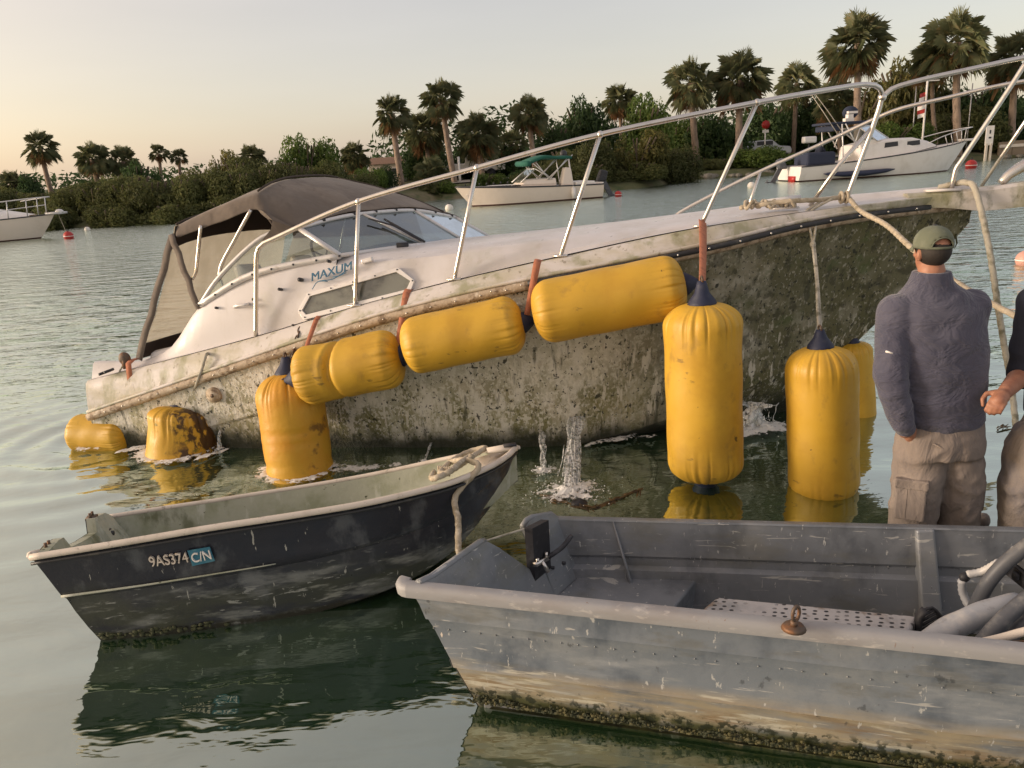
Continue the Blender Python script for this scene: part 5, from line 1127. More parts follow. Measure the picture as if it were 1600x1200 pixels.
BUSHB = [raw_mesh('bush_crown', *bush_mesh(s, w=2.0, d=1.6, h=2.2, n=9000, leaf=.10), m_brt) for s in (4, 5)]
BUSHD = [raw_mesh('bush_crown', *bush_mesh(s, w=2.0, d=1.6, h=2.2, n=10000, leaf=.10), m_dkleaf) for s in (6, 7)]
BUSHO = [raw_mesh('bush_crown', *bush_mesh(s, w=2.0, d=1.6, h=2.2, n=6500, leaf=.10), m_olive) for s in (8, 9)]
_st = stems(5, 2.0, 2.0); STEM = raw_mesh('stems', _st.v, _st.f, m_twig)
def place(name, label, cat, loc, parts, scale, rot=0, group=None):
    t = thing(name, label, cat, loc, rot, group); t.scale = scale
    for nm, me in parts:
        o = link(nm, me, t, ws=False)
    return t
rnd = random.Random(21)
def bush(px, py_top, Yv, halfw, kind, label, name='shrub', group=None, depth=1.0, cat='shrub', base=None):
    """bush with its top at picture height py_top, standing on the bank"""
    P = atY(px, py_top, Yv); x = P.x; gz = GZ(x, Yv) if base is None else base; h = max(.5, P.z-gz); k = PXM(P); w = halfw*k
    me = rnd.choice({'m': BUSH, 'b': BUSHB, 'd': BUSHD, 'o': BUSHO}[kind])
    return place(name, label, cat, (x, Yv, gz-.05), [('crown', me), ('stems', STEM)], (w/2.0, max(w, 1.2)*depth/1.6, h/1.85), rnd.choice((0, math.pi)), group)
# mangrove belt on the left: individuals side by side
i = 0
belt = [(5, 292, 46, 40), (55, 296, 45.5, 45), (100, 288, 44, 45), (148, 286, 43.5, 45), (195, 280, 43, 46), (240, 276, 42.6, 44), (285, 272, 42.4, 46), (330, 270, 42.4, 46), (375, 262, 42.4, 48), (420, 255, 42.6, 48), (462, 250, 43, 46), (505, 256, 44, 44), (545, 268, 45.5, 40),
        (30, 300, 48, 45), (120, 282, 47, 50), (210, 268, 46, 50), (300, 258, 46, 52), (370, 245, 46, 50), (440, 245, 46, 50), (70, 322, 41.6, 46), (170, 320, 41.2, 50), (265, 314, 40.7, 50), (350, 308, 40.6, 52), (430, 302, 40.7, 52), (515, 298, 42.3, 46)]
words = ['leftmost, behind the moored cruiser bow', 'behind the left cruiser bow rail', 'below the leaning palm', 'below the twin round palms', 'right of the round palms', 'below the two thin palms', 'left of the canopy, tall', 'behind the canopy rear corner', 'behind the canopy crown', 'below the bright green tree', 'under the bright green tree, right part', 'right of the bright green tree', 'at the end of the left mangrove belt']
for k, (px, py, Yv, hw) in enumerate(belt):
    lab = 'dense olive green mangrove shrub ' + (words[k] if k < 13 else ['back row, behind the leftmost cruiser', 'back row, under the leaning palm', 'back row, under the thin palms', 'back row, left of the small grey palm', 'back row, at the small grey palm', 'back row, behind the bright green tree', 'lowest by the water, under the leftmost bow rail', 'low by the water, behind the tiny white buoy', 'low by the water, left of the canopy corner', 'low by the water, at the canopy rear corner', 'low by the water, behind the canopy top', 'low by the water, at the belt end'][k-13])
    bush(px, py, Yv, hw, 'm', lab, 'mangrove_shrub', 'left mangrove belt, front' if k < 13 else ('left mangrove belt, back row' if k < 19 else 'left mangrove belt, waterline'), base=None if k < 19 else -.15)
for px, py, Yv, hw, kd, lab in [
    (478, 213, 48, 48, 'b', 'bright green round tree above the left mangrove belt'), (345, 236, 47, 30, 'o', 'yellowish scrub tree left of the small palm on the belt'),
    (215, 250, 49, 36, 'd', 'dark glossy shrub between the twin palms and the thin palms'), (115, 285, 47.5, 26, 'd', 'dark shrub under the twin round palms'),
    (598, 258, 52, 34, 'd', 'dark shrub left of the slender tall palm trunk'), (575, 262, 50, 28, 'b', 'green hedge shrub above the canopy front'),
    (655, 215, 60, 50, 'd', 'dark thicket between the two slender tall palms'), (735, 235, 62, 60, 'd', 'dark thicket behind the parked pickup'), (800, 225, 60, 45, 'd', 'dark thicket right of the parked pickup'),
    (912, 152, 62, 62, 'd', 'large dark round tree behind the green topped boat'), (868, 190, 60, 40, 'd', 'dark tree left part beside the round dark tree'),
    (1005, 156, 58, 52, 'b', 'loose bright yellow green tree left of the twin tall palms'),
    (880, 228, 50, 44, 'm', 'mangrove shrub behind the stern of the green topped boat'), (940, 215, 49, 52, 'm', 'tall mangrove shrub above the outboard motor'), (1000, 205, 50, 54, 'o', 'yellow olive mangrove shrub right of the outboard motor'), (1050, 225, 52, 46, 'm', 'mangrove shrub at the foot of the left twin palm'), (920, 252, 48, 50, 'm', 'low mangrove shrub just right of the outboard motor'), (1000, 250, 49.5, 50, 'm', 'low mangrove shrub behind the right red buoy'), (840, 255, 48.5, 40, 'm', 'low mangrove shrub behind the green boat top'),
    (1110, 175, 66, 62, 'd', 'dark tree filling the space between the twin tall palms'), (1190, 160, 74, 60, 'd', 'dark tree behind the signpost'), (1265, 150, 76, 56, 'd', 'shaded grey tree behind the white fishing boat'), (1060, 190, 68, 50, 'b', 'green tree behind the left twin palm trunk'),
    (1190, 228, 58, 52, 'b', 'leafy green hedge above the fishing boat outboard'), (1245, 240, 57, 40, 'b', 'leafy green hedge right part by the grill'), (1120, 245, 58, 30, 'm', 'low shrub between the twin palm trunks'),
    (1395, 192, 60, 48, 'b', 'bright hedge above the fishing boat cabin'), (1440, 196, 60.5, 40, 'b', 'bright hedge left of the flag pole'),
    (1420, 88, 70, 66, 'o', 'tall olive tree behind the flag pole'), (1350, 130, 74, 60, 'o', 'hazy olive tree behind the tallest palm'), (1480, 130, 72, 60, 'd', 'dark tree behind the right big palm'), (1560, 125, 70, 60, 'd', 'dark tree behind the rightmost palm'), (1600, 165, 64, 45, 'd', 'dark shrub at the right edge above the dock'), (1300, 185, 78, 60, 'd', 'dark shrub mass behind the fishing rods'), (1510, 170, 63, 56, 'm', 'grassy dark shrub right of the flag pole'), (1565, 205, 62, 44, 'm', 'dark shrub above the dock post'), (690, 282, 49.5, 26, 'b', 'small green shrub at the bow of the green topped boat'), (760, 270, 50, 30, 'b', 'low green shrub behind the bow of the green topped boat'), (820, 262, 50.5, 34, 'd', 'low dark shrub below the boat top'), (640, 250, 64, 30, 'd', 'small dark tree by the pale house'), (30, 270, 50, 34, 'd', 'dark round tree behind the left cruiser canopy')]:
    bush(px, py, Yv, hw, kd, lab, 'tree' if hw > 44 else 'shrub', cat='tree' if hw > 44 else 'shrub')
# far wood closing the view
v, f = leaf_cloud(16000, [(-60+i*9, 0, 3.2, 7, 3, 3.2+1.2*math.sin(i*1.7)) for i in range(17)], .42, 77)
wood = bpy.data.objects.new('far_wood', raw_mesh('far_wood', v, f, m_dkleaf)); COL.objects.link(wood); wood.location = (52, 92, .6); setp(wood, 'dark far wood closing the view behind the palms', 'wood', kind='stuff')
v, f = leaf_cloud(5000, [(-40+i*8, 0, 1.6, 7, 2.5, 1.5) for i in range(9)], .34, 78)
wood = bpy.data.objects.new('far_wood', raw_mesh('far_wood', v, f, m_dkleaf)); COL.objects.link(wood); wood.location = (-16, 86, .6); setp(wood, 'low far wood behind the pale house on the left', 'wood', kind='stuff')

# ---- fan palms
def fan(c, d, L_, rnd, v, f, droop):
    """petiole then a costapalmate fan of narrow blades"""
    d = d.normalized(); side = d.cross(Vector((0, 0, 1)))
    side = side.normalized() if side.length > .1 else Vector((1, 0, 0))
    side.rotate(Matrix.Rotation(rnd.uniform(-.9, .9), 3, d))
    pe = c+d*(L_*.46)+Vector((0, 0, -droop*.10*L_)); o = len(v); w = .014
    v += [c-side*w, c+side*w, pe+side*w*.7, pe-side*w*.7]; f.append((o, o+1, o+2, o+3))
    n = 30; dd = (d+Vector((0, 0, -droop*.45))).normalized(); u2 = side.cross(dd).normalized(); side = dd.cross(u2)
    for k in range(n):
        a = R(-125)+R(250)*k/(n-1); l = L_*.50*(1-.25*abs(a)/R(125))*rnd.uniform(.85, 1.06)
        bd = dd*math.cos(a)+side*math.sin(a)+u2*(.08+.25*abs(math.sin(a))); bd.normalize(); wn_ = bd.cross(u2).normalized()*(.0105*L_)
        mid = pe+bd*(l*.62); tip = pe+bd*l+Vector((0, 0, -(.10+.40*droop*rnd.random()+.1*rnd.random())*l)); o = len(v)
        v += [pe, mid-wn_, tip, mid+wn_]; f += [(o, o+1, o+2), (o, o+2, o+3)]
def palm_crown(seed, nf=44, dead=10, lo=-45, gold=0):
    rnd = random.Random(seed); v = []; f = []; dv = []; df = []
    for k in range(nf):
        t = (k+.5)/nf; el_ = R(80)-R(80-lo)*t+rnd.gauss(0, .16); az = k*2.39996+rnd.gauss(0, .3)
        d = Vector((math.cos(az)*math.cos(el_), math.sin(az)*math.cos(el_), math.sin(el_))); fan(Vector((0, 0, 0)), d, rnd.uniform(.74, .98), rnd, v, f, max(.1, .25+.75*t))
    for k in range(dead):
        el_ = R(rnd.uniform(-78, -35)); az = rnd.uniform(0, 6.28); d = Vector((math.cos(az)*math.cos(el_), math.sin(az)*math.cos(el_), math.sin(el_))); fan(Vector((0, 0, -.05)), d, rnd.uniform(.6, .95), rnd, dv, df, .7)
    return v, f, dv, df
PC = []
for s, nf, dd_, lo in ((1, 40, 9, -52), (2, 34, 6, -58), (3, 46, 15, -50), (4, 24, 3, -40), (5, 38, 12, -56), (6, 42, 6, -46)):
    a = palm_crown(s, nf, dd_, lo); PC.append((raw_mesh('palm_crown', a[0], a[1], m_palm), raw_mesh('dead_fronds', a[2], a[3], m_deadf)))
def palm(label, base, top, rpx, Yv, var, group=None, trunk_r=.15):
    P = atY(*top, Yv); Bp = atY(*base, Yv); rr = rpx*PXM(P)*1.1; gz = GZ(P.x, Yv)
    k = (gz-P.z)/(Bp.z-P.z) if abs(Bp.z-P.z) > .3 else 1
    bx_ = P.x+(Bp.x-P.x)*max(0, k); G = Vector((bx_, Yv, gz-.1))
    t = thing('fan_palm', label, 'palm', G, 0, group)
    mid = G.lerp(P, .5)+Vector(((P.x-G.x)*.12, 0, 0)); pts = catmull([G, mid, P], .35); n = len(pts)
    mb = MB(); mb.tube(pts, [trunk_r*(1.15-.3*i/n+(.25*math.exp(-((n-1-i)/2.0)**2))) for i in range(n)], 10, prof=lambda th, i: 1+.05*((i*7) % 3)-.03); mb.build('trunk', m_bark, t)
    rz = random.Random(int(top[0])).uniform(0, 6.28); var = {0: (0, 4), 2: (2, 5)}.get(var, (var,))[int(top[0]) % (2 if var in (0, 2) else 1)]
    for nm, me in (('crown', PC[var][0]), ('dead_fronds', PC[var][1])):
        o = bpy.data.objects.new(nm, me); COL.objects.link(o); o.parent = t; o.location = P-G+Vector((0, 0, .05)); o.scale = (rr, rr, rr); o.rotation_euler = (0, 0, rz); WLOC[o.name] = P
    return t
palm('tall lone palm leaning left against the glow', (80, 300), (62, 230), 33, 54, 1)
palm('round palm, left one of the close pair on the left shore', (158, 305), (144, 248), 33, 50, 0)
palm('darker round palm, right one of the close pair on the left shore', (200, 300), (193, 252), 30, 51, 2)
palm('thin ragged palm left of its smaller twin above the mangroves', (252, 290), (248, 240), 19, 55, 3, trunk_r=.1)
palm('smallest ragged palm above the mangroves', (282, 290), (279, 246), 17, 56, 3, trunk_r=.1)
palm('squat palm behind the left cruiser canopy', (25, 320), (22, 290), 30, 50, 2)
palm('small grey palm poking out of the mangrove belt', (396, 280), (394, 248), 28, 48, 2)
palm('low palm left of the pale house', (556, 280), (554, 245), 30, 58, 2)
palm('slender tall palm with a bare trunk right of the pale house', (628, 290), (612, 178), 38, 54, 1, trunk_r=.19)
palm('tallest palm of the middle group', (706, 255), (690, 155), 40, 56, 0, trunk_r=.19)
palm('shaggy palm between the two slender tall palms', (672, 270), (664, 205), 40, 58, 2)
palm('broad shaggy palm above the parked pickup', (752, 260), (747, 212), 46, 58, 2, trunk_r=.2)
palm('palm with a straight trunk above the green boat top', (834, 240), (826, 178), 37, 57, 0, trunk_r=.18)
palm('short palm behind the dark round tree', (972, 220), (968, 158), 34, 66, 2)
palm('left one of the twin tall palms', (1089, 250), (1080, 130), 50, 62, 0, trunk_r=.24)
palm('right one of the twin tall palms, broader', (1154, 262), (1156, 122), 56, 62, 2, trunk_r=.26)
palm('dark palm behind the signpost', (1240, 220), (1245, 130), 40, 74, 2, trunk_r=.2)
palm('shaggy low palm behind the fishing rods', (1312, 220), (1308, 158), 46, 66, 2)
palm('tallest palm with a big crown above the fishing boat', (1341, 215), (1341, 68), 63, 60, 0, trunk_r=.25)
palm('big palm with leaning skirt right of the flag pole', (1497, 190), (1496, 66), 64, 60, 0, trunk_r=.25)
palm('shaggy palm beside the big one, hanging lower left', (1462, 200), (1456, 92), 42, 62, 2)
palm('rightmost palm cut by the picture edge', (1582, 190), (1588, 92), 56, 62, 2, trunk_r=.24)
palm('bushy ground palm right of the slender tall palm', (678, 312), (674, 272), 36, 50.5, 2)
palm('lowest ground palm at the waterline left of the green topped boat', (683, 325), (682, 302), 30, 49.3, 3)
palm('small pale palm behind the parked pickup', (802, 255), (800, 225), 30, 60, 3)

# ---- house, vehicles, posts on the shore
def boxy(parts_, mat, name, parent, bw=.0):
    mb = MB()
    for c, s in parts_: mb.box(c, s)
    o = mb.build(name, mat, parent, smooth=False, ws=False)
    if bw: bevel(o, bw)
    return o
P = atY(606, 262, 62); h = thing('house', 'small pale house with brown roof behind the shore trees', 'house', (P.x, 62, GZ(P.x, 62)))
h.scale = (.8, .8, .62)
boxy([((0, 0, 1.1), (3.2, 3, 2.2))], m_cream, 'wall', h); mb = MB(); mb.hexa([Vector(p) for p in ((-1.9, -1.8, 2.2), (1.9, -1.8, 2.2), (1.9, 1.8, 2.2), (-1.9, 1.8, 2.2))], [Vector(p) for p in ((-1.5, -.1, 3.0), (1.5, -.1, 3.0), (1.5, .1, 3.0), (-1.5, .1, 3.0))]); mb.build('roof', MAT('brown_roof', (.20, .12, .08), .9), h, smooth=False, ws=False)
for x in (-.8, .7): w_ = boxy([((x, -1.52, 1.3), (.8, .06, .8))], m_white, 'window', h); boxy([((x, -1.56, 1.3), (.62, .03, .62))], m_dark, 'pane', w_)
def car(label, px, py, Yv, rot, body, pick=False, name='parked_car'):
    P = atY(px, py, Yv); gz = GZ(P.x, Yv)+.09; t = thing(name, label, 'car', (P.x, Yv, gz), rot)
    mb = MB(); pr_ = [(-2.2, .45), (-2.25, .85), (-1.9, 1.0), (-1.3, 1.02), (-.9, 1.5), (.6, 1.55), (1.2, 1.05), (2.1, .95), (2.25, .7), (2.2, .4)]
    if pick: pr_ = [(-2.5, .5), (-2.5, 1.1), (-.5, 1.1), (-.4, 1.75), (.8, 1.75), (1.2, 1.2), (2.4, 1.1), (2.5, .8), (2.45, .5)]
    a = [Vector((x, -.85, z)) for x, z in pr_]; b = [Vector((x, .85, z)) for x, z in pr_]; n = len(pr_); mb.add(a+b, [tuple(range(n)), tuple(range(n, 2*n))]+[(k, (k+1) % n, n+(k+1) % n, n+k) for k in range(n)])
    bevel(mb.build('body', body, t, smooth=False, ws=False), .08, 2)
    for y in (-.86, .86): boxy([((-.0 if not pick else .2, y, 1.3 if not pick else 1.45), (1.3 if not pick else .9, .03, .32))], m_dark, 'window', t)
    for x in (-1.4, 1.4):
        for y in (-.8, .8): mb = MB(); mb.tube([(x, y-.1, .33), (x, y+.1, .33)], .34, 16); mb.build('wheel', m_black, t, ws=False)
m_silver = MAT('silver_paint', (.42, .43, .45), .3, metal=.4)
car('white pickup parked on the shore path behind the green boat top', 738, 262, 60, 0, m_white, True, 'parked_pickup')
car('silver car parked by the signpost, mostly hidden by the hedge', 1190, 222, 66, 0, m_silver)
car('pale car parked far left of the pickup', 672, 270, 66, .1, m_silver)
def post(name, label, cat, px, pyb, pyt, Yv, r, mat, extra=None):
    Bp, Tp = atY(px, pyb, Yv), atY(px, pyt, Yv); t = thing(name, label, cat, (Tp.x, Yv, GZ(Tp.x, Yv)-.1)); h_ = Tp.z-GZ(Tp.x, Yv)+.1
    mb = MB(); mb.tube([(0, 0, 0), (0, 0, h_)], r, 10); mb.build('pole', mat, t, ws=False)
    if extra: extra(t, h_)
    return t
def ex_sign(t, h_):
    mb = MB(); mb.tube([(0, -.06, h_+.25), (0, -.09, h_+.25)], .34, 8); mb.build('red_plate', m_red, t, ws=False); boxy([((0, -.05, h_-.25), (.5, .03, .22))], m_white, 'plate', t)
post('signpost', 'red sign on a white post beside the silver car', 'sign', 1196, 225, 200, 64, .05, m_white, ex_sign)
def ex_flag(t, h_):
    boxy([((0, 0, h_-.35), (1.7, .06, .07))], m_white, 'cross_bar', t)
    for k in range(6): mb = MB(); q0 = h_-1.1-.28*k; mb.grid([[Vector((-.06-.30*u, .10*math.sin(u*3+k), q0-.08*u)) for u in (0, .5, 1, 1.5)], [Vector((-.06-.30*u, .10*math.sin(u*3+k+.4), q0-.28-.08*u)) for u in (0, .5, 1, 1.5)]]); mb.build('flag_stripe', m_red if k % 2 == 0 else m_white, t, ws=False)
post('flag_pole', 'white flag pole with a limp red and white flag', 'flag pole', 1450, 200, 118, 58, .07, m_white, ex_flag)
for px, py, lab in ((1432, 135, 'thin grey pole left of the flag pole'), (1520, 130, 'thin grey pole right of the big palm')): post('pole', lab, 'pole', px, 190, py, 62, .04, m_alu)
post('barrier_post', 'white post in front of the parked pickup', 'post', 716, 270, 245, 56, .09, m_white)
def ex_grill(t, h_): boxy([((0, 0, h_+.15), (.9, .6, .45))], m_alu, 'hood', t, .1)
post('grill', 'grey barbecue grill standing left of the fishing boat', 'grill', 1264, 240, 222, 56, .06, m_dark, ex_grill)
# dock post with white panel, dock, sea wall
P = atY(1544, 232, 57.5); t = thing('dock_post', 'white gauge board on a pair of dock piles', 'post', (P.x, 57.5, -.3))
boxy([((0, 0, 2.05), (.55, .08, 1.35))], m_white, 'board', t); boxy([((-.15, 0, .7), (.14, .14, 1.6)), ((.17, 0, .7), (.14, .14, 1.6))], m_rim, 'pile', t); boxy([((0, -.05, 2.3), (.1, .02, .25)), ((.02, -.05, 1.9), (.18, .02, .12))], m_dark, 'mark', t)
P = atY(1590, 238, 60.5); t = thing('sea_wall', 'low brown timber sea wall at the right edge', 'wall', (P.x+3, 60.2, -.3))
for k in range(9): mb = MB(); mb.box((-4.2+k*1.05, 0, .75), (1.0, .14, 1.5+.1*(k % 3))); mb.build('plank', MAT('timber', (.22, .17, .12), .9) if 'timber' not in MATS else MATS['timber'], t, smooth=False, ws=False)
boxy([((0, -.1, 1.2), (9.4, .08, .22))], m_rim, 'cap_rail', t)

# ================================================================== MOORED BOATS (local: x to the bow, z up from the water)
def mini_hull(t, Ln, Bm, fb, ft, mat, boot=None, flare=.3, nm='hull'):
    S_ = [i/24 for i in range(25)]; rows = {1: [], -1: []}
    for sg in (1, -1):
        for s in S_:
            w = Bm/2*(1 if s < .5 else max(0, 1-((s-.5)/.5)**2.2)); z = ft+(fb-ft)*s**1.6; xs0 = s*Ln
            rk = .12*Ln*max(0, (s-.7)/.3)
            low = [(1, z, 0), (.95, z*.55, -.35*rk), (.86, .14, -.75*rk), (.84, .07, -.8*rk), (.70, -.15, -1.0*rk), (0, -.35, -1.15*rk)]
            rows[sg].append([Vector((xs0+dx, sg*w*b*(1 if b > .9 else 1-flare*max(0, s-.5)), zz)) for b, zz, dx in low])
    mb = MB()
    for sg in (1, -1): mb.grid([r_[:4] for r_ in rows[sg]])
    a = [r for r in rows[1][0][:4]]+[r for r in rows[-1][0][:4]][::-1]; mb.add(a, [tuple(range(8))])
    h = mb.build(nm, mat, t, ws=False, auto=35); mb = MB()
    for sg in (1, -1): mb.grid([r_[3:] for r_ in rows[sg]])
    mb.build('bottom', boot or m_antif, h, ws=False)
    mb = MB(); mb.grid([[r_[0]-Vector((0, 0, .02)) for r_ in rows[1]], [Vector(((p[0].x), 0, p[0].z+.03)) for p in rows[1]], [r_[0]-Vector((0, 0, .02)) for r_ in rows[-1]]]); mb.build('deck', m_white, h, ws=False)
    mb = MB()
    for sg in (1, -1): mb.tube([r_[0] for r_ in rows[sg]], .035, 6)
    mb.build('rub_rail', m_dark, h, ws=False)
    return h
def outboard(t, x, y, z, mat=m_black):
    mb = MB(); mb.hexa([Vector(p) for p in ((x-.05, y-.2, z), (x-.55, y-.2, z), (x-.55, y+.2, z), (x-.05, y+.2, z))], [Vector(p) for p in ((x-.30, y-.16, z+.62), (x-.72, y-.16, z+.5), (x-.72, y+.16, z+.5), (x-.30, y+.16, z+.62))]); o = bevel(mb.build('outboard', mat, t, smooth=False, ws=False), .1, 3)
    mb = MB(); mb.hexa([Vector(p) for p in ((x-.3, y-.08, z+.1), (x-.55, y-.08, z+.1), (x-.55, y+.08, z+.1), (x-.3, y+.08, z+.1))], [Vector(p) for p in ((x-.75, y-.05, z-.75), (x-1.0, y-.05, z-.7), (x-1.0, y+.05, z-.7), (x-.75, y+.05, z-.75))]); mb.build('leg', MATS['grey_hose'], o, smooth=False, ws=False)
    mb = MB(); c = Vector((x-1.0, y, z-.72)); mb.ell(c, (.22, .09, .09), 10, 8)
    for k in range(3): a = k*2.09; mb.box(c+Vector((-.2, .12*math.cos(a), .12*math.sin(a))), (.03, .12, .16))
    mb.build('propeller', MATS['grey_hose'], o, ws=False)
def rods(mb, L_, r=.022):
    for P in L_: mb.tube([Vector(p) for p in P], r, 6)
# --- green topped open boat
a_ = atZ(766, 324, 0); b_ = atZ(930, 307, 0)
hd = math.atan2(-1.6, -5.6); mid = thing('moored_boat', 'small cream motor boat with green folding top and tilted outboard', 'boat', (4.85, 40.4, 0), hd)
mini_hull(mid, 7.3, 2.3, .98, .68, m_cream)
mb = MB(); mb.grid([[Vector((2.2+u*3.4, sg*(.95-.35*u*u), .86+.08*u)) for u in (0, .25, .5, .75, 1)] for sg in (1, .5, -.5, -1)]); mb.build('foredeck', m_white, mid, ws=False)
mb = MB(); mb.hexa([Vector(p) for p in ((2.4, -.95, .75), (4.3, -.8, .8), (4.3, .8, .8), (2.4, .95, .75))], [Vector(p) for p in ((2.4, -.85, 1.12), (3.9, -.7, 1.1), (3.9, .7, 1.1), (2.4, .85, 1.12))]); bevel(mb.build('console', m_cream, mid, smooth=False, ws=False), .06)
mb = MB(); rods(mb, [[(4.2, y, 1.0), (3.4, y*.9, 1.6)] for y in (-.75, .75)]+[[(3.4, -.68, 1.6), (3.4, .68, 1.6)], [(2.7, -.8, 1.15), (3.4, -.68, 1.6)], [(2.7, .8, 1.15), (3.4, .68, 1.6)]], .025); wf = mb.build('windscreen_frame', m_alu, mid, ws=False)
mk('pane', [(4.2, -.75, 1.0), (4.2, .75, 1.0), (3.4, .68, 1.6), (3.4, -.68, 1.6)], [(0, 1, 2, 3)], m_sideglass, wf, smooth=False, ws=False)
mb = MB(); rods(mb, [[(2.6, y, 1.05), (3.7, y, 1.98)] for y in (-.85, .85)]+[[(2.75, y, 1.05), (3.4, y, 1.9)] for y in (-.85, .85)]+[[(2.9, y, 1.05), (1.5, y, 2.15)] for y in (-.85, .85)]+[[(2.75, y, 1.05), (1.75, y, 2.05)] for y in (-.85, .85)]+[[(1.75, y, 2.1), (1.6, y, .8)] for y in (-.85, .85)]); mb.build('top_frame', m_alu, mid, ws=False)
mb = MB(); mb.grid([[Vector((3.75-2.2*u, .9*c, 1.94+.16*math.sin(math.pi*u*.9)+.05*(1-c*c)-.04*math.cos(9*u))) for u in [i/10 for i in range(11)]] for c in (-1, -.5, 0, .5, 1)]); mb.tube([(3.8, -.9, 1.86), (3.8, .9, 1.86)], .09, 8); solid(mb.build('folding_top', m_green, mid, ws=False), .12)
mb = MB(); mb.ell((1.35, -.8, 2.22), (.2, .16, .2), 12, 8); mb.build('rolled_cover', m_dark, mid, ws=False)
mb = MB(); mb.hexa([Vector(p) for p in ((1.5, .5, .7), (2.2, .5, .7), (2.2, .95, .7), (1.5, .95, .7))], [Vector(p) for p in ((1.6, .5, 1.55), (1.95, .5, 1.6), (1.95, .9, 1.6), (1.6, .9, 1.55))]); bevel(mb.build('seat', m_cream, mid, smooth=False, ws=False), .08)
mb = MB(); mb.box((.9, 0, .78), (1.0, 1.9, .16)); mb.box((-.02, 0, .62), (.12, 1.9, .3)); bevel(mb.build('engine_well', m_white, mid, smooth=False, ws=False), .03)
outboard(mid, .0, .0, .75)
for y, nm_ in ((1.16, 'port_light'), (-1.16, 'port_light')): mb = MB(); mb.ell((4.9, y*.66, .70), (.13, .10, .06), 10, 6); mb.build(nm_, m_dark, mid, ws=False)
mb = MB(); mb.tube([(1.65, 1.2, .55), (1.65, 1.2, .1)], .11, 10); mb.ell((1.65, 1.2, .55), (.11, .11, .08), 10, 6); mb.tube([(1.65, 1.15, .75), (1.65, 1.2, .55)], .02, 6); mb.build('fender', m_white, mid, ws=False)
mb = MB(); rods(mb, [[(.9, -.9, .8), (1.0, -.95, 2.0)], [(6.9, .1, .98), (6.6, .3, 0)]], .014); mb.build('aerial', m_alu, mid, ws=False)
random.seed(6); mb = MB()
for k in range(7): mb.box((6.9-.33*k, .5+.08*k, 1.05+.03*random.random()), (.06, .05, .09))
mb.build('bow_fittings', m_dark, mid, ws=False)
text_mesh('registration', 'FL 5', .20, m_red, mid, Vector((5.9, .62, .62)), Vector((-1, .33, 0)), Vector((0, 0, 1)))
# --- white fishing cruiser on the right
fc = thing('fishing_cruiser', 'white cabin fishing boat with navy top and rods moored on the right', 'boat', (16.2, 44.4, 0), .10)
mini_hull(fc, 10.6, 3.0, 1.62, .80, m_white)
mb = MB(); rows = []
for x, w, z, zt in ((3.6, 1.25, .95, 1.75), (4.6, 1.2, 1.0, 1.95), (5.6, 1.1, 1.1, 2.0), (6.8, .95, 1.2, 1.98), (7.8, .7, 1.35, 1.75), (8.5, .4, 1.45, 1.50)): rows.append([Vector((x, -w, z)), Vector((x, -w*.92, zt-.12)), Vector((x, -w*.7, zt)), Vector((x, w*.7, zt)), Vector((x, w*.92, zt-.12)), Vector((x, w, z))])
mb.grid(rows); mb.add(rows[0], [tuple(range(6))]); cab = mb.build('cabin', m_white, fc, ws=False, auto=40)
for x in (5.35, 6.75):
    mb = MB(); y = -1.125+.12*(x-5.35); mb.hexa([Vector((x-.42, y, 1.52)), Vector((x+.42, y+.08, 1.58)), Vector((x+.42, y+.2, 1.58)), Vector((x-.42, y+.2, 1.52))], [Vector((x-.38, y, 1.78)), Vector((x+.38, y+.08, 1.82)), Vector((x+.38, y+.2, 1.82)), Vector((x-.38, y+.2, 1.78))]); mb.build('window', m_dark, cab, smooth=False, ws=False)
mb = MB(); A = [(4.5, -1.1, 1.9), (5.5, -.5, 2.02), (5.5, .5, 2.02), (4.5, 1.1, 1.9)]; B = [(3.5, -1.0, 2.65), (4.35, -.45, 2.75), (4.35, .45, 2.75), (3.5, 1.0, 2.65)]
rods(mb, [[A[k], A[k+1]] for k in range(3)]+[[B[k], B[k+1]] for k in range(3)]+[[a, b] for a, b in zip(A, B)]+[[(3.2, y, 1.7), B[0 if y < 0 else 3]] for y in (-1.05, 1.05)], .035); wf = mb.build('windscreen_frame', m_alu, fc, ws=False)
for k in range(3): mk('pane', [A[k], A[k+1], B[k+1], B[k]], [(0, 1, 2, 3)], m_sideglass, wf, smooth=False, ws=False)
mb = MB(); mb.box((2.9, 0, 2.95), (2.3, 2.1, .14)); mb.box((2.2, 0, 2.7), (.5, 2.0, .3)); bevel(mb.build('hard_top', m_bluecan, fc, smooth=False, ws=False), .06)
mb = MB(); mb.box((3.2, -.3, 3.1), (.5, .3, .2)); mb.box((3.25, -.3, 3.3), (.3, .3, .2)); mb.box((3.4, -.3, 3.5), (.55, .2, .12)); mb.build('radar', m_white, fc, smooth=False, ws=False)
mb = MB(); mb.ell((3.5, .1, 3.5), (.45, .3, .35), 12, 8); mb.build('covered_light', m_bluecan, fc, ws=False)
mb = MB(); rods(mb, [[(2.6, y, .95), (2.4, y, 2.9)] for y in (-1.1, 1.1)]+[[(3.4, y, 1.6), (2.6, y, 2.9)] for y in (-1.1, 1.1)], .04); mb.build('top_frame', m_alu, fc, ws=False)
for dx in (0, .35): mb = MB(); mb.tube([(2.3+dx, -1.0, 2.3), (1.3+dx*.8, -1.05, 3.6), (.4+dx*.6, -1.1, 4.7)], [.028, .02, .010], 6); mb.build('fishing_rod', m_rim, fc, ws=False)
mb = MB(); mb.box((1.45, -.1, 1.15), (1.7, 1.6, .7)); bevel(mb.build('engine_box', m_bluecan, fc, smooth=False, ws=False), .15, 3)
outboard(fc, -.05, 0, .7, MATS['grey_hose'])
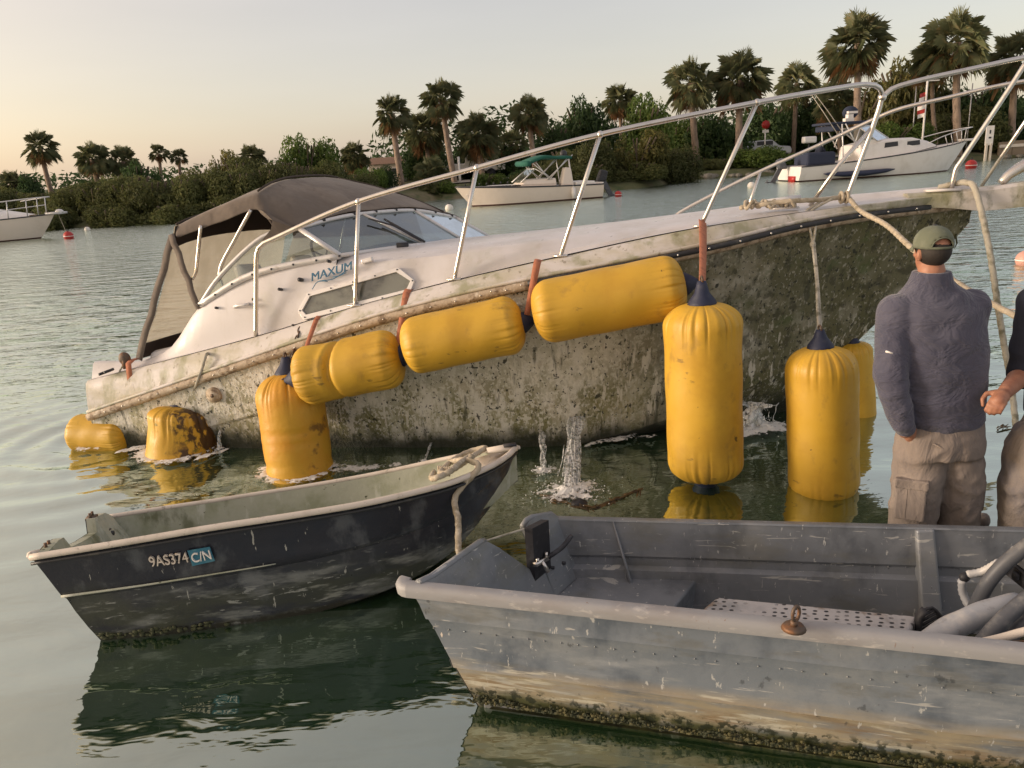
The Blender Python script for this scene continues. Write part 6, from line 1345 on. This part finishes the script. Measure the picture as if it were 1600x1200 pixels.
q = MB(); rl = [(7.6, -.98, 1.62), (8.4, -.95, 1.92), (9.5, -.66, 2.16), (10.6, -.2, 2.32), (10.8, 0, 2.33), (10.6, .2, 2.32), (9.5, .66, 2.16), (8.4, .95, 1.92)]
q.tube(catmull(rl, .2), .026, 6); rods(q, [[(8.6, -.9, 1.96), (8.8, -.9, 1.4)], [(9.4, -.68, 2.15), (9.6, -.62, 1.5)], [(10.2, -.38, 2.26), (10.2, -.3, 1.55)], [(9.0, -.8, 2.06), (9.2, -.78, 1.45)], [(9.8, -.55, 2.2), (9.9, -.5, 1.5)]], .022); q.build('bow_rail', m_alu, fc, ws=False)
mb = MB(); mb.box((10.6, 0, 1.66), (.9, .4, .12)); mb.build('bow_platform', m_white, fc, ws=False)
text_mesh('registration', '4.88 711', .26, m_dark, fc, Vector((7.6, -1.28, 1.02)), Vector((1, .22, 0)), Vector((0, .0, 1)), squeeze=.9)
text_mesh('stern_lettering', 'ISLAND  BYAB', .26, m_dark, fc, Vector((.55, -1.52, .42)), Vector((1, 0, 0)), Vector((0, 0, 1)), squeeze=1.0)
mb = MB(); mb.box((-.06, -.55, .15), (.1, .7, .3)); mb.build('stern_step', m_red, fc, ws=False)
# person at the helm of the fishing cruiser
ph = thing('person', 'far person in dark blue and red at the helm of the fishing cruiser', 'person', tuple(fc.matrix_basis @ Vector((2.0, -.55, .75))) if False else (17.85, 44.3, .75))
skin_union([limb([(17.85, 44.3, .75), (17.85, 44.3, 1.2)], [.1, .14]), limb([(17.85, 44.3, 1.2), (17.88, 44.3, 1.65)], [.16, .2]), limb([(18.05, 44.25, 1.65), (18.2, 44.2, 1.35), (18.4, 44.2, 1.4)], [.07, .06, .05]), limb([(17.68, 44.3, 1.65), (17.6, 44.25, 1.3), (17.7, 44.2, 1.1)], [.07, .06, .05]), limb([(17.88, 44.3, 1.75), (17.9, 44.3, 1.98)], [.07, .11])], .035, 'body', m_navyshirt, ph, 2)
mb = MB(); mb.ell((17.82, 44.2, 1.02), (.16, .16, .2), 12, 8); mb.build('shorts', m_red, ph)
# inflatable / kayak lying along her side
mb = MB(); kx = [(-.0, .02), (.3, .16), (1.2, .26), (2.4, .28), (3.6, .2), (4.1, .05)]
mb.tube([(x, 0, .12+.10*((x-2)/2)**2) for x, _ in kx], [r for _, r in kx], 12, flat=.55); ky = mb.build('kayak', m_navy); ky.location = (17.6, 43.0, .14); ky.rotation_euler = (0, 0, .10); setp(ky, 'dark blue kayak floating along the fishing cruiser side', 'kayak')
mb = MB(); mb.tube([(.6, 0, .22), (1.8, 0, .24), (3.0, 0, .22)], [.05, .16, .05], 10, flat=.3); mb.build('cockpit_cover', m_bluecan, ky, ws=False)
# --- cruiser cut by the left edge
lc = thing('cabin_cruiser', 'white cabin cruiser at the left edge with bow rail and tan top', 'boat', (-27.5, 34.7, 0), -.02); lc.scale = (.79, 1, .76)
mini_hull(lc, 10.2, 3.2, 1.32, 1.0, m_cream)
mb = MB(); rows = []
for x, w, z, zt in ((3.0, 1.35, 1.0, 1.7), (5.2, 1.3, 1.0, 1.85), (6.6, 1.15, 1.1, 1.75), (8.0, .85, 1.2, 1.5), (9.0, .4, 1.28, 1.35)): rows.append([Vector((x, -w, z)), Vector((x, -w*.9, zt-.1)), Vector((x, -w*.6, zt)), Vector((x, w*.6, zt)), Vector((x, w*.9, zt-.1)), Vector((x, w, z))])
mb.grid(rows); mb.build('cabin', m_white, lc, ws=False, auto=40)
mb = MB(); A = [(5.2, -1.15, 1.8), (6.4, -.5, 1.8), (6.4, .5, 1.8), (5.2, 1.15, 1.8)]; B = [(4.3, -1.0, 2.35), (5.2, -.45, 2.4), (5.2, .45, 2.4), (4.3, 1.0, 2.35)]
rods(mb, [[A[k], A[k+1]] for k in range(3)]+[[B[k], B[k+1]] for k in range(3)]+[[a, b] for a, b in zip(A, B)]+[[(6.2, -1.1, 1.75), (5.1, -1.0, 2.95)], [(5.2, -1.1, 1.75), (6.0, -1.0, 2.95)], [(5.6, -1.1, 1.75), (4.6, -1.0, 2.95)], [(7.0, -.8, 1.7), (5.9, -.9, 2.95)], [(6.2, 1.1, 1.75), (5.1, 1.0, 2.95)]], .035); wf = mb.build('windscreen_frame', m_alu, lc, ws=False)
for k in range(3): mk('pane', [A[k], A[k+1], B[k+1], B[k]], [(0, 1, 2, 3)], m_glass, wf, smooth=False, ws=False)
mb = MB(); mb.box((4.6, 0, 3.02), (3.2, 2.2, .16)); bevel(mb.build('top', m_canvas, lc, smooth=False, ws=False), .06)
mb = MB(); mb.ell((7.55, -1.40, .78), (.32, .3, .13), 12, 6); mb.build('port_light', m_dark, lc, ws=False)
mb = MB(); mb.ell((7.0, -1.13, 1.38), (.25, .1, .12), 12, 6); mb.build('cabin_window', m_dark, lc, ws=False)
q = MB(); q.tube(catmull([(5.0, -1.5, 1.95), (7.5, -1.25, 2.12), (9.4, -.62, 2.25), (9.95, -.2, 2.28), (9.95, .2, 2.28), (9.4, .62, 2.25), (7.5, 1.25, 2.1)], .2), .03, 6); q.tube(catmull([(6.6, -1.38, 1.55), (8.4, -.98, 1.72), (9.9, -.2, 1.85)], .2), .022, 6)
rods(q, [[(x, -w, z), (x+.1, -w, z2)] for x, w, z, z2 in ((6.6, 1.38, 1.15, 2.06), (8.4, .98, 1.25, 2.18), (9.2, .66, 1.3, 2.24), (9.6, .4, 1.32, 2.26), (9.9, .2, 1.32, 2.28))], .026); q.build('bow_rail', m_alu, lc, ws=False)
mb = MB(); mb.box((10.3, 0, 1.36), (.9, .5, .12)); mb.ell((10.6, -.15, 1.44), (.25, .12, .14), 10, 6); mb.build('bow_platform', m_alu, lc, ws=False)
mb = MB(); mb.tube([(10.4, 0, 1.3), (10.9, -.3, 0)], .015, 6); mb.build('anchor_line', m_rope, lc, ws=False)
# --- mooring buoys
def buoy(label, px, py, z0, rad, mat, cat='buoy'):
    P = atZ(px, py, 0); t = thing('mooring_buoy', label, cat, (P.x, P.y, 0)); mb = MB(); mb.ell((0, 0, rad*.55), (rad, rad, rad), 20, 14); mb.build('float', mat, t, ws=False)
    mb = MB(); mb.tube([(0, 0, rad*1.5), (0, 0, rad*1.68)], rad*.2, 10); mb.tube([Vector((rad*.16*math.cos(a), 0, rad*1.75+rad*.16*math.sin(a))) for a in [2*math.pi*k/10 for k in range(11)]], rad*.05, 6, cap=False); mb.build('eye', m_dark, t, ws=False)
    mb = MB(); mb.tube([(rad*.97*math.cos(a), rad*.97*math.sin(a), rad*.55) for a in [2*math.pi*k/24 for k in range(25)]], rad*.07, 6, cap=False); mb.build('band', m_white, t, ws=False)
buoy('red round buoy right of the left cruiser bow', 108, 373, 0, .20, m_red)
buoy('tiny white buoy right of the leftmost red buoy', 137, 361, 0, .13, m_wbuoy)
buoy('white buoy off the bow of the green topped boat', 702, 329, 0, .19, m_wbuoy)
buoy('red buoy right of the tilted outboard', 966, 307, 0, .18, m_red)
buoy('white buoy left of the fishing cruiser outboard', 1174, 294, 0, .20, m_wbuoy)
buoy('red buoy off the bow of the fishing cruiser', 1517, 263, 0, .32, m_red)
buoy('pinkish buoy cut by the right edge above the tow line', 1602, 414, 0, .15, MAT('faded_pink', (.55, .30, .24), .5))

# ================================================================== WATER
def WATER():
    t = NT('water'); d = t.n('ShaderNodeBsdfPrincipled'); d.inputs['Base Color'].default_value = (.010, .026, .012, 1); d.inputs['Roughness'].default_value = .35; d.inputs['Specular IOR Level'].default_value = 0
    c = t.mix(t.rng(t.noise(.5, 4, .6, 5), .4, .7), (.012, .038, .016), (.022, .046, .016)); t.l(c, d.inputs['Base Color'])
    g = t.n('ShaderNodeBsdfGlossy'); g.inputs['Roughness'].default_value = .035; g.inputs[0].default_value = (.88, .96, .88, 1); RG = g
    geo = t.n('ShaderNodeNewGeometry'); sp = t.n('ShaderNodeSeparateXYZ'); t.l(geo.outputs['Position'], sp.inputs[0])
    far = t.rng(sp.outputs[1], 4.5, 13)                       # open water beyond the boats is ruffled, the lee between them calm
    t.l(t.rng(sp.outputs[1], 7, 30, .03, .17), RG.inputs['Roughness'])
    n1 = t.noise((1.5, 3.0, 1), 3, .55, 3, .3); n2 = t.noise((3.2, 8.5, 1), 3, .55, 9, .3); n3 = t.noise((.55, 1.1, 1), 2, .5, 14)
    hgt = t.math('ADD', t.math('MULTIPLY', n1, .75), t.math('MULTIPLY', n2, .25))
    b = t.n('ShaderNodeBump'); b.inputs['Distance'].default_value = .17; t.l(hgt, b.inputs['Height']); t.l(t.rng(sp.outputs[1], 4.2, 14, .10, 1.0), b.inputs['Strength'])
    b2 = t.n('ShaderNodeBump'); b2.inputs['Distance'].default_value = .05; b2.inputs['Strength'].default_value = .06; t.l(n3, b2.inputs['Height']); t.l(b.outputs[0], b2.inputs['Normal'])
    for q in (d, g): t.l(b2.outputs[0], q.inputs['Normal'])
    lw = t.n('ShaderNodeLayerWeight'); lw.inputs['Blend'].default_value = .5
    f = t.math('POWER', lw.outputs['Facing'], 1.7); f = t.rng(f, 0, 1, .32, .98, False)
    m = t.n('ShaderNodeMixShader'); t.l(f, m.inputs[0]); t.l(d.outputs[0], m.inputs[1]); t.l(g.outputs[0], m.inputs[2]); t.l(m.outputs[0], t.out.inputs[0]); return t.m
m_water = WATER()
NA, NR = 460, 560; AP = np.array([0., -2.5])
ang = np.linspace(-R(78), R(78), NA); rad = 2.6*np.exp(np.linspace(0, math.log(420/2.6), NR))
Rg, Ag = np.meshgrid(rad, ang, indexing='ij'); X = AP[0]+Rg*np.sin(Ag); Yg = AP[1]+Rg*np.cos(Ag)
rs = np.random.RandomState(4); Zg = np.zeros_like(X)
for k in range(26):
    lam = .28*(1.13**k) if k < 16 else .5+.35*(k-16); th = rs.normal(math.pi/2, .42); kx, ky = 2*math.pi/lam*math.cos(th), 2*math.pi/lam*math.sin(th)
    amp = .0021*lam**.9; Zg += amp*np.sin(kx*X+ky*Yg+rs.uniform(0, 6.28)+.6*np.sin(.9*X+.4*Yg+k))
fade = np.clip((26-Rg)/14, 0, 1); Zg *= fade*(.55+.45*np.clip((Yg-3.5)/4, 0, 1.4))
# rings thrown by the pouring water and by the stern
for (cx_, cy_, a_, lam, ext) in ((.42, 5.0, .010, .17, .55), (1.55, 5.4, .008, .2, .7), (-3.6, 6.3, .012, .33, 1.6), (-2.6, 5.7, .006, .22, .8), (-1.55, 5.2, .006, .2, .6)):
    dd = np.hypot(X-cx_, (Yg-cy_)); Zg += a_*np.sin(2*math.pi*dd/lam)*np.exp(-(dd/ext)**1.3)*fade
v = np.stack([X, Yg, Zg], -1).reshape(-1, 3)
idx = np.arange(NA*NR).reshape(NR, NA); f4 = np.stack([idx[:-1, :-1], idx[:-1, 1:], idx[1:, 1:], idx[1:, :-1]], -1).reshape(-1, 4)
me = bpy.data.meshes.new('water'); me.vertices.add(len(v)); me.vertices.foreach_set('co', v.ravel()); me.loops.add(f4.size); me.polygons.add(len(f4))
me.loops.foreach_set('vertex_index', f4.ravel()); me.polygons.foreach_set('loop_start', np.arange(0, f4.size, 4)); me.polygons.foreach_set('use_smooth', np.ones(len(f4), bool)); me.update(calc_edges=True); me.validate()
me.materials.append(m_water); wat = link('water', me); wat['kind'] = 'structure'

# ---- foam, pouring water, floating weed
rnd = random.Random(33)
def foam_sheet(label, rows, fades, amp=.012):
    """thin lumpy froth lying on the water; fade 0 at its ragged edge"""
    mb = MB(); P = []
    for r_ in rows: P.append([p+Vector((0, 0, .012+amp*(1+mnoise.noise(p*17))*.7+amp*.5*mnoise.noise(p*45))) for p in r_])
    mb.grid(P); o = mb.build('foam', m_foam); me = o.data
    at = me.attributes.new('fade', 'FLOAT', 'POINT'); at.data.foreach_set('value', [float(f_) for r_ in fades for f_ in r_])
    return setp(o, label, 'foam', kind='stuff')
def foam_ring(label, cx_, cy_, r, a0, a1, w):
    rows, fd = [], []
    for i in range(15):
        u = i/14; q = r-.03+(w+.03)*u
        rows.append([Vector((cx_+q*math.cos(a), cy_+q*math.sin(a), 0)) for a in [a0+(a1-a0)*k/90 for k in range(91)]])
        fd.append([(.95*(1-u)**.7)*min(1, 8*min(k/90, 1-k/90)+.15)*(.75+.5*mnoise.noise(Vector((k*.23, r*9, 0)))) for k in range(91)])
    return foam_sheet(label, rows, fd)
def foam_patch(label, pts, w, peak=.72):
    """froth along a picture-surveyed line on the water"""
    C_ = catmull([atZ(x, y, 0) for x, y in pts], .02); rows, fd = [], []; n = len(C_)
    for j in range(13):
        v_ = j/6-1; rows.append([p+Vector((0, v_*w, 0)) for p in C_])
        fd.append([peak*(1-abs(v_)**1.5)*min(1, 6*min(k/n, 1-k/n)+.1)*(.8+.55*mnoise.noise(Vector((C_[k].x*7, v_*1.3, 2)))) for k in range(n)])
    return foam_sheet(label, rows, fd)
foam_ring('white foam at the foot of the stained upright bag', -1.60, 5.32, .245, math.pi*.9, math.pi*2.15, .16)
foam_ring('white foam round the squat muddy bag', -2.73, 5.87, .255, math.pi*.85, math.pi*2.2, .16)
foam_ring('white foam under the small floating bag', -3.50, 6.16, .18, math.pi*.85, math.pi*2.1, .10)
foam_patch('patch of white foam between the two stern bags', [(176, 712), (200, 706), (232, 700)], .09, .95)
foam_patch('thin foam trail right of the squat muddy bag', [(300, 722), (330, 714), (360, 705)], .10, .8)
foam_patch('broken white foam along the raised hull bottom', [(900, 705), (960, 690), (1040, 682)], .10, .66)
foam_patch('frothy patch behind the biggest upright bag', [(1120, 690), (1165, 676), (1235, 668)], .20, 1.05)
foam_patch('thin foam between the stained bag and the skiff', [(500, 742), (560, 735), (640, 730)], .12, .66)
def FALL():
    t = NT('falling_water'); g0 = t.n('ShaderNodeBsdfTransparent'); g0.inputs[0].default_value = (.92, .95, .94, 1); g1 = t.n('ShaderNodeBsdfGlossy'); g1.inputs['Roughness'].default_value = .08; g = t.n('ShaderNodeMixShader'); g.inputs[0].default_value = .22; t.l(g0.outputs[0], g.inputs[1]); t.l(g1.outputs[0], g.inputs[2]); d = t.n('ShaderNodeBsdfDiffuse'); d.inputs[0].default_value = (.75, .76, .75, 1)
    m = t.n('ShaderNodeMixShader'); t.l(t.rng(t.noise((38, 38, 7), 5, .65, 2), .40, .58, .08, .9), m.inputs[0]); t.l(g.outputs[0], m.inputs[1]); t.l(d.outputs[0], m.inputs[2]); t.l(m.outputs[0], t.out.inputs[0]); return t.m
m_fall = FALL()
def pour(label, P, Q, r0_, r1_, n, seed, splash=1.0):
    """ragged sheets and strands falling from P to Q"""
    rd = random.Random(seed); mb = MB(); P, Q = Vector(P), Vector(Q); nf = max(2, n//8)
    for k in range(nf):
        w0, w1 = r0_*rd.uniform(.8, 1.2), r1_*rd.uniform(.5, 1.0); cx0, cx1 = rd.gauss(0, r0_*.25), rd.gauss(0, r1_*.45); ph = rd.uniform(0, 6); rows = []
        for i in range(27):
            u = i/26; c = P.lerp(Q, u); c.z = P.z+(Q.z-P.z)*u**1.6; w = w0+(w1-w0)*u; w *= .75+.35*math.sin(u*9+ph)
            rows.append([c+Vector((cx0+(cx1-cx0)*u+w*(j/5-1)+.006*math.sin(u*23+j+ph), .5*w*math.cos((j/5-1)*2+ph+u*3)+.006*math.sin(j*2.1+u*17), .006*math.sin(j*1.7+ph))) for j in range(11)])
        mb.grid(rows)
    for k in range(n):
        a = Vector((rd.gauss(0, r0_*.55), rd.gauss(0, r0_*.3), rd.uniform(-.01, .01))); b = Vector((rd.gauss(0, r1_*.75), rd.gauss(0, r1_*.4), 0)); e0 = rd.uniform(0, .6); e = rd.uniform(e0+.15, 1); m = 14; pts = []
        for i in range(m+1):
            u = e0+(e-e0)*i/m; p = (P+a).lerp(Q+b, u); p.z = (P.z+a.z)+(Q.z-P.z-a.z)*u**1.6; p += Vector((.006*math.sin(u*14+k), .005*math.cos(u*11+k), 0)); pts.append(p)
        rr = rd.uniform(.0015, .0045); mb.tube(pts, [rr*(1+.4*math.sin(i*.6+k))*math.sin(math.pi*(i+.6)/(m+1.2))**.5 for i in range(m+1)], 6)
    o = setp(mb.build('pouring_water', m_fall), label, 'water stream')
    mb = MB()
    for k in range(int(240*splash)):
        a = rd.uniform(0, 6.28); q = abs(rd.gauss(0, .11*splash)); s = rd.uniform(.0012, .0045); mb.ell(Q+Vector((q*math.cos(a)*1.5, q*math.sin(a), abs(rd.gauss(0, .06*splash))*math.exp(-q*5))), (s, s, s*1.3), 5, 3)
    mb.build('spray', m_drop, o, kind='stuff')
    rows, fd = [], []                                     # crown of froth where it lands
    for i in range(16):
        u = i/15; rows.append([Q+Vector((.30*splash*u*1.35*math.cos(a), .30*splash*u*math.sin(a), .016+.018*splash*math.exp(-(u/.35)**2)*(1+.8*math.sin(5*a+i))+.010*mnoise.noise(Vector((math.cos(a)*5, math.sin(a)*5, u*7))))) for a in [2*math.pi*k/60 for k in range(61)]])
        fd.append([(.92*(1-u)**.9)*(.8+.6*mnoise.noise(Vector((math.cos(6.28*k/60)*1.7, math.sin(6.28*k/60)*1.7, seed)))) for k in range(61)])
    g = MB(); g.grid(rows); f_ = g.build('splash', m_foam, o, kind='stuff'); at = f_.data.attributes.new('fade', 'FLOAT', 'POINT'); at.data.foreach_set('value', [float(x) for r_ in fd for x in r_])
    return o
Q = atZ(893, 772, 0); P = W(1.19, .88, .235); pour('broad stream of water pouring from the hull into the splash', P, Q, .05, .05, 60, 1)
Q = atZ(850, 738, 0); P = W(.93, .90, .13); pour('small stream dripping left of the broad one', P, Q, .02, .02, 12, 2, .4)
Q = atZ(663, 727, 0); pour('thin arc of water left of the skiff bow', BP(675, 690, 1.03), Q+Vector((0, 0, .02)), .004, .006, 3, 3, .15)
Q = atZ(1180, 668, 0); P = atY(1182, 630, Q.y+.05); pour('frothy stream behind the biggest upright bag', P, Q, .12, .09, 20, 4, 1.0)
Q = atZ(343, 704, 0); pour('short white drip beside the squat muddy bag', BP(345, 672, 1.16), Q, .008, .012, 5, 5, .25)
# floating weed and debris in the foreground of the stream
m_weedf = MAT('floating_weed', (.10, .06, .02), .7, layers=[((.04, .025, .012), 20, .45, .6)])
def drift(label, P, Q, n, sp, r, seed, mat=m_weedf):
    rd = random.Random(seed); mb = MB(); P, Q = Vector(P), Vector(Q)
    for k in range(n):
        c = P.lerp(Q, rd.random())+Vector((rd.gauss(0, sp), rd.gauss(0, sp), 0)); a = rd.gauss(math.atan2((Q-P).y, (Q-P).x), .5); l = rd.uniform(.03, .10)
        mb.tube([c-Vector((l*math.cos(a), l*math.sin(a), -.002)), c+Vector((0, 0, rd.uniform(.0, .02))), c+Vector((l*math.cos(a+.3), l*math.sin(a+.3), .002))], [r*.4, r, r*.3], 6)
    return setp(mb.build('floating_weed', mat), label, 'weed')
drift('brown weed and twigs floating below the pouring water', atZ(865, 780, 0), atZ(930, 800, 0), 34, .02, .007, 1)
drift('long yellow brown reed floating right of the splash', atZ(925, 797, 0), atZ(1003, 768, 0), 26, .008, .008, 2)
mb = MB(); P = atZ(905, 788, 0); mb.ell(P, (.055, .04, .035), 14, 10)
for k in range(len(mb.v)): mb.v[k] += Vector((0, 0, 1))*.01*mnoise.noise(mb.v[k]*30)
setp(mb.build('debris_lump', m_black), 'dark wet lump floating below the splash', 'debris')
for lab, px, py in (('small dark weed floating behind the grey boat hoses', 1560, 668), ('dark fleck of weed right of the cargo trousers', 1592, 672), ('twig under the skiff bow', 672, 868)):
    P = atZ(px, py, 0); drift(lab, P, P+Vector((.05, 0, 0)), 5, .01, .006, px)
